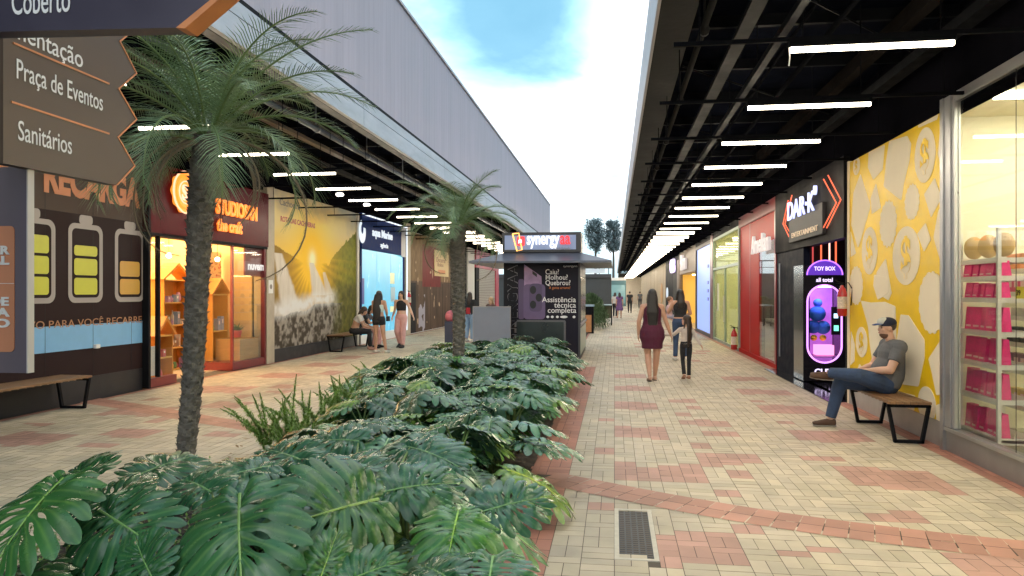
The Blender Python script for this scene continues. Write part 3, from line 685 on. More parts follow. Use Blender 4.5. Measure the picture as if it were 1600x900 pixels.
# ---------- left 3: waterfall poster
def mural():
    y0 = c_b + .02; y1 = LW(556, 450)[0]; z0 = .30; z1 = 4.0; w = y1 - y0; h = z1 - z0
    t = thing('waterfall_poster', 'huge poster of waterfalls under a golden setting sun on the left wall', 'poster', (XL, (y0 + y1) / 2, 0))
    MB().obox(FL, y0, y1, 0, z0, -.05, .03).build('skirting', mat('skirting_black'), t)
    MB().obox(FL, y0, y1, z0, z1, -.05, 0).build('backing_board', WHITE, t)
    su, sv = (LW(488, 405)[0] - y0) / w, (LW(488, 405)[1] - z0) / h
    def f(u, v):
        n1 = vnoise(u * 9, v * 9, 5); n2 = vnoise(u * 40 + 9, v * 30, 4); n3 = vnoise(u * 70, v * 8, 4)
        c = lerp(C3(.78, .52, .14), C3(.78, .66, .38), sst(.6, .85, v)[..., None]); c = lerp(c, C3(.30, .34, .38), sst(.80, 1.05, v + .25 * (n1 - .5))[..., None])
        # hills
        hl = .66 - .35 * u + .05 * (n1 - .5); hr = .56 + .62 * np.clip(u - .62, 0, 1) ** .8 + .05 * (n2 - .5)
        hill = np.maximum(hl, hr); ground_ = v < hill
        hc = lerp(C3(.13, .085, .03), C3(.32, .20, .05), n2[..., None]); hc = lerp(hc, lerp(C3(.05, .075, .01), C3(.26, .28, .03), n2[..., None]), sst(.5, .8, u)[..., None])
        hc = lerp(hc, C3(.16, .10, .03), (sst(.52, .0, np.abs(u - .2)) * .5)[..., None])
        c = np.where(ground_[..., None], hc, c)
        # sun and its rays
        dx = (u - su) * w / h; dy = v - sv; r = np.hypot(dx, dy) + 1e-5; an = np.arctan2(dy, dx)
        ray = .5 + .5 * np.sin(an * 34 + 3 * np.sin(an * 5)); c = lerp(c, np.clip(c * C3(1.5, 1.15, .5) + C3(.10, .05, 0), 0, 1), (np.exp(-(r / .45) ** 2))[..., None]); g_ = np.exp(-(r / .20) ** 2) * 1.3 + np.exp(-r / .34) * (.35 + .45 * ray * (dy < .02))
        c = lerp(c, C3(1.0, .60, .04), np.clip(g_, 0, .97)[..., None]); c = lerp(c, C3(1, .93, .55), np.clip(np.exp(-(r / .055) ** 2) * 1.3, 0, 1)[..., None])
        # falls
        def fall(c, uc0, uc1, w0, w1, vt, vb, st):
            k = np.clip((vt - v) / (vt - vb), 0, 1); uc = lerp(uc0, uc1, k); ww = lerp(w0, w1, k) * (1 + .3 * (n2 - .5)); m_ = sst(ww, ww * .6, np.abs(u - uc)) * (v < vt) * (v > vb)
            return lerp(c, lerp(C3(.60, .52, .42), C3(.88, .82, .72), n3[..., None]), (m_ * st)[..., None])
        c = fall(c, .05, .20, .05, .13, .60, .20, .95); c = fall(c, .40, .50, .03, .12, .56, .33, .95); c = fall(c, .55, .62, .02, .06, .50, .34, .7)
        # foam and rocks
        lo = .26 + .06 * (n1 - .5) + .12 * u
        rock = lerp(C3(.07, .055, .04), C3(.34, .30, .25), (sst(.35, .65, n2))[..., None]); c = np.where((v < lo - .06)[..., None], rock, c)
        fo = sst(.09, .0, np.abs(v - lo + .02)) * sst(.80, .6, u); c = lerp(c, C3(.80, .78, .74), np.clip(fo * (.5 + n2), 0, 1)[..., None])
        bush = sst(.62, .78, u + .2 * (n1 - .5)) * sst(.5, .36, v) ; c = lerp(c, lerp(C3(.035, .04, .01), C3(.20, .18, .03), n2[..., None]), bush[..., None])
        return c
    paint('picture', basis((XL, y0, z0), (0, 1, 0), (0, 0, 1)), w, h, 260, 220, f, mat('poster_print', rough=.6, attr=True, spec=.05), t)
    text('Cachoeira', FL, y0 + .35, 3.66, .22, mat('grey_print'), 'lettering', t, width=1.1, depth=.003, bold=.004, off=.004)
    text('ROTA DAS CACHOEIRAS', FL, y0 + .4, 3.28, .17, mat('dull_red_print', (.5, .1, .08), .5), 'lettering', t, width=2.0, depth=.003, bold=.006, off=.004)
    e_ = MB(); e_.obox(FL, y1, y1 + .16, 0, 4, -.05, .05); e_.build('edge_trim', mat('pale_trim', (.5, .46, .38), .5), t)
    MB().obox(FL, y1 + .16, y1 + .24, 0, 4, -.05, .05).build('edge_strip', BLK, t)
mural()

# ---------- left 4: blue shop
def blue_shop():
    y0 = LW(560, 450)[0] + .1; y1 = LW(632, 450)[0]; t = thing('blue_shop', 'shop with navy sign above bright cyan lit window panels', 'shop front', (XL, (y0 + y1) / 2, 0))
    navy = mat('navy_sign_panel', (.010, .028, .13), .7, spec=.06, var=.15)
    MB().obox(FL, y0, y1, 2.95, 4.05, -.1, .08).build('sign_fascia', navy, t)
    MB().obox(FL, y1 - .7, y1 - .12, 2.9, 4.0, .08, .09).build('sign_corner_panel', mat('grey_panel', (.3, .3, .32), .4), t)
    cy = mat('cyan_lit_panel', (.12, .45, .62), .25, emit=(.12, .50, .78), estr=.5, var=.12, vscale=2, stretch=(1, 1, .3)); n = 3
    a = y0 + .1; b = y1 - .3
    for i in range(n):
        MB().obox(FL, lerp(a, b, i / n) + .02, lerp(a, b, (i + 1) / n) - .01, .28, 2.95, -.02, .02).build('window_panel', cy, t)
    MB().obox(FL, a - .1, y1, .0, .28, -.1, .05).build('window_base', WHITE, t)
    MB().obox(FL, b, y1, .28, 2.95, -.1, .0).build('side_panel', navy, t); MB().obox(FL, y0, a + .015, .28, 2.95, -.1, .04).build('side_panel', navy, t)
    wt = emis('white_neon_line', (.85, .92, 1), 1.1)
    MB().obox(FL, y1 - .06, y1 - .01, .2, 3.95, .09, .12).build('neon_edge', wt, t); MB().obox(FL, y0, y1, 3.99, 4.03, .09, .12).build('neon_edge', wt, t)
    fr = basis((XL + .09, 0, 0), (0, 1, 0), (0, 0, 1)); wl = emis('soft_white_letters', (.8, .9, 1), .7)
    text('aqua Marine', fr, LW(577, 370)[0], 3.42, .36, wl, 'lettering', t, width=LW(606, 370)[0] - LW(577, 370)[0] + .2, depth=.02, bold=.008)
    text('agência', fr, LW(590, 380)[0], 3.10, .22, wl, 'lettering', t, width=.8, depth=.02)
    u0, v0 = LW(566, 365); lg = MB(); lg.poly(fr, [(u0 - .28 + .30 * math.cos(a_), 3.47 + .36 * math.sin(a_)) for a_ in [PI * .6 + 1.5 * PI * i / 16 for i in range(17)]] + [(u0 - .28 + .12 * math.cos(a_), 3.55 + .16 * math.sin(a_)) for a_ in [PI * .6 + 1.5 * PI * i / 16 for i in range(16, -1, -1)]], .002, .02); lg.build('logo_mark', wl, t)
    fr2 = basis((XL + .02, 0, 0), (0, 1, 0), (0, 0, 1)); yl = mat('pale_yellow_notice', (.7, .75, .45), .5, emit=(.7, .75, .45), estr=.3)
    for px, py, w, h, m_ in ((612, 435, .5, .38, yl), (613, 460, .5, .5, mat('pale_blue_notice', (.45, .65, .75), .5)), (566, 455, .25, .8, mat('blue_notice', (.06, .1, .4), .5)), (562, 428, .2, .5, mat('white_notice', (.7, .8, .85), .5)), (612, 483, .5, .2, yl)):
        u, v = LW(px, py); MB().obox(fr2, u - w / 2, u + w / 2, v - h / 2, v + h / 2, 0, .004).build('window_notice', m_, t)
blue_shop()

# ---------- left 5: dark photo hoarding
def brown_hoarding():
    y0 = LW(632, 450)[0] + .02; yk = LW(638, 450)[0] + .1; y1 = LW(722, 450)[0]
    column(XL, y0, yk, 4.2, 'beige column with fire extinguisher beside the blue shop')
    t = thing('hoarding', 'dark brown printed hoarding with red panel and hanging yellow poster', 'hoarding', (XL, (yk + y1) / 2, 0)); w = y1 - yk; h = 3.95
    def f(u, v):
        n1 = vnoise(u * 26, v * 5, 5); n2 = vnoise(u * 60, v * 14, 4); n3 = vnoise(u * 14 + 5, v * 9 + 3, 3)
        c = lerp(C3(.045, .028, .022), C3(.14, .09, .06), n1[..., None])
        up = lerp(C3(.10, .06, .03), C3(.30, .19, .09), n2[..., None]); c = np.where((v > .52)[..., None], up, c)
        red = (u > .20) & (u < .52) & (v > .46) & (v < .9); c = np.where(red[..., None], lerp(C3(.12, .012, .015), C3(.20, .03, .03), n2[..., None]), c)
        red = (u > .80) & (v > .50); c = np.where(red[..., None], lerp(C3(.12, .012, .015), C3(.22, .05, .03), n2[..., None]), c)
        c = np.where(((np.mod(u * 9, 1) < .05) & (v < .5))[..., None], C3(.008, .008, .008), c)
        leaf = (vnoise(u * 30 + 40, v * 11 + 7, 2) > .60); c = np.where((leaf & (v < .9))[..., None], C3(.50, .36, .24), c)
        c = np.where((((u < .10) & (v < .5)) | ((u > .72) & (u < .78) & (v < .6)))[..., None], C3(.014, .013, .015), c)
        fade = ((u > .14) & (u < .24) & (v < .38) & (n3 > .4))[..., None]; return np.where(fade, C3(.36, .34, .40), c)
    MB().obox(FL, yk, y1, 0, h, -.06, 0).build('board', WHITE, t)
    paint('picture', basis((XL, yk, 0.02), (0, 1, 0), (0, 0, 1)), w, h - .03, 240, 160, f, mat('poster_print'), t)
    u0, v1 = LW(678, 390); u1, _ = LW(700, 395); _, v0 = LW(690, 432)
    p = thing('hanging_poster', 'pale yellow poster with script lettering hung on the dark brown hoarding', 'poster', (XL, u0, v0))
    MB().obox(FL, u0, u1, v0, v1, .01, .03).build('sheet', mat('yellow_poster_paper', (.62, .45, .2), .6), p)
    fr = basis((XL + .03, 0, 0), (0, 1, 0), (0, 0, 1)); br = mat('brown_print', (.25, .1, .05), .6)
    text('Doceria', fr, u0 + .3, lerp(v0, v1, .55), .3, br, 'lettering', p, width=(u1 - u0) * .6); text('Bolos', fr, u0 + .5, lerp(v0, v1, .38), .25, br, 'lettering', p, width=(u1 - u0) * .4)
    MB().obox(fr, u0 + .7, u1 - .7, lerp(v0, v1, .1), lerp(v0, v1, .25), .0, .006).build('orange_label', mat('orange_label', (.6, .2, .04), .5), p)
    # further along
    y2 = LW(735, 450)[0]; y3 = LW(745, 450)[0]; column(XL, y2 - 1, y3 - 1, 4, 'white column behind the second palm trunk', mat('white_column', (.6, .58, .55), .6))
    s = thing('shutter_front', 'closed grey roller shutter in a pink and red surround left of the kiosk', 'shop front', (XL, y3, 0))
    ye = 49
    pk = mat('pink_red_surround', (.45, .05, .09), .45, var=.5, vscale=2.5); MB().obox(FL, y3 - .4, ye, 3.0, 4.0, -.1, .04).build('sign_panel', pk, s); MB().obox(FL, ye - 1.2, ye, 0, 3.0, -.1, .04).build('surround', pk, s); MB().obox(FL, y3 - .4, y3 + .6, 0, 3.0, -.1, .03).build('surround', BLK, s)
    sh = MB()
    for i in range(30): sh.obox(FL, y3 + .6, ye - 1.2, i * .1, i * .1 + .085, -.08, -.03)
    sh.build('shutter', mat('shutter_grey', (.36, .33, .3), .5, .2), s); MB().obox(FL, y3 + .6, ye - 1.2, 0, 3, -.12, -.085).build('shutter_back', BLK, s)
    o = MB().obox(FL, y1 + .02, y2 - 1.02, 0, 4, -.06, 0).build('dark_shop_front', BLK); o.name = 'empty_shop'; tag(o, 'dark empty shop front behind the second palm', 'shop front')
brown_hoarding()

# ================================================================== RIGHT SHOPS
SX = -1
def RU(px, py): y, z = RW(px, py); return -y, z
def variety_shop():
    ye = RW(1478, 450)[0]      # far end at the yellow wall
    t = thing('variety_shop', 'brightly lit shop with a large glass front at the right edge', 'shop front', (XR, 5, 0)); yn = .5
    cream = mat('cream_shop_wall', (.78, .74, .58), .6, var=.03); 
    room(t, 1, yn, ye + 1.3, 5.2, 3.7, cream, mat('white_shop_floor', (.6, .58, .5), .25), mat('cream_shop_ceiling', (.70, .67, .5), .7), 62, 4, (1, .94, .72), x_in=.205)
    MB().box(XR + .02, XR + .07, ye - .0, ye + 1.3, 0, 3.42).build('return_wall', WHITE, t)
    MB().box(XR - .02, XR + .10, yn, ye - .12, 3.52, 3.62).build('window_frame', ALU, t)
    MB().box(XR - .03, XR + .12, yn, ye, 0, .21).build('window_sill', mat('brushed_grey_sill', (.26, .25, .25), .4, .5, var=.15, vscale=3), t)
    MB().box(XR - .05, XR + .06, yn, ye, .21, .245).build('window_sill', ALU, t)
    MB().box(XR - .06, XR + .05, ye - .07, ye, 0.0, 3.6).build('window_post', ALU, t); MB().box(XR - .045, XR + .05, ye - .20, ye - .075, .25, 3.6).build('window_post', ALU, t); MB().box(XR - .03, XR + .03, ye - .26, ye - .205, .25, 3.55).build('window_post', ALU, t)
    MB().box(XR, XR + .012, 4.0, ye - .26, .25, 3.52).build('window_pane', SMOKE, t); MB().box(XR, XR + .012, yn, 3.99, .25, 3.52).build('window_pane', SMOKE, t)
    yj = RW(1588, 400)[0]; MB().box(XR - .003, XR - .0005, yj - .004, yj + .004, .25, 3.52).build('pane_joint', BLK, t)
    # pink fascia inside + lettering
    XB = XR + 5.1
    frb = basis((XB, 0, 0), (0, -1, 0), (0, 0, 1))
    mg = mat('magenta_band', (.75, .02, .28), .4, emit=(.9, .03, .35), estr=.35)
    frm = basis((XR + 1.6, 0, 0), (0, -1, 0), (0, 0, 1)); y_a, z_a = WX(XR + 1.6, 1553, 362); 
    MB().obox(frm, -y_a, -2, z_a - .06, z_a + .10, .02, .06).build('magenta_fascia', mg, t)
    y_l, z_l = WX(XR + 1.6, 1556, 392); text('variedades', frm, -y_l, z_l - .06, .24, emis('cool_sign_letters', (.75, .9, 1), 2.2), 'lettering', t, width=.85, depth=.03, bold=.008, off=.06)
    # shelving near the glass: white unit with pink bags
    ws = mat('white_shelf_metal', (.75, .74, .7), .4)
    pinkm = mat('pink_bag', (.75, .03, .22), .45, var=.25, vscale=14); pl = mat('pale_print', (.85, .6, .6), .5)
    def unit(X, ya, yb, z0, zs, lab, n_bag, goods, dep=.4):
        s = thing('shelving_unit', lab, 'shelf', (X, (ya + yb) / 2, 0)); p = MB()
        for y in (ya, yb - .035):
            for x in (X, X + dep): p.box(x - .017, x + .017, y, y + .035, .012, zs[-1] + .3)
        p.build('upright', ws, s)
        for z in zs: MB().box(X - .02, X + dep, ya + .035, yb - .035, z - .05, z).build('shelf_board', ws, s)
        return s
    ya, yb = WX(XR + .42, 1562, 500)[0], WX(XR + .42, 1500, 500)[0]; X = XR + .42
    zs = [WX(X, 1530, p_)[1] for p_ in (674, 617, 565, 516, 465, 432, 405)]
    unit(X, ya, yb, 0, [.13] + zs[0:6] + [zs[6]], 'white shelving unit stacked with pink bags just behind the glass', 4, None)
    names = ['bottom', 'second from bottom', 'third from bottom', 'middle', 'second from top', 'top']; rs = random.Random(3)
    bm_ = MB(); 
    def bag_mesh(w, h, d):
        b = MB(); b.loft([(Vector((0, 0, 0)), d * .5, w * .5), (Vector((0, 0, h * .8)), d * .45, w * .5), (Vector((0, 0, h)), d * .2, w * .48)], n=4)
        b = MB(); b.add([(-d / 2, -w / 2, 0), (d / 2, -w / 2, 0), (d / 2, w / 2, 0), (-d / 2, w / 2, 0), (-d * .28, -w / 2, h), (d * .28, -w / 2, h), (d * .28, w / 2, h), (-d * .28, w / 2, h)], [(0, 3, 2, 1), (4, 5, 6, 7), (0, 1, 5, 4), (1, 2, 6, 5), (2, 3, 7, 6), (3, 0, 4, 7)])
        x = -d / 2 - .001; z_ = h * .62; b.poly(basis((-d * .40 - .003, 0, 0), (0, -1, 0), (.12, 0, 1)), ring(0, z_, w * .2, w * .22, 12), 0, .004, 1); b.box(-d * .5 - .002, -d * .5 + .002, -w * .3, w * .3, h * .12, h * .2, 1)
        return b.mesh('pink_bag', [pinkm, pl])
    me = bag_mesh(.14, .25, .1)
    for k, z in enumerate(zs[:6]):
        nb = 5
        for j in range(nb):
            y = lerp(yb - .11, ya + .11, j / (nb - 1)) + rs.uniform(-.008, .008); o = D.objects.new('pink_bag', me); COL.objects.link(o); o.location = (X + .08 + rs.uniform(-.01, .01), y, z + .001); o.rotation_euler = (rs.uniform(-.12, .12) * 0, 0, rs.uniform(-.2, .2)); o.scale = (1, 1, rs.uniform(.92, 1.04) * (.62 if k in (4, 5) else 1))
            tag(o, 'pink bag in the row on the %s shelf by the glass' % names[k], 'bag', 'pink bags on the %s shelf' % names[k])
    # bread-like straw baskets on top
    st_ = mat('straw', (.5, .34, .14), .8, bump=.6, bscale=120)
    for j, nm in enumerate(('left', 'middle', 'right')):
        y = lerp(yb - .10, ya + .12, j / 2); o = MB().ell((X + .1, y, zs[6] + .135), .10, .085, .125).build('straw_bundle', st_, smooth=True); tag(o, 'round straw bundle on top of the shelf, %s one of three' % nm, 'basket')
    # second shelf deeper
    X2 = XR + 1.1; y2a, y2b = 4.6, WX(X2, 1566, 500)[0]
    zs2 = [.35, .75, 1.05, 1.35, 1.62, 1.88]
    unit(X2, y2a, y2b, 0, zs2, 'long white shelving unit of boxed goods behind the pink bag shelf', 4, None)
    MB().box(X2 - .03, X2 - .021, y2a, y2b, 1.60, 1.66)
    cols = [((.75, .28, .12), 'orange box'), ((.65, .06, .18), 'pink box'), ((.75, .72, .66), 'white mug'), ((.03, .03, .035), 'black case'), ((.25, .12, .18), 'plum box'), ((.7, .5, .1), 'yellow box')]
    order = [5, 4, 3, 2, 1, 0]
    for k, z in enumerate(zs2):
        c, nm = cols[order[k]]; mm_ = mat('boxed_' + nm.replace(' ', '_'), c, .45)
        wd = .13; y = y2b - .12; b = MB(); h_ = .17 if nm != 'white mug' else .09
        if nm == 'white mug': b.tube([(0, 0, 0), (0, 0, .09)], .04, 12); b.tube([(0, -.04, .02), (0, -.065, .03), (0, -.065, .06), (0, -.04, .07)], .006, 5)
        else: b.box(-.06, .06, -wd / 2 + .006, wd / 2 - .006, 0, h_); b.box(-.0615, -.0605, -.035, .035, h_ * .3, h_ * .75, 1)
        me2 = b.mesh(nm.replace(' ', '_'), [mm_, pl])
        while y > y2a + .1:
            o = D.objects.new(nm.replace(' ', '_'), me2); COL.objects.link(o); o.location = (X2 + .08, y, z + .001); o.rotation_euler = (0, 0, rs.uniform(-.08, .08)); tag(o, '%s in the row on the rear shelf of boxed goods' % nm, nm.split()[-1], nm + 'es on the rear shelf' if nm.endswith('box') else nm + 's on the rear shelf'); y -= wd + .004
    MB().box(XR + 1.06, XR + 1.075, y2a, y2b, 1.9, 1.96)
    yt_, zt_ = WX(XR + .3, 1592, 458)
    pt = thing('price_tag', 'yellow price tag reading 39 hanging inside the glass', 'price tag', (XR + .3, yt_, zt_)); fp_ = basis((XR + .3, 0, 0), (0, -1, 0), (0, 0, 1))
    MB().obox(fp_, -yt_ - .05, -yt_ + .09, zt_ - .05, zt_ + .06, 0, .004).build('card', mat('yellow_card', (.8, .65, .03), .5), pt); text('39', fp_, -yt_ - .03, zt_ - .02, .07, BLK, 'lettering', pt, off=.005)
    tb = thing('folding_table', 'white folding table stacked with boxed sets inside the glass', 'table', (XR + .8, 5.9, 0)); MB().box(XR + .45, XR + 1.0, 5.2, 6.75, .70, .73).build('tabletop', ws, tb)
    for x in (XR + .48, XR + .97):
        for y in (5.25, 6.7): MB().tube([(x, y, .012), (x, y, .70)], .014, 6).build('leg', ws, tb)
    for k in range(2):
        for j in range(5):
            o = MB().box(XR + .5, XR + .8, 5.3 + j * .28, 5.56 + j * .28, .731 + k * .121, .85 + k * .121).build('boxed_set', [mat('boxed_plum_box')] , bevel=.003); tag(o, 'plum coloured boxed set on the %s layer of the folding table' % ('lower', 'upper')[k], 'box', 'boxed sets, %s layer' % ('lower', 'upper')[k])
variety_shop()

def yellow_wall():
    ya = RW(1478, 450)[0] + .01; yb = RW(1328, 450)[0]
    t = thing('patterned_wall', 'cream hoarding wall with glossy yellow pattern of coins and jagged shapes', 'hoarding', (XR, (ya + yb) / 2, 0))
    yel = mat('glossy_yellow_print', (.78, .52, .006), .38, spec=.14, coat=.0, var=.12, vscale=3, bump=.15, bscale=6); cre = mat('cream_print', (.84, .76, .60), .7, spec=.03, var=.05, vscale=2)
    MB().obox(FR, -yb, -ya, .26, 3.5, -.06, 0).build('board', yel, t)
    MB().obox(FR, -yb, -ya, 0, .26, -.06, .012).build('skirting', mat('grey_skirting', (.36, .34, .33), .45, .2, var=.15), t)
    MB().obox(FR, -yb - .06, -yb, 0, 3.52, -.06, .02).build('edge_strip', cre, t)
    def c5(x, y): return RU(1310 + x / 3.214, 160 + y / 3.214)
    def c4(x, y): return RU(1240 + x / 3.333, 440 + y / 3.333)
    lim = lambda p: (min(max(p[0], -yb + .004), -ya - .004), min(max(p[1], .262), 3.496))
    k = [0]; cm = MB()
    def P(pts, f=c5):
        q = [f(*p) for p in pts]; gx = sum(a for a, b in q) / len(q); gz = sum(b for a, b in q) / len(q); q = [lim((gx + (a - gx) * .92, gz + (b - gz) * .94)) for a, b in q]; k[0] += 1
        r = []
        n = len(q)
        for i in range(n):   # soften corners
            a, b, c = q[i - 1], q[i], q[(i + 1) % n]
            for s_ in (.12, .04): r.append((lerp(b[0], a[0], s_), lerp(b[1], a[1], s_)))
            for s_ in (.04, .12): r.append((lerp(b[0], c[0], s_), lerp(b[1], c[1], s_)))
        cm.poly(FR, r, .0, .002 + .0002 * k[0])
    def E(cx, cy, rx, ry, sc=0, f=c5):
        k[0] += 1; c = f(cx, cy); RX = abs(f(cx + rx, cy)[0] - f(cx - rx, cy)[0]) / 2; RY = abs(f(cx, cy + ry)[1] - f(cx, cy - ry)[1]) / 2; RX *= .92; RY *= .93
        n = 96 if sc else 40
        pts = [lim((c[0] + RX * (1 + sc * (1 if int(i / 3) % 2 else 0)) * math.cos(2 * PI * i / n), c[1] + RY * (1 + sc * (1 if int(i / 3) % 2 else 0)) * math.sin(2 * PI * i / n))) for i in range(n)]
        cm.poly(FR, pts, 0, .002 + .0002 * k[0]); return c, RX, RY
    P([(252, 180), (350, 158), (372, 200), (362, 290), (330, 420), (318, 505), (222, 430), (235, 290)])
    P([(515, 55), (566, 28), (566, 440), (545, 385), (518, 350), (498, 260), (508, 150)])
    P([(395, 100), (508, 52), (500, 85), (400, 130)])
    P([(485, 372), (522, 480), (465, 585), (428, 462)]); E(370, 500, 38, 92, .06); E(250, 610, 44, 120, .07)
    P([(112, 345), (168, 520), (100, 745), (62, 620), (74, 450)]); P([(150, 225), (238, 205), (226, 340), (175, 395), (146, 330)]); P([(190, 400), (218, 530), (168, 565), (162, 480)])
    P([(552, 465), (566, 465), (566, 880), (540, 850), (520, 830), (475, 680), (500, 540)]); P([(440, 600), (468, 690), (432, 755), (394, 660)]); P([(240, 775), (272, 960), (255, 1000), (190, 960), (190, 850)])
    P([(62, 640), (90, 760), (62, 780)]); E(90, 920, 34, 100, .06); 
    coins = [E(435, 265, 56, 148), E(157, 745, 42, 128), E(340, 770, 74, 158), E(92, 320, 18, 48)]
    E(720, 110, 72, 168, .05, c4); coins.append(E(355, 315, 32, 85, 0, c4))
    P([(555, 160), (600, 165), (690, 300), (690, 400), (655, 560), (560, 545), (530, 330)], c4)
    P([(345, 90), (400, 100), (480, 95), (540, 120), (545, 330), (520, 480), (430, 560), (395, 330), (385, 230)], c4)
    P([(700, 400), (790, 265), (800, 265), (800, 600), (745, 600), (720, 480)], c4); P([(300, 250), (322, 330), (318, 420), (296, 440)], c4)
    P([(300, 560), (345, 420), (385, 480), (380, 600), (345, 640), (300, 625)], c4); E(695, 640, 50, 100, 0, c4); P([(390, 600), (520, 560), (645, 590), (640, 760), (520, 720), (400, 660)], c4)
    P([(740, 640), (800, 620), (800, 840), (745, 830)], c4); P([(420, -40), (500, -20), (500, 60), (440, 100), (415, 20)], c4); E(470, 940, 48, 90, .07)
    cm.build('cream_shapes', cre, t)
    frc = basis((XR - .009, 0, 0), (0, -1, 0), (0, 0, 1)); ym = mat('glossy_yellow_print')
    for (c, RX, RY) in coins:
        s_ = min(RX, RY)
        text('$', frc, c[0] - s_ * .42, c[1] - s_ * .55, s_ * 1.7, ym, 'dollar_sign', t, width=s_ * .85, depth=.003, bold=s_ * .05, off=.002)
yellow_wall()

def dark_shop():
    ya = RW(1325, 450)[0]; yb = RW(1216, 450)[0]; t = thing('arcade_shop', 'black arcade shop front with glowing white sign and red neon chevrons', 'shop front', (XR, (ya + yb) / 2, 0))
    black = mat('black_front_panel', (.007, .006, .008), .7, spec=.06, var=.3, vscale=2); zs = RW(1260, 372)[1]
    MB().obox(FR, -yb, -ya, 2.42, 3.62, -.1, .06).build('sign_fascia', black, t)
    fr = basis((XR - .06, 0, 0), (0, -1, 0), (0, 0, 1)); Y = lambda px: -WX(XR - .06, px, 400)[0]; Zz = lambda px, py: WX(XR - .06, px, py)[1]
    wl = emis('violet_white_letters', (.5, .55, 1), 1.5)
    MB().obox(fr, Y(1237), Y(1290), 2.55, 3.05, 0, .05).build('sign_board', mat('grey_sign_board', (.035, .035, .04), .6, spec=.1), t)
    z = (Zz(1238, 335) + Zz(1277, 318)) / 2
    text('DAR·K', fr, Y(1236), 2.97, .48, wl, 'lettering', t, width=Y(1278) - Y(1236), depth=.02, bold=.004, off=.06)
    text('’', fr, Y(1281), 3.0, .5, wl, 'lettering', t, width=.07, depth=.05, bold=.01, off=.06)
    text('ENTERTAINMENT', fr, Y(1242), 2.62, .13, mat('dim_letters', (.5, .4, .3), .5, emit=(.8, .6, .4), estr=.35), 'lettering', t, width=Y(1283) - Y(1242), depth=.01, off=.055)
    ne = emis('red_neon', (1, .14, .06), 1.5)
    def nl(pts, nm='neon_chevron', m_=ne, r=.010):
        MB().tube([fr[0] + fr[1] * Y(px) + fr[2] * Zz(px, py) + fr[3] * .03 for px, py in pts], r, 6).build(nm, m_, t)
    nl([(1240, 305), (1229, 350), (1243, 374)]); nl([(1234, 313), (1226, 350), (1238, 375)])
    nl([(1290, 280), (1310, 317), (1288, 359)]); nl([(1297, 274), (1317, 312), (1295, 356)])
    yd = RW(1258, 450)[0]
    # closed black door panel + recessed lit bay
    MB().obox(FR, -yb, -yd, 0.012, 2.42, -.08, .03).build('door_panel', mat('blue_black_panel', (.006, .008, .018), .7, spec=.06, var=.2), t)
    MB().obox(FR, -yb + .30, -yb + .34, .3, 2.2, .03, .05).build('door_handle', mat('pale_handle', (.35, .35, .4), .3, .8), t)
    room(t, 1, ya + .05, 14.9, 1.6, 3.0, mat('dark_bay_wall', (.02, .015, .03), .5), mat('black_gloss_floor', (.01, .01, .014), .12), mat('dark_bay_ceiling', (.02, .02, .02), .6), None, x_in=.0)
    MB().obox(FR, -ya - .06, -ya, 0, 3.5, -.1, .02).build('side_post', black, t)
    MB().obox(FR, -yb, -ya, 0.001, .012, -.1, .28).build('threshold', mat('black_gloss_floor'), t)
    for px, m_ in ((1270, emis('dim_red_tube', (.8, .1, .1), .7)), (1283, ne), (1296, emis('pale_pink_tube', (1, .55, .45), 1.6)), (1306, ne)):
        u = KY(14.3, px, 400)[0]; MB().box(u - .012, u + .012, 14.29, 14.31, 2.0, 2.95).build('vertical_neon_tube', m_, t)
    # toy capsule machine
    yc = 13.75; X = KY(yc, 1288, 500)[0]; m = thing('toy_machine', 'black capsule shaped toy machine with a purple glowing window', 'arcade machine', (X, yc, 0))
    frm = basis((X, yc, 0), (1, 0, 0), (0, 0, 1)); hw = .36
    body = [(hw * math.cos(a), 1.62 + hw * .75 * math.sin(a)) for a in [PI * i / 20 for i in range(21)]] + [(-hw, .05), (hw, .05)]
    W2 = .29; z0, z1 = .36, 1.74
    win = [(W2 * math.cos(a), z1 - W2 + W2 * math.sin(a)) for a in [PI * i / 20 for i in range(21)]] + [(W2 * math.cos(a), z0 + W2 + W2 * math.sin(a)) for a in [PI + PI * i / 20 for i in range(21)]]
    # case: front ring around the window + box sides
    cs = MB()
    outer = [(max(-hw, min(hw, a * 2.2)), 0) for a, _ in win]
    O, R, U, Nn = frm; n_ = len(win); ov = []
    for (u, v) in win:
        cx, cy = 0, (z0 + z1) / 2; dx, dy = u - cx, v - cy; s_ = min(hw / abs(dx) if abs(dx) > 1e-6 else 9, 1.0 / abs(dy) if abs(dy) > 1e-6 else 9); ov.append((cx + dx * s_, cy + dy * s_))
    ovz = [(u, max(.03, v)) for u, v in ov]
    vv = [O + R * u + U * v + Nn * .0 for u, v in win] + [O + R * u + U * v for u, v in ovz] + [O + R * u + U * v - Nn * .08 for u, v in win]
    fs = [(i, n_ + i, n_ + (i + 1) % n_, (i + 1) % n_) for i in range(n_)] + [(i, (i + 1) % n_, 2 * n_ + (i + 1) % n_, 2 * n_ + i) for i in range(n_)]
    cs.add(vv, fs); cs.obox(frm, -hw, -hw + .03, .03, 2.1, -.7, -.002); cs.obox(frm, hw - .03, hw, .03, 2.1, -.7, -.002); cs.obox(frm, -hw + .03, hw - .03, .03, .3, -.7, -.002); cs.obox(frm, -hw + .03, hw - .03, 1.98, 2.1, -.7, -.002); cs.obox(frm, -hw + .03, hw - .03, .3, 2.05, -.72, -.7)
    cs.build('case', mat('machine_black', (.012, .011, .014), .25, coat=.4), m)
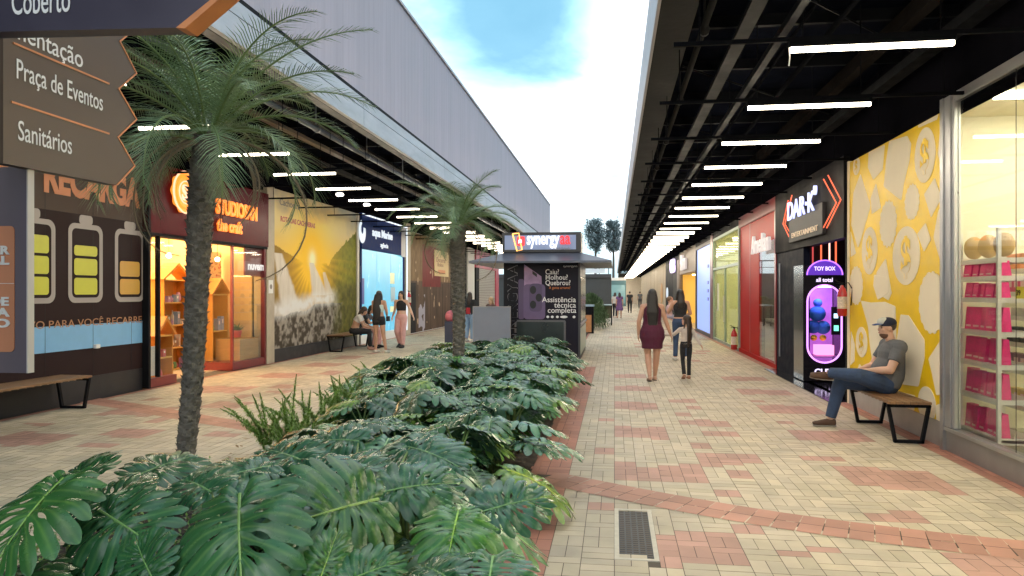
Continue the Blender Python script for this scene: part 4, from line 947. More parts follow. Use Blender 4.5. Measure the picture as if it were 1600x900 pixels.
    pur = emis('purple_glow', (.45, .15, 1), 1.8); MB().tube([O + R * u + U * v + Nn * .012 for u, v in win] + [O + R * win[0][0] + U * win[0][1] + Nn * .012], .016, 6).build('window_rim_light', emis('pink_violet_rim', (.75, .3, 1), 1.6), m, smooth=True)
    cr_ = [(.30 * math.cos(a), 1.92 + .26 * math.sin(a)) for a in [PI * i / 20 for i in range(21)]]; MB().poly(frm, cr_, -.05, .02).build('crown_panel', mat('crown_violet', (.05, .02, .16), .3, emit=(.2, .06, .8), estr=.5), m)
    MB().tube([O + R * u + U * v + Nn * .03 for u, v in cr_], .012, 6).build('crown_light', pur, m, smooth=True)
    lw_ = emis('pale_violet_letters', (.8, .65, 1), 1.4)
    text('TOY BOX', frm, -.18, 2.0, .10, lw_, 'lettering', m, width=.36, depth=.005, bold=.002, off=.03); text('all total', frm, -.14, 1.80, .10, lw_, 'lettering', m, width=.28, depth=.005, bold=.002, off=.004); text('CUT', frm, -.17, .15, .14, lw_, 'lettering', m, width=.3, depth=.005, bold=.004, off=.004)
    MB().obox(frm, -W2, W2, .44, .46, -.68, -.09).build('prize_floor', mat('violet_floor', (.4, .15, .5), .4), m)
    MB().obox(frm, -.32, .32, .31, 1.97, -.68, -.66).build('inner_back', mat('inner_pink_violet', (.35, .1, .4), .5, emit=(.6, .15, .8), estr=.5, var=.5, vscale=4), m)
    MB().obox(frm, -.25, .25, 1.70, 1.74, -.5, -.12).build('inner_light', emis('inner_cool_light', (.5, .8, 1), 5), m)
    MB().obox(frm, -.10, .2, .48, .66, -.35, -.12).build('prize_tray', emis('pink_screen', (1, .3, .6), 1.4), m)
    MB().obox(frm, .16, .30, .85, 1.35, -.16, -.10).build('control_panel', BLK, m); MB().obox(frm, .19, .26, 1.15, 1.23, -.10, -.095).build('screen', emis('small_blue_screen', (.5, .8, 1), 2), m); MB().obox(frm, .19, .27, .92, 1.02, -.10, -.095).build('screen', emis('small_green_screen', (.2, .9, .6), 1.4), m)
    MB().obox(frm, -.31, -.25, .9, 1.25, -.16, -.10).build('coin_slot_panel', BLK, m)
    rs = random.Random(8)
    for i, (u, v, r, c, nm) in enumerate(((-.03, 1.22, .15, (.03, .16, .6), 'largest blue'), (-.10, .98, .13, (.03, .14, .55), 'lower left blue'), (.07, .97, .13, (.04, .18, .62), 'lower right blue'), (-.02, 1.42, .08, (.05, .2, .65), 'small blue topmost'), (-.09, .78, .06, (.85, .5, .05), 'left yellow'), (.07, .78, .06, (.85, .5, .05), 'right yellow'))):
        p = O + R * u + U * v - Nn * .35; o = MB().ell(p, r, r, r * .95).build('plush_ball', mat('plush_%d' % i, c, .9, bump=.8, bscale=90), smooth=True); tag(o, '%s plush ball piled inside the toy machine' % nm, 'plush toy')
    for nm, loc_, col_, e_ in (('glow', (XR + .3, yc, 1.2), (.55, .25, 1), 9),):
        l = D.lights.new('machine_glow', 'POINT'); l.energy = e_; l.color = col_; l.shadow_soft_size = .12; lo = D.objects.new('machine_glow', l); COL.objects.link(lo); lo.location = (X, yc + .12, 1.6); lo.parent = m; lo.matrix_parent_inverse = Matrix.Translation(-m.location)
    tag(MB().tube([(XR - .0, ya + .35, 1.5), (XR - .0, ya + .35, 1.5)], .01, 4).build('tmp', BLK), 'x', 'x') if False else None
dark_shop()

def red_glass_shop():
    ya = RW(1216, 450)[0] + .01; yb = RW(1157, 450)[0]; t = thing('eyewear_shop', 'bright glossy red shop front with white lettering and lit eyewear display', 'shop front', (XR, (ya + yb) / 2, 0))
    red = mat('gloss_red_panel', (.36, .004, .003), .45, spec=.03); dr = mat('dark_red_frame', (.18, .01, .015), .3)
    ys = RW(1186, 450)[0]
    MB().obox(FR, -yb, -ys, .1, 3.35, -.06, 0).build('gloss_panel', red, t)
    u = -RW(1172, 450)[0]; MB().obox(FR, u - .02, u + .02, .1, 3.35, 0, .004).build('panel_joint', dr, t)
    MB().obox(FR, -ys, -ya, 2.75, 3.35, -.06, 0).build('gloss_panel', red, t)
    MB().obox(FR, -yb, -ya, 3.35, 3.62, -.06, .05).build('lintel', dr, t); MB().obox(FR, -yb, -ya, 0, .1, -.06, .04).build('threshold', red, t)
    MB().obox(FR, -ya - .14, -ya, .1, 3.35, -.06, .05).build('frame_post', dr, t)
    room(t, 1, ya + .02, ys, 1.8, 2.75, mat('brown_grey_wall', (.16, .13, .12), .5), mat('pale_tile_floor'), mat('cream_ceiling'), 20, 2, (1, .85, .7))
    MB().obox(FR, -ys, -ya - .14, .1, 2.75, -.02, -.008).build('window_pane', GLASS, t)
    fr = basis((XR - .05, 0, 0), (0, -1, 0), (0, 0, 1))
    u0 = -WX(XR - .15, 1176, 385)[0]; text('Amelian', fr, u0, 2.52, .56, emis('warm_white_letters', (1, .85, .8), .55), 'lettering', t, width=2.0, depth=.06, bold=.012, off=.08)
    frb = basis((XR + .9, 0, 0), (0, -1, 0), (0, 0, 1))
    for i, (z, c, nm) in enumerate(((2.25, (.7, .02, .02), 'red screen panel'), (1.75, (.75, .45, .3), 'framed glasses poster'), (1.35, (.6, .3, .25), 'lower glasses poster'))):
        MB().obox(frb, -ys + .1, -ya - .2, z - .17, z + .2, 0, .03).build('display_panel', mat('disp_%d' % i, c, .4, var=.4, vscale=5, emit=c, estr=.5), t)
    rs = random.Random(1)
    for k in range(5):
        y = lerp(ya + .3, ys - .2, k / 4.0); z = 1.02
        g_ = MB()
        for s_ in (-.035, .035): g_.tube([(XR + .4, y + s_ + .028 * math.cos(a), z + .03 + .024 * math.sin(a)) for a in [2 * PI * i / 12 for i in range(13)]], .005, 5)
        o = g_.build('eyeglasses', mat('glasses_%d' % k, (.1 + .1 * k, .03, .02), .3)); tag(o, 'pair of eyeglasses on the grey plinth in the red shop', 'eyeglasses', 'eyeglasses on the grey plinth')
    p = MB(); p.box(XR + .12, XR + .6, ya + .2, ys - .1, .012, .08); p.box(XR + .12, XR + .6, ya + .2, ya + .27, .08, .93); p.box(XR + .12, XR + .6, ys - .17, ys - .1, .08, .93); p.box(XR + .12, XR + .6, ya + .2, ys - .1, .93, 1.0); tag(p.build('plinth', mat('plinth_grey', (.42, .38, .33), .5)), 'grey open display plinth inside the red shop window', 'display plinth')
red_glass_shop()

def glass_shop(y0, y1, lab, lit, tint, wall, transom=2.3, post=None, strength=40, nm='glass_shop'):
    t = thing(nm, lab, 'shop front', (XR, (y0 + y1) / 2, 0))
    room(t, 1, y0, y1, 3, 3.4, wall, mat('pale_tile_floor'), mat('cream_ceiling'), strength, 2, lit)
    pm = post or ALU
    f = frame_rect(FR, -y1, -y0, .0, 3.42, .08, -.03, .05); f.obox(FR, -y1 + .08, -y0 - .08, transom, transom + .08, -.03, .045); u = -(y0 + y1) / 2; f.obox(FR, u - .025, u + .025, .08, transom, -.03, .04); f.build('window_frame', pm, t)
    MB().obox(FR, -y1 + .08, u - .025, .08, transom, -.01, 0).build('window_pane', tint, t); MB().obox(FR, u + .025, -y0 - .08, .08, transom, -.01, 0).build('window_pane', tint, t); MB().obox(FR, -y1 + .08, -y0 - .08, transom + .08, 3.34, -.01, 0).build('window_pane', tint, t)
    MB().obox(FR, -y1, -y0, 3.42, 3.62, -.03, .05).build('lintel', BLK, t)
    return t
ya = RW(1157, 450)[0] + .02; yb = RW(1116, 450)[0]
gt = glass_shop(ya, yb, 'shop front of green tinted glass with yellow light inside', (1, .9, .45), glassmat('green_glass', (.9, .95, .8), .5, .25, (.72, .76, .45)), mat('olive_cream_wall', (.72, .68, .38), .6), 2.35, mat('grey_green_frame', (.25, .32, .28), .4, .4))
MB().obox(FR, -yb + 1.0, -yb + 1.2, 1.0, 1.9, .0, .03).build('notice', WHITE, gt)
MB().obox(FR, -(ya + yb) / 2 + .08, -(ya + yb) / 2 + .12, .7, 1.5, .04, .09).build('door_handle', ALU, gt)
tag(MB().obox(FR, -yb - .55, -yb, 0, 3.62, -.1, .06).build('wine_pillar', mat('wine_pillar', (.14, .015, .03), .35)), 'narrow dark wine pillar right of the pale blue shop front', 'column')
y2 = RW(1072, 450)[0] * 1.0; y2 = RW(1090, 450)[0] + 3.2
bt = thing('blue_glass_shop', 'shop front with a frosted pale blue lit window', 'shop front', (XR, 30, 0))
a0, a1 = yb + .56, RW(1090, 450)[0] + .3
room(bt, 1, a0, a1, 2.5, 3.3, mat('pale_blue_wall', (.4, .5, .75), .6), mat('pale_tile_floor'), mat('cream_ceiling'), 14, 2, (.7, .85, 1))
frame_rect(FR, -a1, -a0, 0, 3.45, .12, -.03, .06).build('window_frame', mat('dark_wood_frame', (.04, .03, .03), .5), bt)
MB().obox(FR, -a1 + .12, -a0 - .12, .12, 3.33, -.01, 0).build('window_pane', mat('frosted_blue_film', (.30, .42, .78), .35, emit=(.30, .45, .95), estr=.55, var=.15, vscale=1.2), bt)
for k, z in enumerate((2.5, 1.9, 1.6, 1.3)): MB().obox(FR, -a0 - 1.2, -a0 - .9, z, z + .12, .001, .01).build('window_mark', mat('blue_mark', (.1, .14, .4), .5), bt)
MB().obox(FR, -a1, -a0, 3.45, 3.62, -.03, .05).build('lintel', BLK, bt)
# gold lit shop
b0, b1 = a1 + .02, RW(1063, 450)[0]
wd = mat('brown_wood_front', (.16, .095, .05), .5, var=.3, vscale=4, stretch=(1, 1, 5))
gs = thing('gold_shop', 'wood clad shop with white sign above golden lit shelves', 'shop front', (XR, (b0 + b1) / 2, 0))
room(gs, 1, b0, b1, 2, 2.5, mat('golden_glow_wall', (.75, .5, .12), .5, emit=(1, .6, .1), estr=.35), mat('pale_tile_floor'), mat('cream_ceiling'), 20, 2, (1, .75, .3))  # walls emit a golden glow of their own, added to the ceiling lights
MB().obox(FR, -b1, -b0, 2.5, 3.62, -.1, .04).build('sign_fascia', wd, gs); MB().obox(FR, -b1, -b1 + .3, 0, 2.5, -.1, .04).build('frame_post', wd, gs)
text('Bim', FR, -b1 + 1.5, 2.72, 1.0, emis('warm_white_letters', (1, .85, .8), .55), 'lettering', gs, width=2.6, depth=.1, bold=.03, off=.06)
sm = MB()
for z in (.5, .9, 1.3, 1.7, 2.1): sm.box(XR + .8, XR + 1.1, b0 + .5, b1 - .5, z, z + .03)
sm.build('shelf_board', WHITE, gs)
rs = random.Random(2)
for z in (.53, .93, 1.33, 1.73):
    for k in range(7):
        y = lerp(b0 + .9, b1 - .9, k / 6); o = MB().loft([((XR + .9, y, z), .1, .14), ((XR + .9, y, z + .12), .09, .13), ((XR + .9, y, z + .2), .04, .07)], n=8).build('handbag', mat('boxed_%s' % rs.choice(['orange_box', 'plum_box', 'black_case']))); tag(o, 'small bag on the golden lit shelves of the wood clad shop', 'bag', 'bags on the golden shelves')
# dark arcade shop with blue sign
d0, d1 = b1 + .02, RW(1040, 450)[0]
ds = thing('dark_shop', 'dark shop front with pale violet glowing sign and round logo', 'shop front', (XR, (d0 + d1) / 2, 0))
MB().obox(FR, -d1, -d0, 0, 3.62, -.1, .0).build('front_panel', mat('black_front_panel'), ds); MB().obox(FR, -d0 - 4.2, -d0 - 1.6, 0, 2.6, 0, .04).build('doorway', mat('pit_dark'), ds)
MB().obox(FR, -d0 - 1.4, -d0 - .2, .2, 3.3, 0, .06).build('slatted_panel', wd, ds)
text('CB', FR, -d0 - 5.4, 2.75, 1.0, emis('pale_violet_letters', (.8, .65, 1), 1.4), 'lettering', ds, width=3.2, depth=.1, bold=.04, off=.06)
MB().poly(FR, ring(-d1 + 2, 1.55, .8, .35, 24), .02, .05).build('round_logo', emis('soft_white_letters', (.8, .9, 1), .9), ds)
# hoardings to the end
cb = mat('beige_ply_hoarding', (.40, .30, .18), .55, var=.18, vscale=1.2, stretch=(1, 1, .4))
y = d1 + .1; i = 0
labs = ['beige wooden hoarding next to the dark shop on the right', 'second beige hoarding further down the right side', 'third beige hoarding further down the right side', 'last beige shop front at the far right end']
for L in (11, 10, 10, 14):
    t = thing('hoarding', labs[i], 'hoarding', (XR, y + L / 2, 0)); e_ = min(y + L, 99.5)
    MB().obox(FR, -e_, -y, 0, 3.6, -.1, 0).build('board', cb, t); jm = MB(); k = y + 2.4
    while k < e_: jm.obox(FR, -k - .03, -k + .03, 0, 3.6, 0, .01); k += 2.4
    jm.build('board_joint', mat('joint_brown', (.1, .07, .04), .7), t); 
    if i == 0: MB().poly(FR, ring(-y - 4, 1.5, 1.1, .75, 24), .0, .02).build('orange_emblem', mat('amber_print', (.45, .22, .06), .5), t)
    y += L + .1; i += 1
eo = MB().box(.5, XR + .3, 99.3, 99.6, 0, 4.1).build('end_wall', mat('pale_end_wall', (.5, .42, .32), .6, var=.1)); tag(eo, 'pale wall closing the far end of the right walkway', 'wall')
# ================================================================== KIOSK
def kiosk():
    Y0 = 17.45; Y1 = 20.9; X0 = KY(Y0, 787, 500)[0]; X1 = KY(Y0, 906, 500)[0]
    t = thing('kiosk', 'black phone repair kiosk with lit white sign and phone poster', 'kiosk', ((X0 + X1) / 2, Y0, 0))
    bk = mat('kiosk_black', (.008, .008, .013), .4, spec=.2, var=.2, vscale=1.5); zt = KY(Y0, 850, 363)[1]; zs = KY(Y0, 850, 394)[1]; zc = KY(Y0, 850, 410)[1]
    MB().box(X0, X1, Y0, Y1, .0, zs).build('body', bk, t)
    MB().box(X0 - .03, X1 + .03, Y0 - .03, Y0 + .9, zs, zt).build('sign_box', mat('sign_box_dark', (.03, .03, .035), .4), t)
    fr = basis((X0, Y0 - .0, 0), (1, 0, 0), (0, 0, 1)); w = X1 - X0
    MB().obox(fr, .03, w - .09, zs + .06, zt - .07, .03, .04).build('sign_face', mat('pale_blue_white_sign', (.24, .30, .46), .5, emit=(.3, .42, .75), estr=.12), t)
    # awning: flared skirt around
    a = MB(); o1 = .75; fz = zc - .03
    ins = [(X0 - .02, Y0 - .02), (X1 + .02, Y0 - .02), (X1 + .02, Y1 + .02), (X0 - .02, Y1 + .02)]; ous = [(X0 - o1, Y0 - .5), (X1 + o1, Y0 - .5), (X1 + o1, Y1 + .5), (X0 - o1, Y1 + .5)]
    vv = [(x, y, zs - .02) for x, y in ins] + [(x, y, fz + .05) for x, y in ous] + [(x, y, fz) for x, y in ous] + [(x, y, fz + .02) for x, y in ins]
    a.add(vv, [(i, (i + 1) % 4, 4 + (i + 1) % 4, 4 + i)[::-1] for i in range(4)] + [(4 + i, 4 + (i + 1) % 4, 8 + (i + 1) % 4, 8 + i)[::-1] for i in range(4)] + [(8 + i, 8 + (i + 1) % 4, 12 + (i + 1) % 4, 12 + i)[::-1] for i in range(4)])
    a.build('awning', mat('grey_blue_awning', (.10, .11, .14), .35, .3, var=.1), t)
    tm = MB(); tm.box(X0 - .01, X1 + .012, Y0 - .012, Y0, 0, .06); tm.box(X1 - .035, X1 + .012, Y0 - .013, Y0 + .0, .06, zc); tm.build('corner_trim', mat('dark_trim', (.05, .05, .055), .4), t)
    # letters
    red = emis('red_sign_letters', (1, .04, .05), 1.3); wh = emis('white_sign_letters', (1, 1, 1), 1.3)
    PX_ = lambda px: KY(Y0 - .04, px, 400)[0] - X0; PZ = lambda py: KY(Y0 - .04, 850, py)[1]
    text('synergy', fr, PX_(823), PZ(381.5), .42, wh, 'lettering', t, width=PX_(874) - PX_(823), depth=.03, bold=.008, off=.05); text('aa', fr, PX_(875), PZ(381.5), .42, red, 'lettering', t, width=PX_(891) - PX_(875), depth=.03, bold=.006, off=.05)
    text('Mobilidade', fr, PX_(866), PZ(390.5), .10, mat('grey_print'), 'lettering', t, width=PX_(891) - PX_(866), off=.045)
    MB().poly(fr, rrect(PX_(808), PX_(820), PZ(384), PZ(369), .04), .04, .065).build('logo_badge', red, t); text('s', fr, PX_(810.5), PZ(380.5), .2, wh, 'lettering', t, depth=.02, bold=.012, off=.068)
    fx = [(801, 365), (811, 364), (812, 372), (816, 390), (808, 392), (801, 365)]
    MB().tube([fr[0] + fr[1] * PX_(x) + fr[2] * PZ(y) + fr[3] * .06 for x, y in fx], .014, 5).build('neon_frame', emis('amber_neon', (1, .45, .1), 2.5), t)
    # poster
    fp = basis((X0, Y0, 0), (1, 0, 0), (0, 0, 1)); QX = lambda px: KY(Y0, px, 400)[0] - X0; QZ = lambda py: KY(Y0, 850, py)[1]
    MB().obox(fp, QX(806), w - .03, .05, QZ(412), 0, .004).build('poster', mat('navy_black_poster', (.008, .007, .016), .5, spec=.2), t)
    wp = mat('white_poster_print', (.72, .72, .74), .5, emit=(1, 1, 1), estr=.0); op = mat('orange_poster_print', (.6, .2, .05), .5)
    for s_, x, y, sz, x1 in (('Caiu?', 852, 428.5, .17, 873), ('Molhou?', 852, 437, .17, 886.5), ('Quebrou?', 852, 445.5, .17, 891), ('Assistência', 847, 472, .18, 900), ('técnica', 866, 480.5, .18, 900), ('completa', 855.5, 488.5, .18, 900)):
        text(s_, fp, QX(x), QZ(y), sz, wp, 'lettering', t, width=QX(x1) - QX(x), depth=.003, bold=.001, off=.015)
    text('A gente arruma!', fp, QX(858), QZ(451.5), .09, op, 'lettering', t, width=QX(891) - QX(858), depth=.003, off=.015)
    text('synergyaa', fp, QX(880), QZ(417.5), .07, wp, 'lettering', t, width=QX(902) - QX(880), depth=.003, off=.015)
    text('www.synergyaa.com.br', fp, QX(832), QZ(560), .09, wp, 'lettering', t, width=QX(883) - QX(832), depth=.003, bold=.002, off=.015)
    for k, px in enumerate((856, 863, 871, 881, 897)):
        MB().poly(fp, ring(QX(px), QZ(495), .035 if k != 3 else .09, .03, 12), .013, .016).build('brand_mark', wp, t)
    # printed phone and laptop
    pu = mat('phone_purple', (.11, .075, .17), .4, var=.1); pd = mat('phone_dark_purple', (.075, .05, .12), .4); pk = mat('phone_screen', (.30, .20, .36), .4, var=.35, vscale=3); bkk = mat('print_black', (.006, .006, .008), .4)
    R1 = lambda x0, x1, y0, y1, r, d0, d1, m_, nm: MB().poly(fp, rrect(QX(x0), QX(x1), QZ(y1), QZ(y0), r), d0, d1).build(nm, m_, t)
    MB().poly(fp, [(QX(819), QZ(413)), (QX(846), QZ(432)), (QX(847), QZ(455)), (QX(819), QZ(452))], .004, .006).build('phone_print', pk, t)
    MB().poly(fp, [(QX(832), QZ(423)), (QX(839), QZ(428)), (QX(839), QZ(433)), (QX(832), QZ(428))], .006, .008).build('phone_camera_print', bkk, t)
    R1(810, 819, 436, 499, .05, .004, .006, pd, 'phone_print'); R1(818, 852, 444, 499, .09, .0062, .009, pu, 'phone_print'); R1(827, 847, 443, 487, .10, .009, .012, pd, 'phone_camera_print')
    for x, y in ((833, 453), (842, 465), (833, 476)): MB().poly(fp, ring(QX(x), QZ(y), .075, .095, 18), .012, .016).build('lens_print', bkk, t)
    R1(804, 884, 500, 550, .04, .004, .008, mat('laptop_edge', (.09, .09, .1), .4), 'laptop_print'); R1(807, 881, 503, 547, .02, .008, .010, mat('laptop_screen', (.012, .02, .02), .3, var=.5, vscale=2), 'laptop_print')
    MB().poly(fp, [(QX(806), QZ(550)), (QX(884), QZ(550)), (QX(895), QZ(556)), (QX(806), QZ(555))], .008, .014).build('laptop_print', mat('laptop_silver', (.35, .34, .38), .35), t)
    fs_ = basis((X0 + .36, Y0, 0), (0, 0, 1), (-1, 0, 0))
    text('SYNERGYAA', fs_, .35, .02, .36, mat('outline_grey', (.16, .16, .18), .5), 'lettering', t, width=1.9, depth=.003, bold=-.002, off=.004)
    text('SYNERGYAA', fs_, .37, .035, .32, bk, 'lettering', t, width=1.86, depth=.003, off=.0085)
    # lit side window
    s_ = MB(); s_.box(X1 + .001, X1 + .012, Y0 + .3, Y1 - .3, .9, zc - .35); s_.build('side_window', mat('kiosk_side_glass', (.06, .07, .07), .1, coat=.5), t)
    b_ = MB(); b_.box(X1 + .001, X1 + .014, Y0 + .08, Y1 - .08, .12, .75); b_.build('side_counter', mat('pale_green_counter', (.25, .33, .3), .3), t)
    MB().box(X1 + .0, X1 + .03, Y0 + .05, Y1, .80, .86).build('side_ledge', mat('dull_metal'), t)
kiosk()
def board():
    x0, z1 = KY(16.3, 740, 480); x1, _ = KY(16.3, 797, 480); t = thing('sandwich_board', 'plain grey blue display board standing before the kiosk', 'display board', (x0, 16.3, 0))
    MB().box(x0, x1, 16.28, 16.31, .12, z1).build('panel', mat('grey_blue_board', (.19, .22, .29), .5, var=.05), t)
    f = MB(); 
    for a, b, c, d in ((x0 - .015, x0, .1, z1), (x1, x1 + .015, .1, z1), (x0 - .015, x1 + .015, z1, z1 + .02)): f.box(a, b, 16.27, 16.32, c, d)
    f.build('frame', mat('dull_metal'), t)
    for x in (x0 + .05, x1 - .05): MB().tube([(x, 16.3, .0), (x, 16.3, .12)], .012, 6).build('leg', BLK, t)
board()
# litter bin by the second palm
def litter_bin():
    x, y = KY(19.5, 702, 500)[0], 19.5; t = thing('litter_bin', 'slim navy litter bin with pink red lid behind the second palm', 'litter bin', (x, y, 0))
    MB().box(x - .13, x + .16, y, y + .3, 0, .82).build('body', mat('navy_bin', (.03, .04, .08), .5), t); MB().ell((x + .015, y + .15, .95), .17, .17, .17).build('lid', mat('pink_red_lid', (.45, .12, .16), .6), t, smooth=True)
litter_bin()

# ================================================================== SIGNPOST (near left)
def signpost():
    P0 = cw(-2.0, 2.9); px, py = P0[0] - .10, P0[1] - .12
    t = thing('direction_sign', 'dark arrow signpost reading Coberto, Praça de Eventos and Sanitários, near left', 'signpost', (px, py, 0))
    MB().box(px - .06, px + .02, py - .02, py + .06, 0, 3.0).build('post', mat('post_dark_purple', (.06, .05, .07), .4, .3), t, bevel=.006)
    edge = mat('copper_edge', (.50, .19, .07), .4, .3, var=.15)
    wp = mat('sign_white_lettering', (.75, .75, .76), .5)
    # brown blade, almost parallel with the shops
    A = Vector((*cw(-2.0, 2.9), 0)); B = Vector((*cw(-2.0 + .087 * .87, 3.77), 0)); Rr = (B - A).normalized()
    fr = basis(A, Rr, (0, 0, 1)); L = (B - A).length
    def UV(x, y):
        # sight line onto the blade plane
        t_ = (x - 800) / F; best = None
        # solve A + s R on the ray (t_, 1)
        la, da = -2.0, 2.9; lr, dr = .087 / 1.0038, 1 / 1.0038
        s_ = (t_ * da - la) / (lr - t_ * dr); d = da + dr * s_; return s_, H - (y - HY) * d / F
    brown = mat('bronze_brown_panel', (.075, .048, .032), .42, var=.06, vscale=2, spec=.3)
    pts = [UV(5, -60), UV(5, 255), UV(181, 289), UV(209, 259), UV(183, 214), UV(212, 186), UV(184, 138), UV(212, 114), UV(186, 64), UV(205, 48), UV(190, -20), UV(150, -60)]
    MB().poly(fr, pts, -.05, 0).build('arrow_panel', brown, t)
    MB().poly(fr, pts[2:11] + [(u + .012, v) for u, v in pts[2:11]][::-1], -.055, .003).build('copper_edging', edge, t)
    for (a, b) in ((( 20, 67), (170, 131)), ((17, 159), (170, 209))):
        u0, v0 = UV(*a); u1, v1 = UV(*b); MB().poly(fr, [(u0, v0 - .004), (u1, v1 - .004), (u1, v1 + .004), (u0, v0 + .004)], 0, .004).build('divider_line', edge, t)
    for s_, a, e_, sz in (('Alimentação', (-22, 52), (129, 95), .115), ('Praça de Eventos', (24, 121), (159, 173), .115), ('Sanitários', (27, 219), (111, 240), .115)):
        u0, v0 = UV(*a); u1, v1 = UV(*e_); text(s_, fr, u0, (v0 + v1) / 2, sz, wp, 'lettering', t, width=u1 - u0, depth=.0012, bold=.0004, off=.001)
    # top blade facing up the walk
    O = Vector((*cw(-1.62, 2.28), 0)); fr2 = basis((0, O.y, 0), (1, 0, 0), (0, 0, 1)); Yp = O.y
    Q = lambda x, y: KY(Yp, x, y)
    dark = mat('dark_purple_blade', (.035, .030, .055), .35, .2, var=.08)
    bp = [Q(-160, 53), Q(283, 43), Q(346, -8), Q(400, -60), Q(-160, -60)]
    MB().poly(fr2, bp, -.06, 0).build('arrow_panel', dark, t); MB().poly(fr2, [Q(276, 44), Q(290, 45), Q(352, -8), Q(405, -60), Q(393, -60), Q(340, -8)], -.065, .004).build('copper_edging', edge, t)
    q0 = Q(18, 22); q1 = Q(109, 16); text('Coberto', fr2, q0[0], (q0[1] + q1[1]) / 2 - .003, .115, wp, 'lettering', t, width=q1[0] - q0[0], depth=.0012, bold=.0006, off=.001)
    text('Estacionamento', fr2, q0[0], (q0[1] + q1[1]) / 2 + .11, .115, wp, 'lettering', t, depth=.004, bold=.002)
    # information panel below
    Yp2 = cw(-2.0, 3.05)[1]; fr3 = basis((0, Yp2, 0), (1, 0, 0), (0, 0, 1)); S3 = lambda x, y: KY(Yp2, x, y)
    pur = mat('purple_grey_panel', (.105, .082, .11), .45, var=.05); x0, z1 = S3(-150, 265); x1, z0 = S3(42, 583)
    MB().obox(fr3, x0, x1, z0, z1, -.03, 0).build('info_panel', pur, t); MB().obox(fr3, x1 - .0, x1 + .006, z0, z1, -.032, .002).build('panel_edge', mat('pale_panel_edge', (.55, .52, .5), .5), t)
    a0, b1_ = S3(-120, 355); a1, b0 = S3(23, 550); org = mat('orange_info_print', (.56, .22, .11), .5)
    MB().poly(fr3, rrect(a0, a1, b0, b1_, .02), 0, .003).build('orange_field', org, t)
    MB().obox(fr3, a0, a1, S3(0, 443)[1] - .001, S3(0, 443)[1] + .001, .003, .004).build('divider_line', wp, t)
    for s_, y in (('EXPLORAR', 397), ('O LOCAL', 413), ('TUDO DE', 477), ('BOM NA', 494), ('REGIÃO', 511)):
        ur, v = S3(16, y); text(s_, fr3, ur - .32, v, .048, wp, 'lettering', t, width=.32, depth=.003, bold=.002, off=.004)
signpost()

# ================================================================== BENCHES
def bench(x0, x1, y0, y1, label, zt=.45, splay=.07):
    """wooden slat top along y on two dark trapezoid frames"""
    t = thing('bench', label, 'bench', ((x0 + x1) / 2, (y0 + y1) / 2, 0)); wood = mat('bench_wood', (.22, .12, .055), .5, var=.35, vscale=5, stretch=(1, .25, 1), bump=.2, bscale=60)
    s = MB(); n = 6; w = (x1 - x0) / n
    for i in range(n): s.box(x0 + i * w + .004, x0 + (i + 1) * w - .004, y0, y1, zt - .028, zt)
    k = y0 + .05
    while k < y1: s.box(x0 + .003, x1 - .003, k, k + .03, zt - .034, zt - .029); k += .12
    s.build('seat', wood, t, bevel=.002)
    r = .02
    for yy in (y0 + .06, y1 - .06):
        f = MB(); a, b = x0 + .01, x1 - .01
        P = [Vector((a, yy, zt - .05)), Vector((a + splay, yy, .02)), Vector((b - splay, yy, .02)), Vector((b, yy, zt - .05))]
        for i in range(4):
            p, q = P[i], P[(i + 1) % 4]; d = (q - p).normalized(); n_ = Vector((0, 1, 0)); m_ = d.cross(n_)
            vv = [c + n_ * sx * .022 + m_ * sz * .016 for c in (p - d * .012, q + d * .012) for sx, sz in ((-1, -1), (1, -1), (1, 1), (-1, 1))]
            f.add(vv, [(0, 3, 2, 1), (4, 5, 6, 7), (0, 1, 5, 4), (1, 2, 6, 5), (2, 3, 7, 6), (3, 0, 4, 7)])
        f.build('leg', BLK, t)
    return t
bench(2.90, 3.33, 8.32, 9.66, 'wooden slat bench under the seated man by the yellow wall')
bench(-7.70, -7.20, 5.6, 9.35, 'wooden slat bench in front of the brown battery hoarding', .46)
bench(-7.66, -7.18, 18.9, 21.0, 'dark wooden bench below the waterfall poster where two women sit', .46)

# ================================================================== FIRE EXTINGUISHERS
def extinguisher(x, y, z, lab, side, k=1.0, stand=False):
    t = thing('fire_extinguisher', lab, 'fire extinguisher', (x, y, z), 'fire extinguishers'); red = mat('extinguisher_red', (.42, .015, .02), .25, coat=.4, var=.1)
    prof = [(0, .07), (.02, .085), (.42, .085), (.50, .06), (.54, .03), (.57, .028)]
    MB().loft([((x, y, z + h * k), r * k, r * k) for h, r in prof], n=16).build('cylinder', red, t, smooth=True)
    v = MB(); v.tube([(x, y, z + .57 * k), (x, y, z + .63 * k)], .02 * k, 8); v.tube([(x - .01, y, z + .62 * k), (x - .10, y, z + .67 * k)], .01 * k, 6); v.tube([(x, y, z + .60 * k), (x - .09, y, z + .61 * k)], .008 * k, 6); v.build('valve_handle', BLK, t)
    MB().tube([(x, y, z + .6 * k), (x + .08, y - .02, z + .62 * k), (x + .13, y - .03, z + .5 * k), (x + .11, y - .03, z + .2 * k)], .011 * k, 6).build('hose', BLK, t, smooth=True)
    MB().loft([((x, y, z + .14 * k), .0865 * k, .0865 * k), ((x, y, z + .36 * k), .0865 * k, .0865 * k)], n=16).build('label_band', mat('pale_label', (.6, .5, .42), .5, var=.4, vscale=40), t)
x, y = G(1147, 548); extinguisher(x, y, .03, 'red fire extinguisher standing on the paving by the red shop', 1, 1.0)
MB().tube([(x, y, 0), (x, y, .03)], .12, 12)
y_, z_ = WX(XR - .13, 1316, 494); extinguisher(XR - .13, y_, z_, 'red fire extinguisher hung on the edge of the yellow patterned wall', 1, .78)
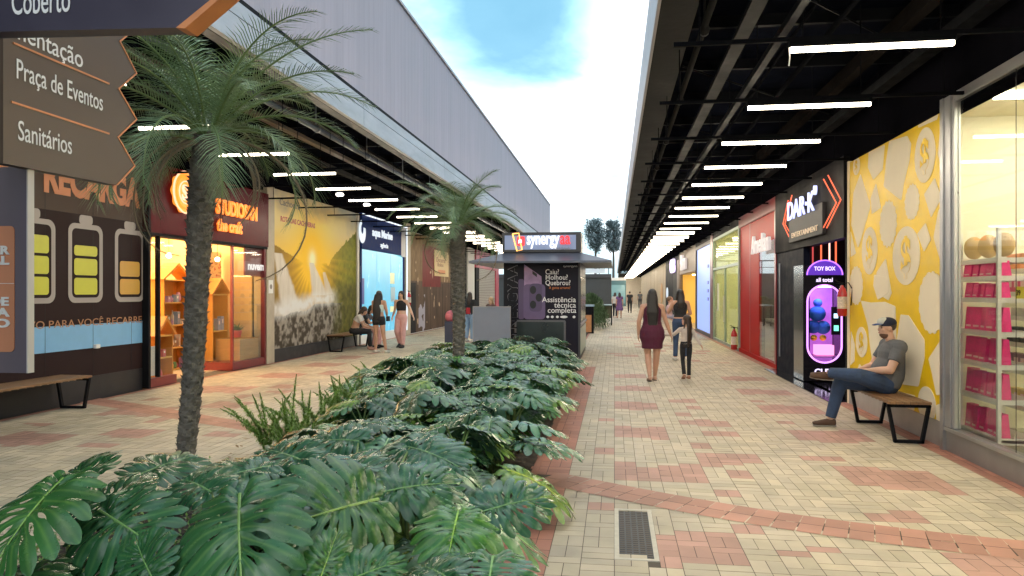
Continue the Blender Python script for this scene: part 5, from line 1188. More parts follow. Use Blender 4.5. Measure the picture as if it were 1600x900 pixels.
y_, z_ = WX(XL + .16, 639, 478); extinguisher(XL + .16, y_, z_, 'red fire extinguisher hung on the column beside the blue shop', -1, .9)

# ================================================================== FAR END
def far():
    t = thing('end_building', 'low dark grey building closing the end of the walk', 'building', (-3, 74, 0))
    MB().box(-14, -.3, 72, 78, 0, 3.0).build('wall', mat('dark_tarp_wall', (.045, .048, .05), .8, var=.3, vscale=1), t)
    MB().box(-14, -.3, 71.8, 78, 3.0, 3.35).build('roof_edge', mat('roof_edge_dark', (.03, .03, .035), .5), t)
    r = MB()
    for x in (-13, -10, -7, -4, -1.5, -.6): r.box(x, x + .08, 71.9, 72, 3.35, 4.6)
    r.box(-14, -.3, 71.9, 72, 4.5, 4.6); r.box(-14, -.3, 71.9, 72, 3.9, 3.95); r.build('railing', BLK, t)
    w = MB(); w.box(-4.6, -.9, 71.75, 71.79, 3.42, 3.85); w.build('pale_sign', mat('pale_sign', (.6, .65, .7), .5), t)
    o = thing('teal_shop_front', 'small teal glazed shop front at the far end of the walk', 'shop front', (.4, 84, 0))
    MB().box(-.6, 1.3, 84, 85, 0, 3.2).build('wall', mat('teal_front', (.07, .17, .19), .4), o); MB().box(-.5, 1.2, 83.95, 83.99, .3, 2.4).build('window', mat('teal_window', (.18, .38, .42), .2), o); MB().box(-.6, 1.3, 83.9, 84, 2.9, 3.2).build('fascia', WHITE, o)
    # white railing / high table and the wooden bin behind the kiosk
    b = thing('planter_box', 'black and orange wood box bin behind the kiosk corner', 'litter bin', (-.9, 28.8, 0)); x = KY(28.8, 914, 500)[0]; x1 = KY(28.8, 925, 500)[0]
    MB().box(x, x1 + .06, 28.8, 29.2, 0, 1.05).build('frame', BLK, b); MB().box(x + .0, x1 - .02, 28.78, 28.8, .05, .72).build('wooden_panel', mat('orange_wood', (.45, .2, .08), .5, var=.2), b); MB().box(x - .02, x1 + .08, 28.76, 29.24, 1.05, 1.12).build('lid', mat('pale_lid', (.3, .4, .5), .4), b)
    h = thing('high_table', 'grey high table with thin legs standing by the shrub', 'table', (-.4, 40, 0)); xa = KY(36, 944, 480)[0]; xb = KY(36, 956, 480)[0]
    MB().box(xa - .1, xb, 35.8, 37.4, .95, 1.0).build('tabletop', mat('teal_grey_top', (.2, .28, .28), .4), h)
    for X in (xa, xb - .04):
        for Y in (35.85, 37.3): MB().box(X, X + .05, Y, Y + .05, 0, .95).build('leg', BLK, h)
    MB().box(xa - .05, xb - .01, 37.3, 37.33, .3, .9).build('side_panel', mat('olive_panel', (.12, .12, .08), .6), h)
far()

# ================================================================== FOLIAGE
def leafcards(mb, c, dirv, L, w, droop=.0, mi=0):
    d = Vector(dirv).normalized(); s = d.cross(Vector((0, 0, 1)))
    s = s.normalized() if s.length > .01 else Vector((1, 0, 0)); c = Vector(c); m_ = c + d * L * .5 + Vector((0, 0, -droop * L * .2)); e_ = c + d * L + Vector((0, 0, -droop * L))
    mb.add([c, m_ + s * w / 2, e_, m_ - s * w / 2], [(0, 1, 2, 3)], mi)
def araucaria(x, y, h, seed, lab):
    rs = random.Random(seed); t = thing('pine_tree', lab, 'tree', (x, y, 0), 'tall umbrella pines beyond the mall')
    MB().tube([(x, y, 0), (x + .1, y, h * .5), (x, y, h)], [.35, .25, .1], 8).build('trunk', mat('grey_bark', (.09, .08, .07), .8), t)
    b = MB(); f = MB()
    for k in range(130):
        u = rs.random(); z = h * (.60 + .38 * u); a = rs.uniform(0, 6.283); R_ = h * .135 * math.sqrt(max(.1, 1 - ((u - .5) / .56) ** 2)) * rs.uniform(.5, 1.1)
        p0 = Vector((x, y, z)); p2 = p0 + Vector((math.cos(a) * R_, math.sin(a) * R_, R_ * .35)); b.tube([p0, (p0 + p2) / 2 - Vector((0, 0, .2)), p2], [.05, .04, .02], 4, cap=False)
        for j in range(34):
            q = lerp(p0, p2, rs.uniform(.45, 1.08)) + Vector([rs.gauss(0, .28) for _ in range(3)]); leafcards(f, q, [rs.gauss(0, 1), rs.gauss(0, 1), rs.gauss(.3, .8)], rs.uniform(.4, .8), .24)
    b.build('limbs', mat('grey_bark'), t); f.build('foliage', mat('hazy_pine_needles', (.20, .26, .28), .7, var=.3, vscale=.5), t)  # distance haze is put into the pale blue-grey needle colour
for i, (px, h, lab) in enumerate(((930, 18.6, 'tall umbrella pine beyond the mall, left one beside the kiosk roof'), (958, 18.4, 'tall umbrella pine beyond the mall, right one close to the canopy edge'))):
    d = 165; x, y = cw((px - 800) / F * d, d); araucaria(x, y, H + (HY - (345 if i == 0 else 346)) * d / F, i + 3, lab)

def shrub(cx, cy, rx, ry, h, lab, seed, n=2600, col=(.06, .11, .04)):
    rs = random.Random(seed); f = MB(); t = thing('shrub', lab, 'shrub', (cx, cy, 0))
    for i in range(n):
        a = rs.uniform(0, 6.283); r = math.sqrt(rs.random()); z = h * rs.random() ** .7; k = math.sqrt(max(0.05, 1 - (z / h) ** 2.2)) * (1 + .12 * math.sin(a * 5 + z * 4))
        p = (cx + rx * r * k * math.cos(a), cy + ry * r * k * math.sin(a), z * .95); leafcards(f, p, [rs.gauss(0, .5), rs.gauss(0, .5), 1], rs.uniform(.12, .26), .03, .1)
    f.build('foliage', mat('rosemary_green', col, .6, var=.35, vscale=2), t)
    s = MB()
    for i in range(14): s.tube([(cx + rs.uniform(-.1, .1), cy + rs.uniform(-.2, .2), 0), (cx + rs.uniform(-.5, .5) * rx, cy + rs.uniform(-.5, .5) * ry, h * .7)], .01, 5)
    s.build('stems', mat('grey_bark'), t)
shrub(-1.0, 32, .75, 1.6, 1.5, 'bushy green shrub just behind the kiosk', 2, 5200)
shrub(-1.2, 37, .8, 2.2, 1.4, 'bushy green shrub farther behind the kiosk', 3, 4200)
shrub(-1.4, 42.5, .7, 1.3, 1.3, 'smallest green shrub at the far end of the rear bed', 4, 2500)

# ---------- monstera leaves
def leaf_geo(seed, nl=8, seg=4, lev=12, cup=.10, droop=.35, gpr=(.14, .27)):
    rs = random.Random(seed); V = []; Fs = []; Cs = []
    base = np.array((.026, .088, .030)); pale = np.array((.16, .26, .075)); young = .0
    def out(s, v, side, jit):
        m = .01 + .66 * s ** 1.25; th = math.radians(lerp(168, 7, s ** .80) - 16 * v * (1 - s)); t0 = math.radians(lerp(168, 7, s ** .80) - 8 * (1 - s)); a_ = math.sin(t0) / .53; b_ = math.cos(t0) / .60; c_ = (m - .40) / .60; A = a_ * a_ + b_ * b_; B_ = b_ * c_; L = (-B_ + math.sqrt(max(0, B_ * B_ - A * (c_ * c_ - 1)))) / A * (1 + jit * v)
        x = side * L * v * math.sin(th); y = m + L * v * math.cos(th)
        z = cup * abs(x) * 2 * (1 - v * .9) - droop * (abs(x) ** 2) * 1.1 - droop * .55 * max(0, y) ** 2 + .015 * math.sin(v * 7 + s * 20 + seed)
        return (x, y, z)
    for side in (-1, 1):
        for k in range(nl):
            s0, s1 = k / nl, (k + 1) / nl; sc = (s0 + s1) / 2; v0 = rs.uniform(.47, .68) + .1 * (k == nl - 1); jit = rs.uniform(-.07, .05); gp = rs.uniform(*gpr); hl = rs.uniform(.08, .13); hole = rs.uniform(.3, .5) if rs.random() < .8 and 0 < k < nl - 1 else 0; hv = rs.uniform(.26, .32)
            b = len(V)
            for j in range(lev + 1):
                v = j / lev; v = v ** .9
                w = 1.0
                if v > v0: q = (v - v0) / (1 - v0); w -= gp * min(1, q * 3.2) * (.6 + .4 * q)
                e_ = 1 - ((v - hv) / hl) ** 2
                if e_ > 0 and hole: w -= hole * math.sqrt(e_)
                if v > .86: q = (v - .86) / .14; w *= math.sqrt(max(.05, 1 - .75 * q * q))
                for i in range(seg + 1):
                    u = -1 + 2 * i / seg; s = sc + (s1 - s0) / 2 * u * w; s = min(1, max(0, s)); V.append(out(s, v * (1 - .05 * u * u * (v > .8)), side, jit)); zz = -.045 * (1 - u * u) * min(1, v * 2.2) * (1 - .4 * v)
                    x, y, z = V[-1]; V[-1] = (x, y, z - zz * .5 + .010 * u * u)
                    c = lerp(base, pale, (.36 if abs(u) < .1 else 0) * (1 - v * .5) + (.35 if v < .04 else 0)); c = c * (1 + .10 * math.sin(s * 30 + seed)); Cs.append(c)
            for j in range(lev):
                for i in range(seg):
                    a = b + j * (seg + 1) + i; q = (a, a + 1, a + seg + 2, a + seg + 1); Fs.append(q if side > 0 else q[::-1])
    # midrib
    b = len(V); n = 10
    for j in range(n + 1):
        y = -.02 + 1.02 * j / n; w = .012 * (1 - .75 * j / n); z = -droop * .55 * max(0, y) ** 2 + .020
        V += [(-w, y, z), (w, y, z), (0, y, z + w * .7)]; Cs += [pale * 1.15] * 3
    for j in range(n): a = b + 3 * j; Fs += [(a, a + 2, a + 5, a + 3), (a + 2, a + 1, a + 4, a + 5)]
    return np.array(V), Fs, np.array(Cs)
LEAFM = mat('monstera_leaf', rough=.27, attr=True, var=.28, vscale=5, spec=.5, bump=.12, bscale=30)
PETM = mat('petiole_green', (.12, .20, .05), .45, var=.2)
HI = [leaf_geo(s, 10, 6, 20, droop=random.Random(s).uniform(.2, .45)) for s in range(6)]
LO = [leaf_geo(s + 20, 8, 2, 9, gpr=(.22, .40), cup=.16, droop=random.Random(s + 20).uniform(.3, .7)) for s in range(6)]
def leaf_frame(tipdir, normal):
    y = Vector(tipdir).normalized(); n = Vector(normal); n = (n - y * n.dot(y)).normalized(); x = y.cross(n); return np.array([list(x), list(y), list(n)])
class Plant:
    def __init__(s): s.V = []; s.F = []; s.C = []; s.n = 0; s.st = MB()
    def leaf(s, geo, base, tip, normal, size, tint=1.0, root=None, wid=1.0):
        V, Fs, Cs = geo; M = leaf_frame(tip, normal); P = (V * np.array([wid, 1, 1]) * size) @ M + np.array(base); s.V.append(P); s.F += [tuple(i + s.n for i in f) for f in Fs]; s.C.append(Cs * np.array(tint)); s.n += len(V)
        if root is not None:
            b = Vector(base); r = Vector(root); mid = (b + r) / 2 + Vector((0, 0, .06)) - Vector(tip).normalized() * .05; s.st.tube([r, mid, b], [.010, .008, .006], 6)
    def build(s, parent, smooth=True):
        mb = MB(); V = np.concatenate(s.V); mb.v = [tuple(p) for p in V]; mb.f = s.F; mb.m = [0] * len(s.F); mb.cols = np.concatenate(s.C); o = mb.build('foliage', LEAFM, parent, smooth=smooth); s.st.build('stems', PETM, parent, smooth=True)
def protos():
    res = []
    for k in range(7):
        rs = random.Random(50 + k); t = thing('monstera_plant', 'large leaved monstera plant in the central bed', 'plant', (0, 0, 0)); p = Plant(); n = 11
        for i in range(n):
            a = 2 * PI * i / n * 2.4 + rs.uniform(-.3, .3); hgt = lerp(.24, .56, rs.random()); r = lerp(.30, .10, (hgt - .24) / .32) + rs.uniform(-.04, .08); el = rs.uniform(-.35, .15)
            d = Vector((math.cos(a), math.sin(a), 0)); base = d * r + Vector((0, 0, hgt)); tip = d * math.cos(el) + Vector((0, 0, math.sin(el))); nr = Vector((rs.gauss(0, .18), rs.gauss(0, .18), 1)) + d * .45
            br = rs.uniform(.6, 1.5); tint = (br * 1.1, br * rs.uniform(1.05, 1.25), br * rs.uniform(1.1, 1.9))  # extra blue in the tint paints sky sheen into the leaf colour
            if rs.random() < .12: tint = (2.2, 1.7, .8)
            p.leaf(LO[rs.randrange(6)], base, tip, nr, rs.uniform(.34, .50), tint, (rs.uniform(-.05, .05), rs.uniform(-.05, .05), 0), 1.0)
        p.build(t); res.append(t)
    return res
def planting():
    pr = protos(); rs = random.Random(77); used = set(); n = 0
    y = 3.9
    row = 0
    palms = ((-3.05, 4.95), (-2.35, 10.8))
    while y < 15.5:
        w0 = lerp(-2.75, -3.35, min(1, max(0, (y - 6) / 4))) if y < 9 else -3.35
        xs = []
        x = -3.25 + (row % 2) * .25 + (0 if y > 5.5 else 0)
        while x < -.95: xs.append(x); x += .55
        for x in xs:
            xx = x + rs.uniform(-.1, .1); yy = y + rs.uniform(-.14, .14)
            if any(math.hypot(xx - a, yy - b) < .28 for a, b in palms): continue
            if yy < 6.6 and xx < -2.15: continue
            if yy < 9 and xx < -2.75: continue
            k = rs.randrange(7); sc = rs.uniform(.85, 1.12) * (.72 if (yy < 8 and xx < -2.6) else 1.0)
            side = 'the left edge' if xx < -2.7 else ('the paving edge' if xx < -99 or xx > -1.4 else 'the middle')
            zone = 'near part' if yy < 7 else ('middle part' if yy < 11 else 'far part')
            lab = 'monstera plant growing along %s of the bed in its %s' % (side, zone); grp = 'monstera plants, %s, %s' % (side, zone)
            if k not in used: t = pr[k]; used.add(k); t.location = (xx, yy, .08); t.rotation_euler = (0, 0, rs.uniform(0, 6.28)); t.scale = (sc,) * 3; t['label'] = lab; t['group'] = grp
            else: copy_thing(pr[k], (xx, yy, .08), rs.uniform(0, 6.28), lab, grp, sc)
            n += 1
        y += .58; row += 1
    print('monsteras', n)
planting()

def hero():
    """the big near leaves, one plant per leaf cluster"""
    def at(px, py, d): x, y = cw((px - 800) / F * d, d); return Vector((x, y, H - (py - HY) * d / F))
    def plant(lab, leaves, root):
        t = thing('monstera_plant', lab, 'plant', (root[0], root[1], .08), 'near monstera plants'); t['group'] = 'big monstera plants in the foreground'; del t['group']; p = Plant()
        for (b, tp, nr, size, gi, tint, wid) in leaves:
            B = at(*b); T = at(*tp); dirv = (T - B)
            p.leaf(HI[gi], B, dirv, nr, size * .97, tint, (root[0], root[1], .1), wid)
        p.build(t)
    G1 = (1.0, 1.0, 1.0)
    camv = lambda px, d: Vector((0, 0, H)) - at(px, 800, d)
    # (base px,py,depth), (tip px,py,depth), normal, size, geometry, tint whose raised blue paints sky sheen
    up = Vector((0, -.7, .75))
    plant('monstera plant with the largest leaf at the far left edge, holes along its midrib', [
        ((98, 752, 2.95), (-30, 868, 2.55), (-.1, -.8, .6), .50, 0, (1.15, 1.25, .9), 1.0),
        ((150, 742, 3.4), (60, 715, 3.7), (-.1, -.5, .8), .40, 2, (.9, 1, 1), 1)], at(60, 1000, 2.7)[:2] + () if False else (at(90, 900, 2.9).x, at(90, 900, 2.9).y))
    plant('monstera plant second from left in front, leaf spread downward right', [
        ((158, 800, 2.9), (245, 850, 2.7), (.1, -.6, .8), .40, 1, (.85, 1.0, 1.05), 1.1),
        ((205, 790, 3.0), (120, 760, 3.2), (0, -.5, .85), .38, 3, (.9, 1, 1.1), 1),
        ((215, 745, 3.6), (300, 705, 3.9), (.0, -.6, .8), .42, 4, (.9, 1, 1.1), 1)], (at(200, 880, 3.0).x, at(200, 880, 3.0).y))
    plant('monstera plant at bottom left centre, big leaf pointing straight down with many holes', [
        ((376, 776, 2.7), (366, 925, 2.35), (.02, -.78, .62), .47, 2, (1.1, 1.15, 1.1), 1.12),
        ((330, 770, 3.1), (250, 720, 3.4), (0, -.5, .85), .36, 5, (.85, 1.0, 1.25), 1)], (at(390, 930, 2.8).x, at(390, 930, 2.8).y))
    plant('monstera plant at centre front with broad fan leaf and pale midrib pointing left', [
        ((588, 782, 3.0), (476, 806, 2.8), (-.05, -.80, .58), .46, 4, (1.15, 1.1, .85), 1.25),
        ((600, 770, 3.3), (700, 745, 3.4), (.1, -.55, .8), .40, 0, (.8, 1, 1.1), 1),
        ((560, 745, 3.7), (520, 700, 4.1), (0, -.5, .85), .42, 1, (.9, 1.05, 1.4), 1)], (at(600, 880, 3.1).x, at(600, 880, 3.1).y))
    plant('monstera plant right of centre front, bright green leaf near the soil', [
        ((716, 800, 3.1), (695, 880, 2.75), (.1, -.75, .65), .34, 5, (1.35, 1.5, .7), 1.1),
        ((756, 800, 3.3), (850, 770, 3.4), (.1, -.5, .85), .36, 3, (.8, 1, 1.3), 1)], (at(720, 900, 3.0).x, at(720, 900, 3.0).y))
    plant('monstera plant at front right corner by the brick edge, star shaped leaf', [
        ((770, 872, 2.75), (760, 930, 2.5), (.05, -.6, .8), .34, 1, (.9, 1.15, 1.1), 1.2),
        ((700, 905, 2.6), (650, 870, 2.8), (0, -.5, .85), .32, 2, (.9, 1, 1.2), 1)], (at(760, 960, 2.8).x, at(760, 960, 2.8).y))
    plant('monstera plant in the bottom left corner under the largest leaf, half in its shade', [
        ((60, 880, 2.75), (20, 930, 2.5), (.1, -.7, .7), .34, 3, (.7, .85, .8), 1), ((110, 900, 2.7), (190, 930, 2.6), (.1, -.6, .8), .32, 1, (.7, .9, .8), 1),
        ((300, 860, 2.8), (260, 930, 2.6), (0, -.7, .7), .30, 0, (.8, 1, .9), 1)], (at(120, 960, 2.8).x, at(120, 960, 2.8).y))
    plant('monstera plant at the bottom edge between two big leaves, small upright leaves', [
        ((500, 905, 2.5), (520, 850, 2.6), (.3, -.8, .4), .22, 3, (1.2, 1.25, .8), .8), ((530, 915, 2.5), (600, 880, 2.55), (.1, -.6, .7), .25, 0, (.9, 1.1, 1), 1),
        ((240, 905, 2.5), (210, 850, 2.6), (0, -.8, .5), .25, 5, (.8, 1, 1), 1), ((640, 700, 4.4), (740, 720, 4.1), (0, -.5, .85), .44, 2, (1, 1.1, 1.7), 1), ((560, 690, 4.6), (470, 680, 4.7), (0, -.5, .85), .42, 5, (1, 1.1, 1.6), 1)], (at(460, 1000, 2.5).x, at(460, 1000, 2.5).y))
    plant('monstera plant right behind the near palm trunk base, flat leaves tinted with a bluish sheen', [
        ((470, 720, 3.9), (400, 690, 4.2), (0, -.45, .9), .46, 1, (.95, 1.05, 1.5), 1), ((480, 730, 3.8), (560, 770, 3.5), (.1, -.5, .85), .42, 3, (.95, 1.05, 1.6), 1), ((420, 730, 3.7), (330, 745, 3.5), (-.1, -.5, .85), .40, 4, (.85, 1, 1.3), 1)], (at(460, 800, 3.9).x, at(460, 800, 3.9).y))
hero()

def ferns():
    fm = mat('foxtail_fern', (.20, .34, .06), .6, var=.3, vscale=8)
    for k, (px, d, lab) in enumerate(((452, 6.6, 'foxtail fern with the tallest upright plume behind the near palm'), (505, 7.6, 'foxtail fern next along the left edge of the bed'), (560, 9.0, 'small foxtail fern farthest along the bed edge'), (420, 6.9, 'low foxtail fern beside the near palm trunk'), (590, 10.6, 'foxtail fern beside the left edge of the bed near the second palm'), (478, 7.2, 'foxtail fern between the tallest one and the bed edge'), (532, 8.3, 'foxtail fern fourth along the left edge of the bed'))):
        rs = random.Random(k + 31); x, y = cw((px - 800) / F * d, d); t = thing('foxtail_fern', lab, 'plant', (x, y, .08)); f = MB(); st = MB()
        for j in range(13 if k < 2 else 9):
            a = rs.uniform(0, 6.283); lean = rs.uniform(.1, .8); L = rs.uniform(.42, .66) if not (j == 0 and k == 0) else .82
            if j == 0 and k == 0: lean = .08
            pts = []
            for i in range(9): u = i / 8; pts.append(Vector((x + math.cos(a) * lean * L * u * (.5 + .5 * u), y + math.sin(a) * lean * L * u * (.5 + .5 * u), .08 + L * (u - .25 * lean * u * u))))
            st.tube(pts, .004, 4)
            for i in range(330):
                u = rs.uniform(.12, 1); q = u * 8; i0 = min(7, int(q)); p = lerp(pts[i0], pts[i0 + 1], q - i0); r = .052 * math.sin(PI * min(1, u * .9 + .12)) ** .6; dv = Vector((rs.gauss(0, 1), rs.gauss(0, 1), rs.gauss(.5, 1))).normalized(); leafcards(f, p, dv, r, .011)
        f.build('foliage', fm, t); st.build('stems', PETM, t)
ferns()
# leafy ground cover, left foot of the bed
def cover():
    rs = random.Random(12); f = MB()
    for i in range(9000):
        x = rs.uniform(-3.6, -.8); y = rs.uniform(1.6, 6); 
        if x > -1.1 and rs.random() < .6: continue
        z = .06 + rs.random() * .10 + .08 * vnoise(np.array([x * 3]), np.array([y * 3]), 2)[0]; leafcards(f, (x, y, z), [rs.gauss(0, 1), rs.gauss(0, 1), rs.uniform(.1, 1)], rs.uniform(.03, .06), .018)
    o = f.build('ground_cover', mat('ground_cover_green', (.12, .21, .04), .6, var=.4, vscale=6)); tag(o, 'low leafy ground cover under the monstera plants', 'ground cover', kind='stuff')
    o = f = MB(); rs = random.Random(4)
    for i in range(900):
        x = rs.uniform(-3.6, -.8); y = rs.uniform(2, 15.4); leafcards(f, (x, y, .13 + rs.random() * .03), [rs.gauss(0, 1), rs.gauss(0, 1), .1], rs.uniform(.04, .1), .03)
    o = f.build('dry_leaf_litter', mat('dry_leaf', (.20, .12, .05), .8, var=.4, vscale=9)); tag(o, 'dry brown leaf litter lying on the soil of the bed', 'leaf litter', kind='stuff')
    x, y = cw(-.51 * 3.0, 3.0); t = thing('plant_pot', 'dark blue ribbed plant pot half hidden among the near leaves', 'plant pot', (x, y, .1)); MB().loft([((x, y, .1), .10, .10), ((x, y, .36), .13, .13), ((x, y, .38), .14, .14)], n=24).build('pot', mat('dark_blue_pot', (.02, .03, .06), .4), t); MB().loft([((x, y, .355), .12, .12), ((x, y, .385), .12, .12)], n=24).build('soil', mat('dark_soil'), t)
cover()

# ---------- palms
def palm(x, y, top, lean, r0, r1, seed, lab, L=.95, nf=44, dead=9):
    rs = random.Random(seed); t = thing('palm_tree', lab, 'palm tree', (x, y, 0)); n = 60
    tr = MB(); st = MB(); path = lambda u: Vector((x + lean[0] * u ** 1.3 + .03 * math.sin(u * 5), y + lean[1] * u, .05 + (top - .05) * u))
    m = 16; seg = 90
    vv = []
    for i in range(seg + 1):
        u = i / seg; c = path(u); r = lerp(r0, r1, u ** 1.4)
        for j in range(m):
            a = 2 * PI * j / m; rr = r * (.86 + .10 * math.sin(i * 1.9 + j * 3 * 2 * PI / m * 1.0) + rs.uniform(-.06, .06)); vv.append(c + Vector((math.cos(a) * rr, math.sin(a) * rr, 0)))
    tr.add(vv, [(i * m + j, i * m + (j + 1) % m, (i + 1) * m + (j + 1) % m, (i + 1) * m + j) for i in range(seg) for j in range(m)])
    # old leaf bases in spirals
    N_ = 430
    for i in range(N_):
        u = i / N_; a = i * 2.39996; c = path(u); r = lerp(r0, r1, u ** 1.4); s_ = lerp(.020, .048, u) * rs.uniform(.7, 1.25); d = Vector((math.cos(a), math.sin(a), 0)); sd_ = Vector((-d.y, d.x, 0)); b = c + d * r * .80
        tip = b + d * s_ * rs.uniform(.5, 1.0) + Vector((0, 0, s_ * rs.uniform(.35, .9)))
        tr.add([b - sd_ * s_ * .62 - Vector((0, 0, s_ * .7)), b + sd_ * s_ * .62 - Vector((0, 0, s_ * .7)), b + sd_ * s_ * .5 + d * s_ * .25 + Vector((0, 0, s_ * .1)), b - sd_ * s_ * .5 + d * s_ * .25 + Vector((0, 0, s_ * .1)), tip, b + Vector((0, 0, s_ * .5))],
               [(0, 1, 2, 3), (3, 2, 4), (2, 5, 4), (5, 3, 4), (1, 5, 2), (5, 0, 3)])
    tr.build('trunk', mat('palm_bark', (.14, .124, .106), .9, var=.5, vscale=12, bump=.7, bscale=70), t)
    hub = path(1.0); fm = mat('palm_leaflet', (.19, .28, .14), .42, var=.3, vscale=3); dm = mat('dry_palm_leaflet', (.17, .14, .10), .8, var=.3, vscale=4); rm = mat('palm_rachis', (.14, .20, .07), .5)
    fr_ = MB(); ra = MB(); df = MB(); dr_ = MB()
    def frond(az, el, Lf, curve, F_, R_, wid=1.0, sparse=1.0, swirl=0):
        d = Vector((math.cos(az), math.sin(az), 0)); pts = []; p = hub + d * .04 + Vector((0, 0, rs.uniform(-.06, .05))); e_ = el; K = 16
        for i in range(K + 1): pts.append(p.copy()); p = p + (d * math.cos(e_) + Vector((0, 0, math.sin(e_)))) * (Lf / K); e_ -= curve / K * (1 + .8 * i / K); d = (d + Vector((-d.y, d.x, 0)) * swirl / K).normalized()
        R_.tube(pts, [.010 * (1 - .8 * i / K) + .0015 for i in range(K + 1)], 5)
        nl = int(54 * sparse)
        for i in range(nl):
            u = .14 + .86 * i / nl; q = u * K; i0 = min(K - 1, int(q)); b = lerp(pts[i0], pts[i0 + 1], q - i0); tg = (pts[min(K, i0 + 1)] - pts[i0]).normalized(); sd_ = tg.cross(Vector((0, 0, 1)))
            sd_ = sd_.normalized() if sd_.length > .05 else Vector((-d.y, d.x, 0)); nn = sd_.cross(tg)
            for s_ in (-1, 1):
                l_ = wid * .30 * math.sin(PI * (.10 + .86 * u)) ** .7 * rs.uniform(.85, 1.1); dv = (sd_ * s_ * lerp(1.0, .55, u) + tg * lerp(.45, 1.0, u) + nn * rs.uniform(.12, .4)).normalized()
                m_ = b + dv * l_ * .5 + Vector((0, 0, -.05 * l_)); e2 = b + dv * l_ + Vector((0, 0, -(.28 if F_ is fr_ else .8) * l_)); w = tg * .0042 * wid
                F_.add([b - w, b + w, m_ + w * .9, m_ - w * .9, e2], [(0, 1, 2, 3), (3, 2, 4)])
    for i in range(nf):
        u = i / nf; az = i * 2.39996 + rs.uniform(-.2, .2); el = lerp(1.4, .12, u ** .9) + rs.uniform(-.1, .1)
        frond(az, el, L * lerp(.80, 1.08, math.sin(PI * min(1, u + .25))) * rs.uniform(.9, 1.08), lerp(.9, 1.75, rs.random()) * lerp(.75, 1.05, u), fr_, ra, 1.0, 1, rs.uniform(-.3, .3))
    for i in range(dead): frond(i * 2.1 + rs.uniform(-.3, .3), rs.uniform(-.5, -.2), L * rs.uniform(.5, .8), 1.4, df, dr_, .55, .6)
    frond(*[(.35, -.05, L * 1.25, 2.2, df, dr_, .42, 1.3)][0]); frond(PI - .1, .0, L * 1.15, 2.4, df, dr_, .42, 1.3)
    fr_.build('fronds', fm, t); ra.build('frond_ribs', rm, t); df.build('dry_fronds', dm, t); dr_.build('dry_frond_ribs', mat('dry_rib', (.2, .15, .09), .8), t)
xb, yb_ = cw(-.452 * 5.15, 5.15)
xt, _ = cw((333 - 800) / F * 5.25, 5.25)
palm(xb, yb_, 2.72, (xt - xb, .1), .070, .104, 3, 'large near palm with rough dark trunk in the monstera bed', L=1.26, nf=32)
palm(-2.35, 10.8, 2.62, (.05, .05), .092, .138, 9, 'smaller looking palm farther along the bed before the kiosk', L=1.08, nf=30, dead=6)
# ================================================================== PEOPLE
SKIN = lambda n, c: mat('skin_' + n, c, .5, var=.08, vscale=9, sss=.05)
def remesh(o, vox, sm=6, adapt=None):
    r = o.modifiers.new('r', 'REMESH'); r.mode = 'VOXEL'; r.voxel_size = vox; r.use_smooth_shade = True
    s = o.modifiers.new('s', 'SMOOTH'); s.iterations = sm; s.factor = .5
    dg = bpy.context.evaluated_depsgraph_get(); dg.update(); me = D.meshes.new_from_object(o.evaluated_get(dg)); old = o.data; mats_ = list(old.materials)
    o.modifiers.clear(); o.data = me; me.name = o.name
    me.materials.clear()
    for m in mats_: me.materials.append(m)
    D.meshes.remove(old)
    me.polygons.foreach_set('use_smooth', [True] * len(me.polygons)); me.polygons.foreach_set('material_index', [0] * len(me.polygons)); me.update(); return o
V3 = Vector
def limb(mb, pts, rads, n=12, flat=1.0, side=(1, 0, 0)):
    """tapered limb through pts, denser rings between, with round ends"""
    P = [V3(p) for p in pts]; rings = []
    for i in range(len(P) - 1):
        for k in range(6):
            t = k / 6; r = lerp(rads[i], rads[i + 1], t); rings.append((P[i].lerp(P[i + 1], t), r, r * flat))
    rings.append((P[-1], rads[-1], rads[-1] * flat)); mb.loft(rings, side, n)
    for p, r in zip(P, rads): mb.ell(p, r * .99, r * .99 * flat, r * .99, 12, 7)
def hand(mb, wrist, dirv, palmn, k=1.0, curl=.5, thumb=1):
    """palm, four unequal bent fingers and a thumb leaving the side of the palm"""
    d = V3(dirv).normalized(); n = V3(palmn); n = (n - d * n.dot(d)).normalized(); s = d.cross(n) * thumb
    w = V3(wrist); mb.loft([(w, .026 * k, .018 * k), (w + d * .04 * k, .038 * k, .017 * k), (w + d * .085 * k, .041 * k, .015 * k)], side=s, n=12)
    for i, (o, L) in enumerate(((.030, .070), (.010, .080), (-.010, .074), (-.030, .058))):
        p = w + d * .075 * k + s * o * k; e = d.copy(); pts = [p]
        for j, f in enumerate((.45, .32, .25)): e = (e + n * curl * (.5 + .3 * j)).normalized(); p = p + e * L * f * k; pts.append(p)
        limb(mb, pts, [.0098 * k, .0092 * k, .0085 * k, .0072 * k], 8)
    p = w + d * .03 * k + s * .034 * k; e = (d * .75 + s * .75 + n * .2).normalized(); a = p + e * .035 * k; b = a + (e + d * .4 + n * curl * .5).normalized() * .03 * k
    limb(mb, [p, a, b], [.013 * k, .011 * k, .009 * k], 8)
def foot(mb, ankle, fwd, L=.235, r=.045, lift=0, up=(0, 0, 1)):
    f = V3(fwd).normalized(); u = V3(up); a = V3(ankle)
    h = a - u * .045 - f * .05
    mb.loft([(h - f * .01, r * .75, r * .7), (h + f * .05, r * .85, r * .95), (h + f * .12 - u * .008, r * 1.0, r * .75), (h + f * .19 - u * .016, r * 1.05, r * .5), (h + f * L - u * .02, r * .8, r * .32)], side=f.cross(u), n=14)
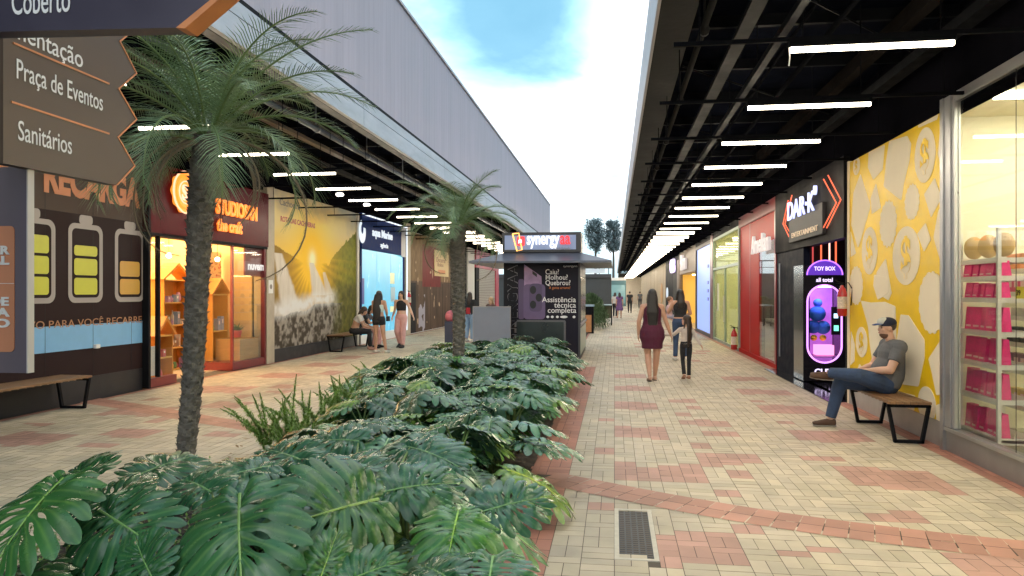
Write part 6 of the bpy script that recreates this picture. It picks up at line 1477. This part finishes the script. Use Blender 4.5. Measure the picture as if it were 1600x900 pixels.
def person(label, pos, rz, k, J, spec, vox=.010):
    """J joints in the person's own frame (x right, y forward, z up, metres for 1.70 m)"""
    K = dict(pel=(0, 0, .93), chest=(0, 0, 1.22), neck=(0, 0, 1.43), head=(0, .015, 1.575),
             lh=(-.095, 0, .90), lk=(-.10, .015, .49), la=(-.10, -.015, .085), rh=(.095, 0, .90), rk=(.10, .015, .49), ra=(.10, -.015, .085),
             ls=(-.175, 0, 1.385), le=(-.215, -.02, 1.12), lw=(-.225, .04, .88), rs=(.175, 0, 1.385), re=(.215, -.02, 1.12), rw=(.225, .04, .88),
             lf=(0, 1, 0), rf=(0, 1, 0), face=(0, 1, 0))
    K.update(J); j = {a: V3(b) for a, b in K.items()}; B = spec.get('build', 1.0); hw = spec.get('hip', 1.0); wz = spec.get('waist', 1.0); sk = SKIN(*spec['skin'])
    t = thing('person', label, 'person', (*pos, pos[2] if len(pos) > 2 else 0) if len(pos) < 3 else pos, None, rz); t.scale = (k,) * 3
    def fin(o):
        o.parent = t; o.matrix_parent_inverse = Matrix.Identity(4); return o
    side = (j['rs'] - j['ls']).normalized(); hs = (j['rh'] - j['lh']).normalized()
    pel, ch, nk, hd = j['pel'], j['chest'], j['neck'], j['head']
    def torso(off, lo=-1, hi=9, flare=0):
        R_ = [(pel - (ch - pel).normalized() * .10, .125 * hw, .095 * B), (pel - (ch - pel) * .05, .172 * hw, .118 * B * hw), (pel.lerp(ch, .35), .148 * wz, .100 * B * wz + spec.get('belly', 0)), (pel.lerp(ch, .62), .132 * wz, .095 * B * wz + spec.get('belly', 0)), (ch, .152 * B, .108 * B), (ch.lerp(nk, .45), .160 * B, .105 * B), (ch.lerp(nk, .76), .135 * B, .078 * B), (ch.lerp(nk, .93), .07 * B, .055)]
        return [(c, a + off, b + off) for i, (c, a, b) in enumerate(R_) if lo <= i <= hi]
    # ---- body
    m = MB(); m.loft(torso(0), side, 18)
    m.ell(ch.lerp(nk, .80), .17 * B, .06, .05, rot=Matrix.Rotation(math.atan2(side.y, side.x), 3, 'Z'))
    limb(m, [ch.lerp(nk, .85), nk.lerp(hd, .55)], [.055, .050])
    f = j['face'].normalized(); fs_ = f.cross(V3((0, 0, 1))).normalized(); up = fs_.cross(f)
    M3 = Matrix((fs_, f, up)).transposed(); HK = spec.get('headk', 1.0)
    hp = lambda x, y, z: hd + (fs_ * x + f * y + up * z) * HK
    m.ell(hp(0, -.012, .030), .073 * HK, .090 * HK, .088 * HK, 18, 12, rot=M3); m.ell(hp(0, .022, -.040), .052 * HK, .062 * HK, .078 * HK, 16, 10, rot=M3)
    m.ell(hp(0, .060, -.088), .024 * HK, .022 * HK, .020 * HK, rot=M3)                       # chin
    m.loft([(hp(0, .078, .018), .008, .010), (hp(0, .096, -.012), .013, .012), (hp(0, .088, -.026), .014, .010)], fs_, 8)   # nose
    m.ell(hp(0, .078, -.050), .022 * HK, .014 * HK, .011 * HK, rot=M3)
    for s_ in (-1, 1): m.ell(hp(s_ * .074, -.008, -.006), .010, .020, .032, rot=M3); m.ell(hp(s_ * .035, .062, -.015), .022, .016, .02, rot=M3)
    for p in 'lr':
        s_ = -1 if p == 'l' else 1; S_, E_, W_ = j[p + 's'], j[p + 'e'], j[p + 'w']; ar = spec.get('arm', 1.0)
        limb(m, [ch.lerp(nk, .78), S_], [.062 * B, .056 * B * ar]); limb(m, [S_, S_.lerp(E_, .45), E_], [.054 * ar, .047 * ar, .039 * ar]); limb(m, [E_, E_.lerp(W_, .35), W_], [.039 * ar, .038 * ar, .025])
        hd_ = V3(spec.get(p + 'hand', (W_ - E_))); hand(m, W_, hd_, spec.get(p + 'palm', (-s_, 0, 0)), 1.0, spec.get('curl', .45), spec.get(p + 'th', 1 if p == 'l' else -1))
        Hh, Kk, A_ = j[p + 'h'], j[p + 'k'], j[p + 'a']; lg = spec.get('leg', 1.0)
        limb(m, [Hh, Hh.lerp(Kk, .4), Kk], [.090 * lg * hw, .078 * lg, .055 * lg]); limb(m, [Kk, Kk.lerp(A_, .35), A_], [.054 * lg, .054 * lg, .035])
        foot(m, A_, j[p + 'f'], up=spec.get(p + 'up', (0, 0, 1)))
    fin(remesh(m.build('body', sk), vox, 4))
    # ---- garments
    wear = []
    for g_ in spec['wear']:
        if g_[0] in ('shoes', 'soles'):
            o0 = g_[2] if len(g_) > 2 else {}
            for p in 'lr': wear.append((g_[0], g_[1], dict(o0, p=p, name={'shoes': 'shoe', 'soles': 'sole', 'sandals': 'sandal'}[o0.get('name', g_[0])])))
        else: wear.append(g_)
    for g_ in wear:
        kind = g_[0]; mm_ = g_[1]; o_ = g_[2] if len(g_) > 2 else {}; g = MB(); off = o_.get('off', .012)
        if kind == 'top':
            lo = o_.get('lo', 1); hi = o_.get('hi', 7); g.loft(torso(off, lo, hi), side, 20)
            if hi >= 6:
                for p in 'lr':
                    S_, E_ = j[p + 's'], j[p + 'e']; sl = o_.get('sleeve', .5); ar = spec.get('arm', 1.0)
                    if sl > 0:
                        limb(g, [ch.lerp(nk, .76), S_], [.068 * B, .064 * B * ar])
                        q = min(sl, 1); g.loft([(S_.lerp(E_, u * q), (.066 - .012 * u * q) * ar, (.066 - .012 * u * q) * ar) for u in (0, .25, .5, .75, 1)], side, 12)
                        if sl > 1: limb(g, [E_, E_.lerp(j[p + 'w'], .93)], [.052 * ar, .036])
                    else:
                        limb(g, [ch.lerp(nk, .6) + (S_ - ch) * V3((.3, .3, 0)), ch.lerp(nk, .8).lerp(S_, .55)], [.07 * B, .035])
        elif kind == 'trousers':
            w_ = o_.get('wide', 1.0); g.loft(torso(off, 0, 2)[:2] + [(pel.lerp(ch, .25), .152 * wz + off, .105 * B * wz + off + spec.get('belly', 0) * .5)], hs, 18)
            for p in 'lr':
                Hh, Kk, A_ = j[p + 'h'], j[p + 'k'], j[p + 'a']; lg = spec.get('leg', 1.0); end = o_.get('end', 2.0)
                r0, r1, r2, r3 = (.098 * hw * lg, .088 * lg * (1 + (w_ - 1) * .3), .066 * lg * w_, .052 * w_)
                g.ell(Hh, r0, r0, r0)
                if end >= 1: 
                    limb(g, [Hh, Hh.lerp(Kk, .4), Kk], [r0, r1, r2]); q = min(.97, end - 1); g.loft([(Kk.lerp(A_, u * q), lerp(r2, r3, u * q), lerp(r2, r3, u * q)) for u in (0, .2, .4, .6, .8, 1)], hs, 12)
                else: g.loft([(Hh.lerp(Kk, u * end), lerp(r0, r1 * 1.03, u), lerp(r0, r1 * 1.03, u)) for u in (0, .25, .5, .75, 1)], hs, 14)
        elif kind == 'skirt':
            z1 = o_.get('z1', .55); a = o_.get('a', .20); c0 = (j['lh'] + j['rh']) / 2
            g.loft([(pel.lerp(ch, .45), .135 * wz + off, .10 * wz * B + off), (pel, .178 * hw + off, .125 * hw * B + off), (V3((c0.x, c0.y, pel.z - .13)), .182 * hw + off, .130 * hw * B + off), (V3((c0.x, c0.y, lerp(pel.z, z1, .7))), a, a * .78), (V3((c0.x, c0.y, z1)), a * .97, a * .76)], hs, 22)
        elif kind == 'shoes':
            foot(g, j[o_['p'] + 'a'], j[o_['p'] + 'f'], L=.25, r=.054, up=spec.get(o_['p'] + 'up', (0, 0, 1)))
        elif kind == 'soles':
            for p in o_['p']:
                ff = j[p + 'f'].normalized(); u_ = V3(spec.get(p + 'up', (0, 0, 1))); c = j[p + 'a'] - u_ * .088; sd_ = ff.cross(u_)
                g.loft([(c - ff * .07, .035, .010), (c + ff * .03, .044, .010), (c + ff * .12, .050, .010), (c + ff * .20, .035, .009)], sd_, 14)
        elif kind == 'hair':
            g.ell(hp(0, -.022, .042), .083 * HK, .098 * HK, .088 * HK, 18, 12, rot=M3); L = o_.get('L', .4); w_ = o_.get('w', .11)
            if L > 0:
                bp = o_.get('pts'); 
                if bp is None: bp = [hd + V3((0, -.06, .02)), hd + V3((0, -.085, -.10)), hd + V3((0, -.12, -.10 - L * .4)), hd + V3((0, -.13, -.08 - L))]
                else: bp = [hp(*p) for p in bp]
                g.loft([(bp[0], w_ * .72, .06), (bp[1], w_ * .85, .055), (bp[2], w_ * 1.0, .042), (bp[3], w_ * .72, .022)], fs_, 16)
                for s_ in (-1, 1): limb(g, [hp(s_ * .062, -.01, .03), hp(s_ * .078, -.02, -.07), hp(s_ * .085, -.02, -.17 if L > .2 else -.09)], [.028, .03, .018], 8)
        elif kind == 'short_hair':
            g.ell(hp(0, -.024, .038), .079 * HK, .090 * HK, .084 * HK, 18, 12, rot=M3)
        elif kind == 'cap':
            g.ell(hp(0, -.012, .062), .086, .104, .068, 18, 12, rot=M3)
        elif kind == 'brim':
            g.loft([(hp(0, .070, .052), .072, .007), (hp(0, .11, .050), .068, .007), (hp(0, .155, .040), .045, .006)], fs_, 16)
        elif kind == 'beard':
            g.ell(hp(0, .024, -.072), .050, .062, .050, rot=M3)
        elif kind == 'custom': o_['f'](g, j, hp)
        fin(remesh(g.build(o_.get('name', {'top': 'shirt', 'short_hair': 'hair', 'skirt': 'skirt'}.get(kind, kind)), mm_), o_.get('vox', vox), o_.get('sm', 3)))
    if spec.get('eyes', True):
        e = MB()
        for s_ in (-1, 1): e.ell(hp(s_ * .030, .071, .008), .012, .008, .007, 10, 6, rot=M3)
        fin(e.build('eyes', mat('eye_dark', (.03, .02, .02), .2)))
        e = MB()
        for s_ in (-1, 1): e.ell(hp(s_ * .031, .072, .026), .020, .007, .004, 10, 5, rot=M3)
        fin(e.build('eyebrows', mat('brow_dark', (.03, .02, .015), .8))); fin(MB().ell(hp(0, .089, -.049), .019, .007, .006, 10, 6, rot=M3).build('lips', mat('lip_tone', (.40, .14, .12), .5)))
    return t
def fabric(n, c, v=.12): return mat('fabric_' + n, c, .85, var=v, vscale=7, bump=1.0, bscale=11)
HAIRB = mat('hair_black', (.012, .009, .008), .38, var=.3, vscale=30, stretch=(4, 4, .5), bump=.6, bscale=60); HAIRD = mat('hair_dark_brown', (.035, .020, .013), .42, var=.35, vscale=30, stretch=(4, 4, .5), bump=.6, bscale=60)
TAN = ('tan', (.48, .27, .18)); LIGHT = ('light', (.60, .37, .27)); DARKT = ('brown', (.36, .19, .12))
jeans = fabric('denim', (.030, .055, .115), .4); blackf = fabric('black', (.013, .013, .016))

# seated man, facing left along -x, on the right bench
x0, y0 = 3.13, 9.12
grey = fabric('grey_tee', (.115, .12, .13))
man = person('seated man in grey T-shirt, jeans and navy cap with one ankle crossed on his knee', (x0, y0, 0), PI / 2, 1.0, dict(
    pel=(0, .01, .545), chest=(0, -.07, .83), neck=(0, -.075, 1.045), head=(0, -.02, 1.195), face=(-.10, 1, -.03),
    rh=(.10, .03, .535), rk=(.15, .45, .545), ra=(.17, .56, .10), rf=(.1, 1, 0), lh=(-.10, .03, .545), lk=(-.24, .36, .66), la=(.06, .60, .66), lf=(.25, 1, .10),
    ls=(-.20, -.09, .985), le=(-.26, .03, .73), lw=(-.10, .24, .71), rs=(.20, -.09, .985), re=(.24, .06, .73), rw=(.06, .26, .70)),
    dict(skin=LIGHT, build=1.18, hip=1.1, waist=1.18, belly=.035, arm=1.18, leg=1.10, lhand=(.8, .6, 0), rhand=(-.8, .6, 0), lpalm=(0, 0, -1), rpalm=(0, 0, -1), lth=-1, rth=1, curl=.35, lup=(-.5, -.1, .86),
         wear=[('top', grey, dict(lo=1, sleeve=.62, off=.016)), ('trousers', jeans, dict(wide=1.18)), ('shoes', fabric('brown_shoe', (.07, .035, .02)), dict(name='shoes')), ('soles', mat('pale_sole', (.35, .32, .27), .7)), ('short_hair', HAIRD), ('cap', fabric('navy_cap', (.012, .017, .045))), ('brim', fabric('blue_brim', (.03, .08, .25)), dict(name='cap_brim', vox=.006)), ('beard', mat('beard_brown', (.13, .07, .045), .9)),
               ('custom', fabric('white_cap_front', (.55, .55, .5)), dict(name='cap_front', f=lambda g, j, hp: g.ell(hp(0, .025, .072), .070, .082, .058)))]), vox=.008)
# belt-bag on lap? none. wristwatch
w = MB(); 
p_burg = fabric('burgundy', (.070, .008, .028))
x, y = G(1019, 595)
person('woman in a sleeveless burgundy dress with long black hair walking away hand in hand', (x, y, 0), .04, .985, dict(
    lk=(-.075, .05, .49), la=(-.055, -.13, .10), lf=(-.05, 1, -.1), rk=(.08, .0, .49), ra=(.06, .10, .085), ls=(-.165, 0, 1.365), rs=(.165, 0, 1.365), le=(-.245, -.03, 1.10), lw=(-.25, .02, .86), re=(.25, .0, 1.10), rw=(.34, .05, .86)),
    dict(skin=TAN, build=1.04, hip=1.20, waist=1.15, arm=1.05, leg=1.12, eyes=False, wear=[('top', p_burg, dict(lo=2, sleeve=0)), ('skirt', p_burg, dict(z1=.60, a=.195, name='dress_skirt')), ('soles', blackf, dict(name='sandals')), ('hair', HAIRB, dict(L=.50, w=.115))]))
x, y = G(1072, 592)
girl = person('small girl in pale long sleeved top and black trousers with long brown hair', (x, y, 0), .1, .70, dict(
    lk=(-.08, .04, .49), la=(-.07, -.10, .12), lf=(0, 1, -.4), rk=(.08, .02, .49), ra=(.08, .02, .085), ls=(-.145, 0, 1.33), rs=(.145, 0, 1.33), neck=(0, 0, 1.38), head=(0, .01, 1.555), le=(-.33, .04, 1.17), lw=(-.56, .08, 1.16), re=(.24, -.10, 1.12), rw=(.34, -.22, .92), face=(-.75, .6, .12)),
    dict(skin=LIGHT, build=.84, hip=.82, waist=.88, arm=.85, leg=.85, headk=1.22, wear=[('top', fabric('pale_cream', (.50, .43, .38)), dict(lo=1, sleeve=1.9)), ('trousers', blackf), ('shoes', fabric('tan_shoe', (.3, .15, .1))), ('hair', HAIRD, dict(L=.52, w=.13, pts=[(0, -.06, .02), (0, -.10, -.10), (.0, -.13, -.30), (0, -.14, -.56)]))]), vox=.011)
x, y = G(1063, 563)
person('woman in black sleeveless top and jeans carrying a toddler on her hip', (x, y, 0), .1, .99, dict(
    ls=(-.165, 0, 1.37), le=(-.27, .08, 1.15), lw=(-.16, .26, 1.06), rs=(.165, 0, 1.37), re=(.24, .0, 1.12), rw=(.06, .24, 1.02), lk=(-.10, .04, .49), la=(-.12, .0, .085)),
    dict(skin=TAN, eyes=False, arm=1.05, hip=1.05, wear=[('top', blackf, dict(lo=2, sleeve=0)), ('trousers', jeans), ('shoes', fabric('white_shoe', (.6, .58, .52))), ('hair', HAIRB, dict(L=.26, w=.10))]))
c0 = Vector((x, y, 0)) + Vector((-.24, .14, .62))
person('toddler in pale pink top held on the hip of the woman in black top', (c0.x, c0.y, c0.z), -1.2, .60, dict(
    pel=(0, 0, .72), chest=(0, -.02, .98), neck=(0, -.01, 1.14), head=(0, .03, 1.33), lh=(-.09, .03, .70), lk=(-.2, .28, .62), la=(-.20, .30, .30), rh=(.09, .03, .70), rk=(.2, .28, .62), ra=(.2, .3, .3), ls=(-.14, 0, 1.09), le=(-.2, .12, .95), lw=(-.14, .28, 1.0), rs=(.14, 0, 1.09), re=(.2, .12, .95), rw=(.14, .28, 1.0), face=(.2, 1, 0)),
    dict(skin=LIGHT, build=.95, headk=1.35, arm=.95, leg=.9, wear=[('top', fabric('pale_pink', (.62, .42, .42)), dict(sleeve=1.8)), ('trousers', fabric('pale_lilac', (.45, .42, .55)), dict(end=1.6)), ('shoes', fabric('white_shoe', (.6, .58, .52))), ('short_hair', mat('hair_light_brown', (.16, .09, .05), .5, bump=.5))]), vox=.013)
# far walkers on the right
def far_person(lab, px, py, k, rz, wear, skin=TAN, J={}, **kw):
    x, y = G(px, py); return person(lab, (x, y, 0), rz, k, J, dict(skin=skin, eyes=False, wear=wear, **kw), vox=.016)
pf = mat('fabric_purple_print', (.14, .07, .20), .85, var=.8, vscale=22)
far_person('woman in purple patterned knee length dress far down the walk', 968, 497, .93, .1, [('top', pf, dict(lo=2, sleeve=.5)), ('skirt', pf, dict(z1=.50, a=.24, name='dress_skirt')), ('hair', HAIRB, dict(L=.14, w=.10)), ('soles', blackf, dict(name='sandals'))], TAN, dict(la=(-.13, -.06, .085)))
far_person('woman in white top and black trousers left of the woman in purple', 961, 496, .93, -.5, [('top', fabric('white', (.6, .58, .55)), dict(sleeve=.5)), ('trousers', blackf), ('hair', HAIRD, dict(L=.05)), ('custom', blackf, dict(name='shoulder_bag', f=lambda g, j, hp: g.ell((.14, .10, 1.02), .10, .12, .20)))], LIGHT)
far_person('man in black T-shirt and black trousers walking far away', 984, 489, .98, 0, [('top', blackf, dict(sleeve=.55)), ('trousers', blackf), ('short_hair', HAIRB), ('shoes', blackf)], DARKT, dict(la=(-.09, -.12, .12), ra=(.1, .1, .085)), build=1.05)
far_person('man in dark grey T-shirt farthest down the walk beside the woman in burgundy', 1000, 482, .98, .1, [('top', grey, dict(sleeve=.55)), ('trousers', fabric('dark_grey', (.04, .04, .045))), ('short_hair', HAIRB), ('shoes', blackf)], DARKT, {}, build=1.12)
# left group
pinkf = fabric('pink', (.68, .38, .36))
x, y = -7.22, 19.75
person('woman in white crop top and black trousers seated on the bench, leaning forward', (x, y, 0), -PI / 2 + .25, .97, dict(
    pel=(0, .02, .55), chest=(0, .10, .81), neck=(0, .22, 1.0), head=(0, .31, 1.12), face=(0, 1, -.45), lh=(-.1, .04, .54), lk=(-.11, .46, .53), la=(-.10, .44, .10), rh=(.1, .04, .54), rk=(.12, .46, .52), ra=(.12, .50, .09), ls=(-.16, .18, .96), le=(-.2, .30, .72), lw=(-.12, .50, .66), rs=(.16, .18, .96), re=(.21, .30, .70), rw=(.12, .50, .63)),
    dict(skin=TAN, build=1.05, hip=1.1, wear=[('top', fabric('white', (.6, .58, .55)), dict(lo=4, sleeve=.55)), ('trousers', blackf), ('shoes', fabric('nude_shoe', (.45, .25, .2))), ('hair', HAIRD, dict(L=.12, w=.09, pts=[(0, -.05, .02), (0, -.08, -.05), (0, -.10, -.12), (0, -.10, -.2)]))]), vox=.012)
x, y = -7.20, 20.5
person('woman in dark grey top and pink trousers seated behind on the same bench', (x, y, 0), -PI / 2 - .05, .97, dict(
    pel=(0, .02, .55), chest=(0, .09, .82), neck=(0, .17, 1.02), head=(0, .27, 1.14), face=(-.1, 1, -.5), lh=(-.1, .04, .54), lk=(-.13, .46, .54), la=(-.13, .46, .10), rh=(.1, .04, .54), rk=(.14, .44, .53), ra=(.14, .40, .09), ls=(-.16, .13, .97), le=(-.2, .30, .78), lw=(-.06, .46, .86), rs=(.16, .13, .97), re=(.2, .30, .74), rw=(.06, .46, .82)),
    dict(skin=TAN, wear=[('top', fabric('charcoal', (.05, .055, .065)), dict(lo=1, sleeve=.5)), ('trousers', pinkf, dict(wide=1.25)), ('shoes', blackf), ('hair', HAIRB, dict(L=.16, w=.09)), ('custom', fabric('white', (.6, .58, .55)), dict(name='handbag', f=lambda g, j, hp: g.ell((-.24, .30, .58), .07, .12, .13)))]), vox=.012)
x, y = G(592, 551)
person('woman with very long black hair in black shorts and white top, back to camera', (x, y, 0), -.25, .97, dict(
    lk=(-.10, .02, .49), la=(-.11, .0, .085), rk=(.13, .03, .49), ra=(.20, .04, .085), le=(-.22, .06, 1.13), lw=(-.12, .20, 1.00), re=(.21, .06, 1.12), rw=(.12, .22, 1.02), face=(-.35, 1, -.1)),
    dict(skin=TAN, eyes=False, hip=1.06, wear=[('top', fabric('pale_aqua', (.5, .62, .6)), dict(lo=3, hi=5, sleeve=0)), ('trousers', blackf, dict(end=.34, name='shorts')), ('shoes', fabric('white_shoe', (.6, .58, .52))), ('hair', HAIRB, dict(L=.66, w=.125)), ('custom', blackf, dict(name='handbag', f=lambda g, j, hp: g.loft([((.17, .20, .86), .04, .09), ((.17, .20, 1.0), .03, .08)])))]), vox=.011)
x, y = G(627, 543)
person('woman in black tank top and pink trousers walking toward the camera', (x, y, 0), PI - .15, .97, dict(
    lk=(-.09, .07, .49), la=(-.09, .10, .085), rk=(.10, .08, .49), ra=(.10, -.12, .13), rf=(0, 1, -.3), le=(-.30, .0, 1.14), lw=(-.42, .08, .95), re=(.22, -.02, 1.12), rw=(.24, .10, .92)),
    dict(skin=LIGHT, build=.92, wear=[('top', blackf, dict(lo=3, sleeve=0)), ('trousers', pinkf, dict(wide=1.3)), ('shoes', blackf), ('soles', mat('pale_sole')), ('hair', HAIRB, dict(L=.22, w=.09))]), vox=.011)
x, y = G(734, 534)
person('woman in black top and pale jeans carrying a red bag, behind the second palm', (x, y, 0), -.3, .95, dict(la=(-.1, -.08, .1)), dict(skin=LIGHT, eyes=False, wear=[('top', blackf, dict(sleeve=1.9)), ('trousers', fabric('pale_denim', (.22, .32, .48)), dict(wide=1.25)), ('shoes', fabric('white_shoe', (.6, .58, .52))), ('hair', HAIRD, dict(L=.22, w=.09)), ('custom', fabric('red_bag', (.35, .02, .03)), dict(name='red_bag', f=lambda g, j, hp: g.loft([((.02, -.16, .95), .09, .04), ((.02, -.16, 1.17), .08, .035)])))]), vox=.013)
x, y = KY(24, 767, 490)[0], 24.0
person('fair haired child, only the head showing above the grey display board', (x, y, 0), 2.6, .84, {}, dict(skin=LIGHT, headk=1.2, wear=[('top', fabric('brown_top', (.12, .06, .05)), dict(sleeve=.5)), ('trousers', jeans), ('shoes', blackf), ('hair', mat('hair_blond', (.38, .24, .12), .5, bump=.5, bscale=60), dict(L=.12))]), vox=.014)
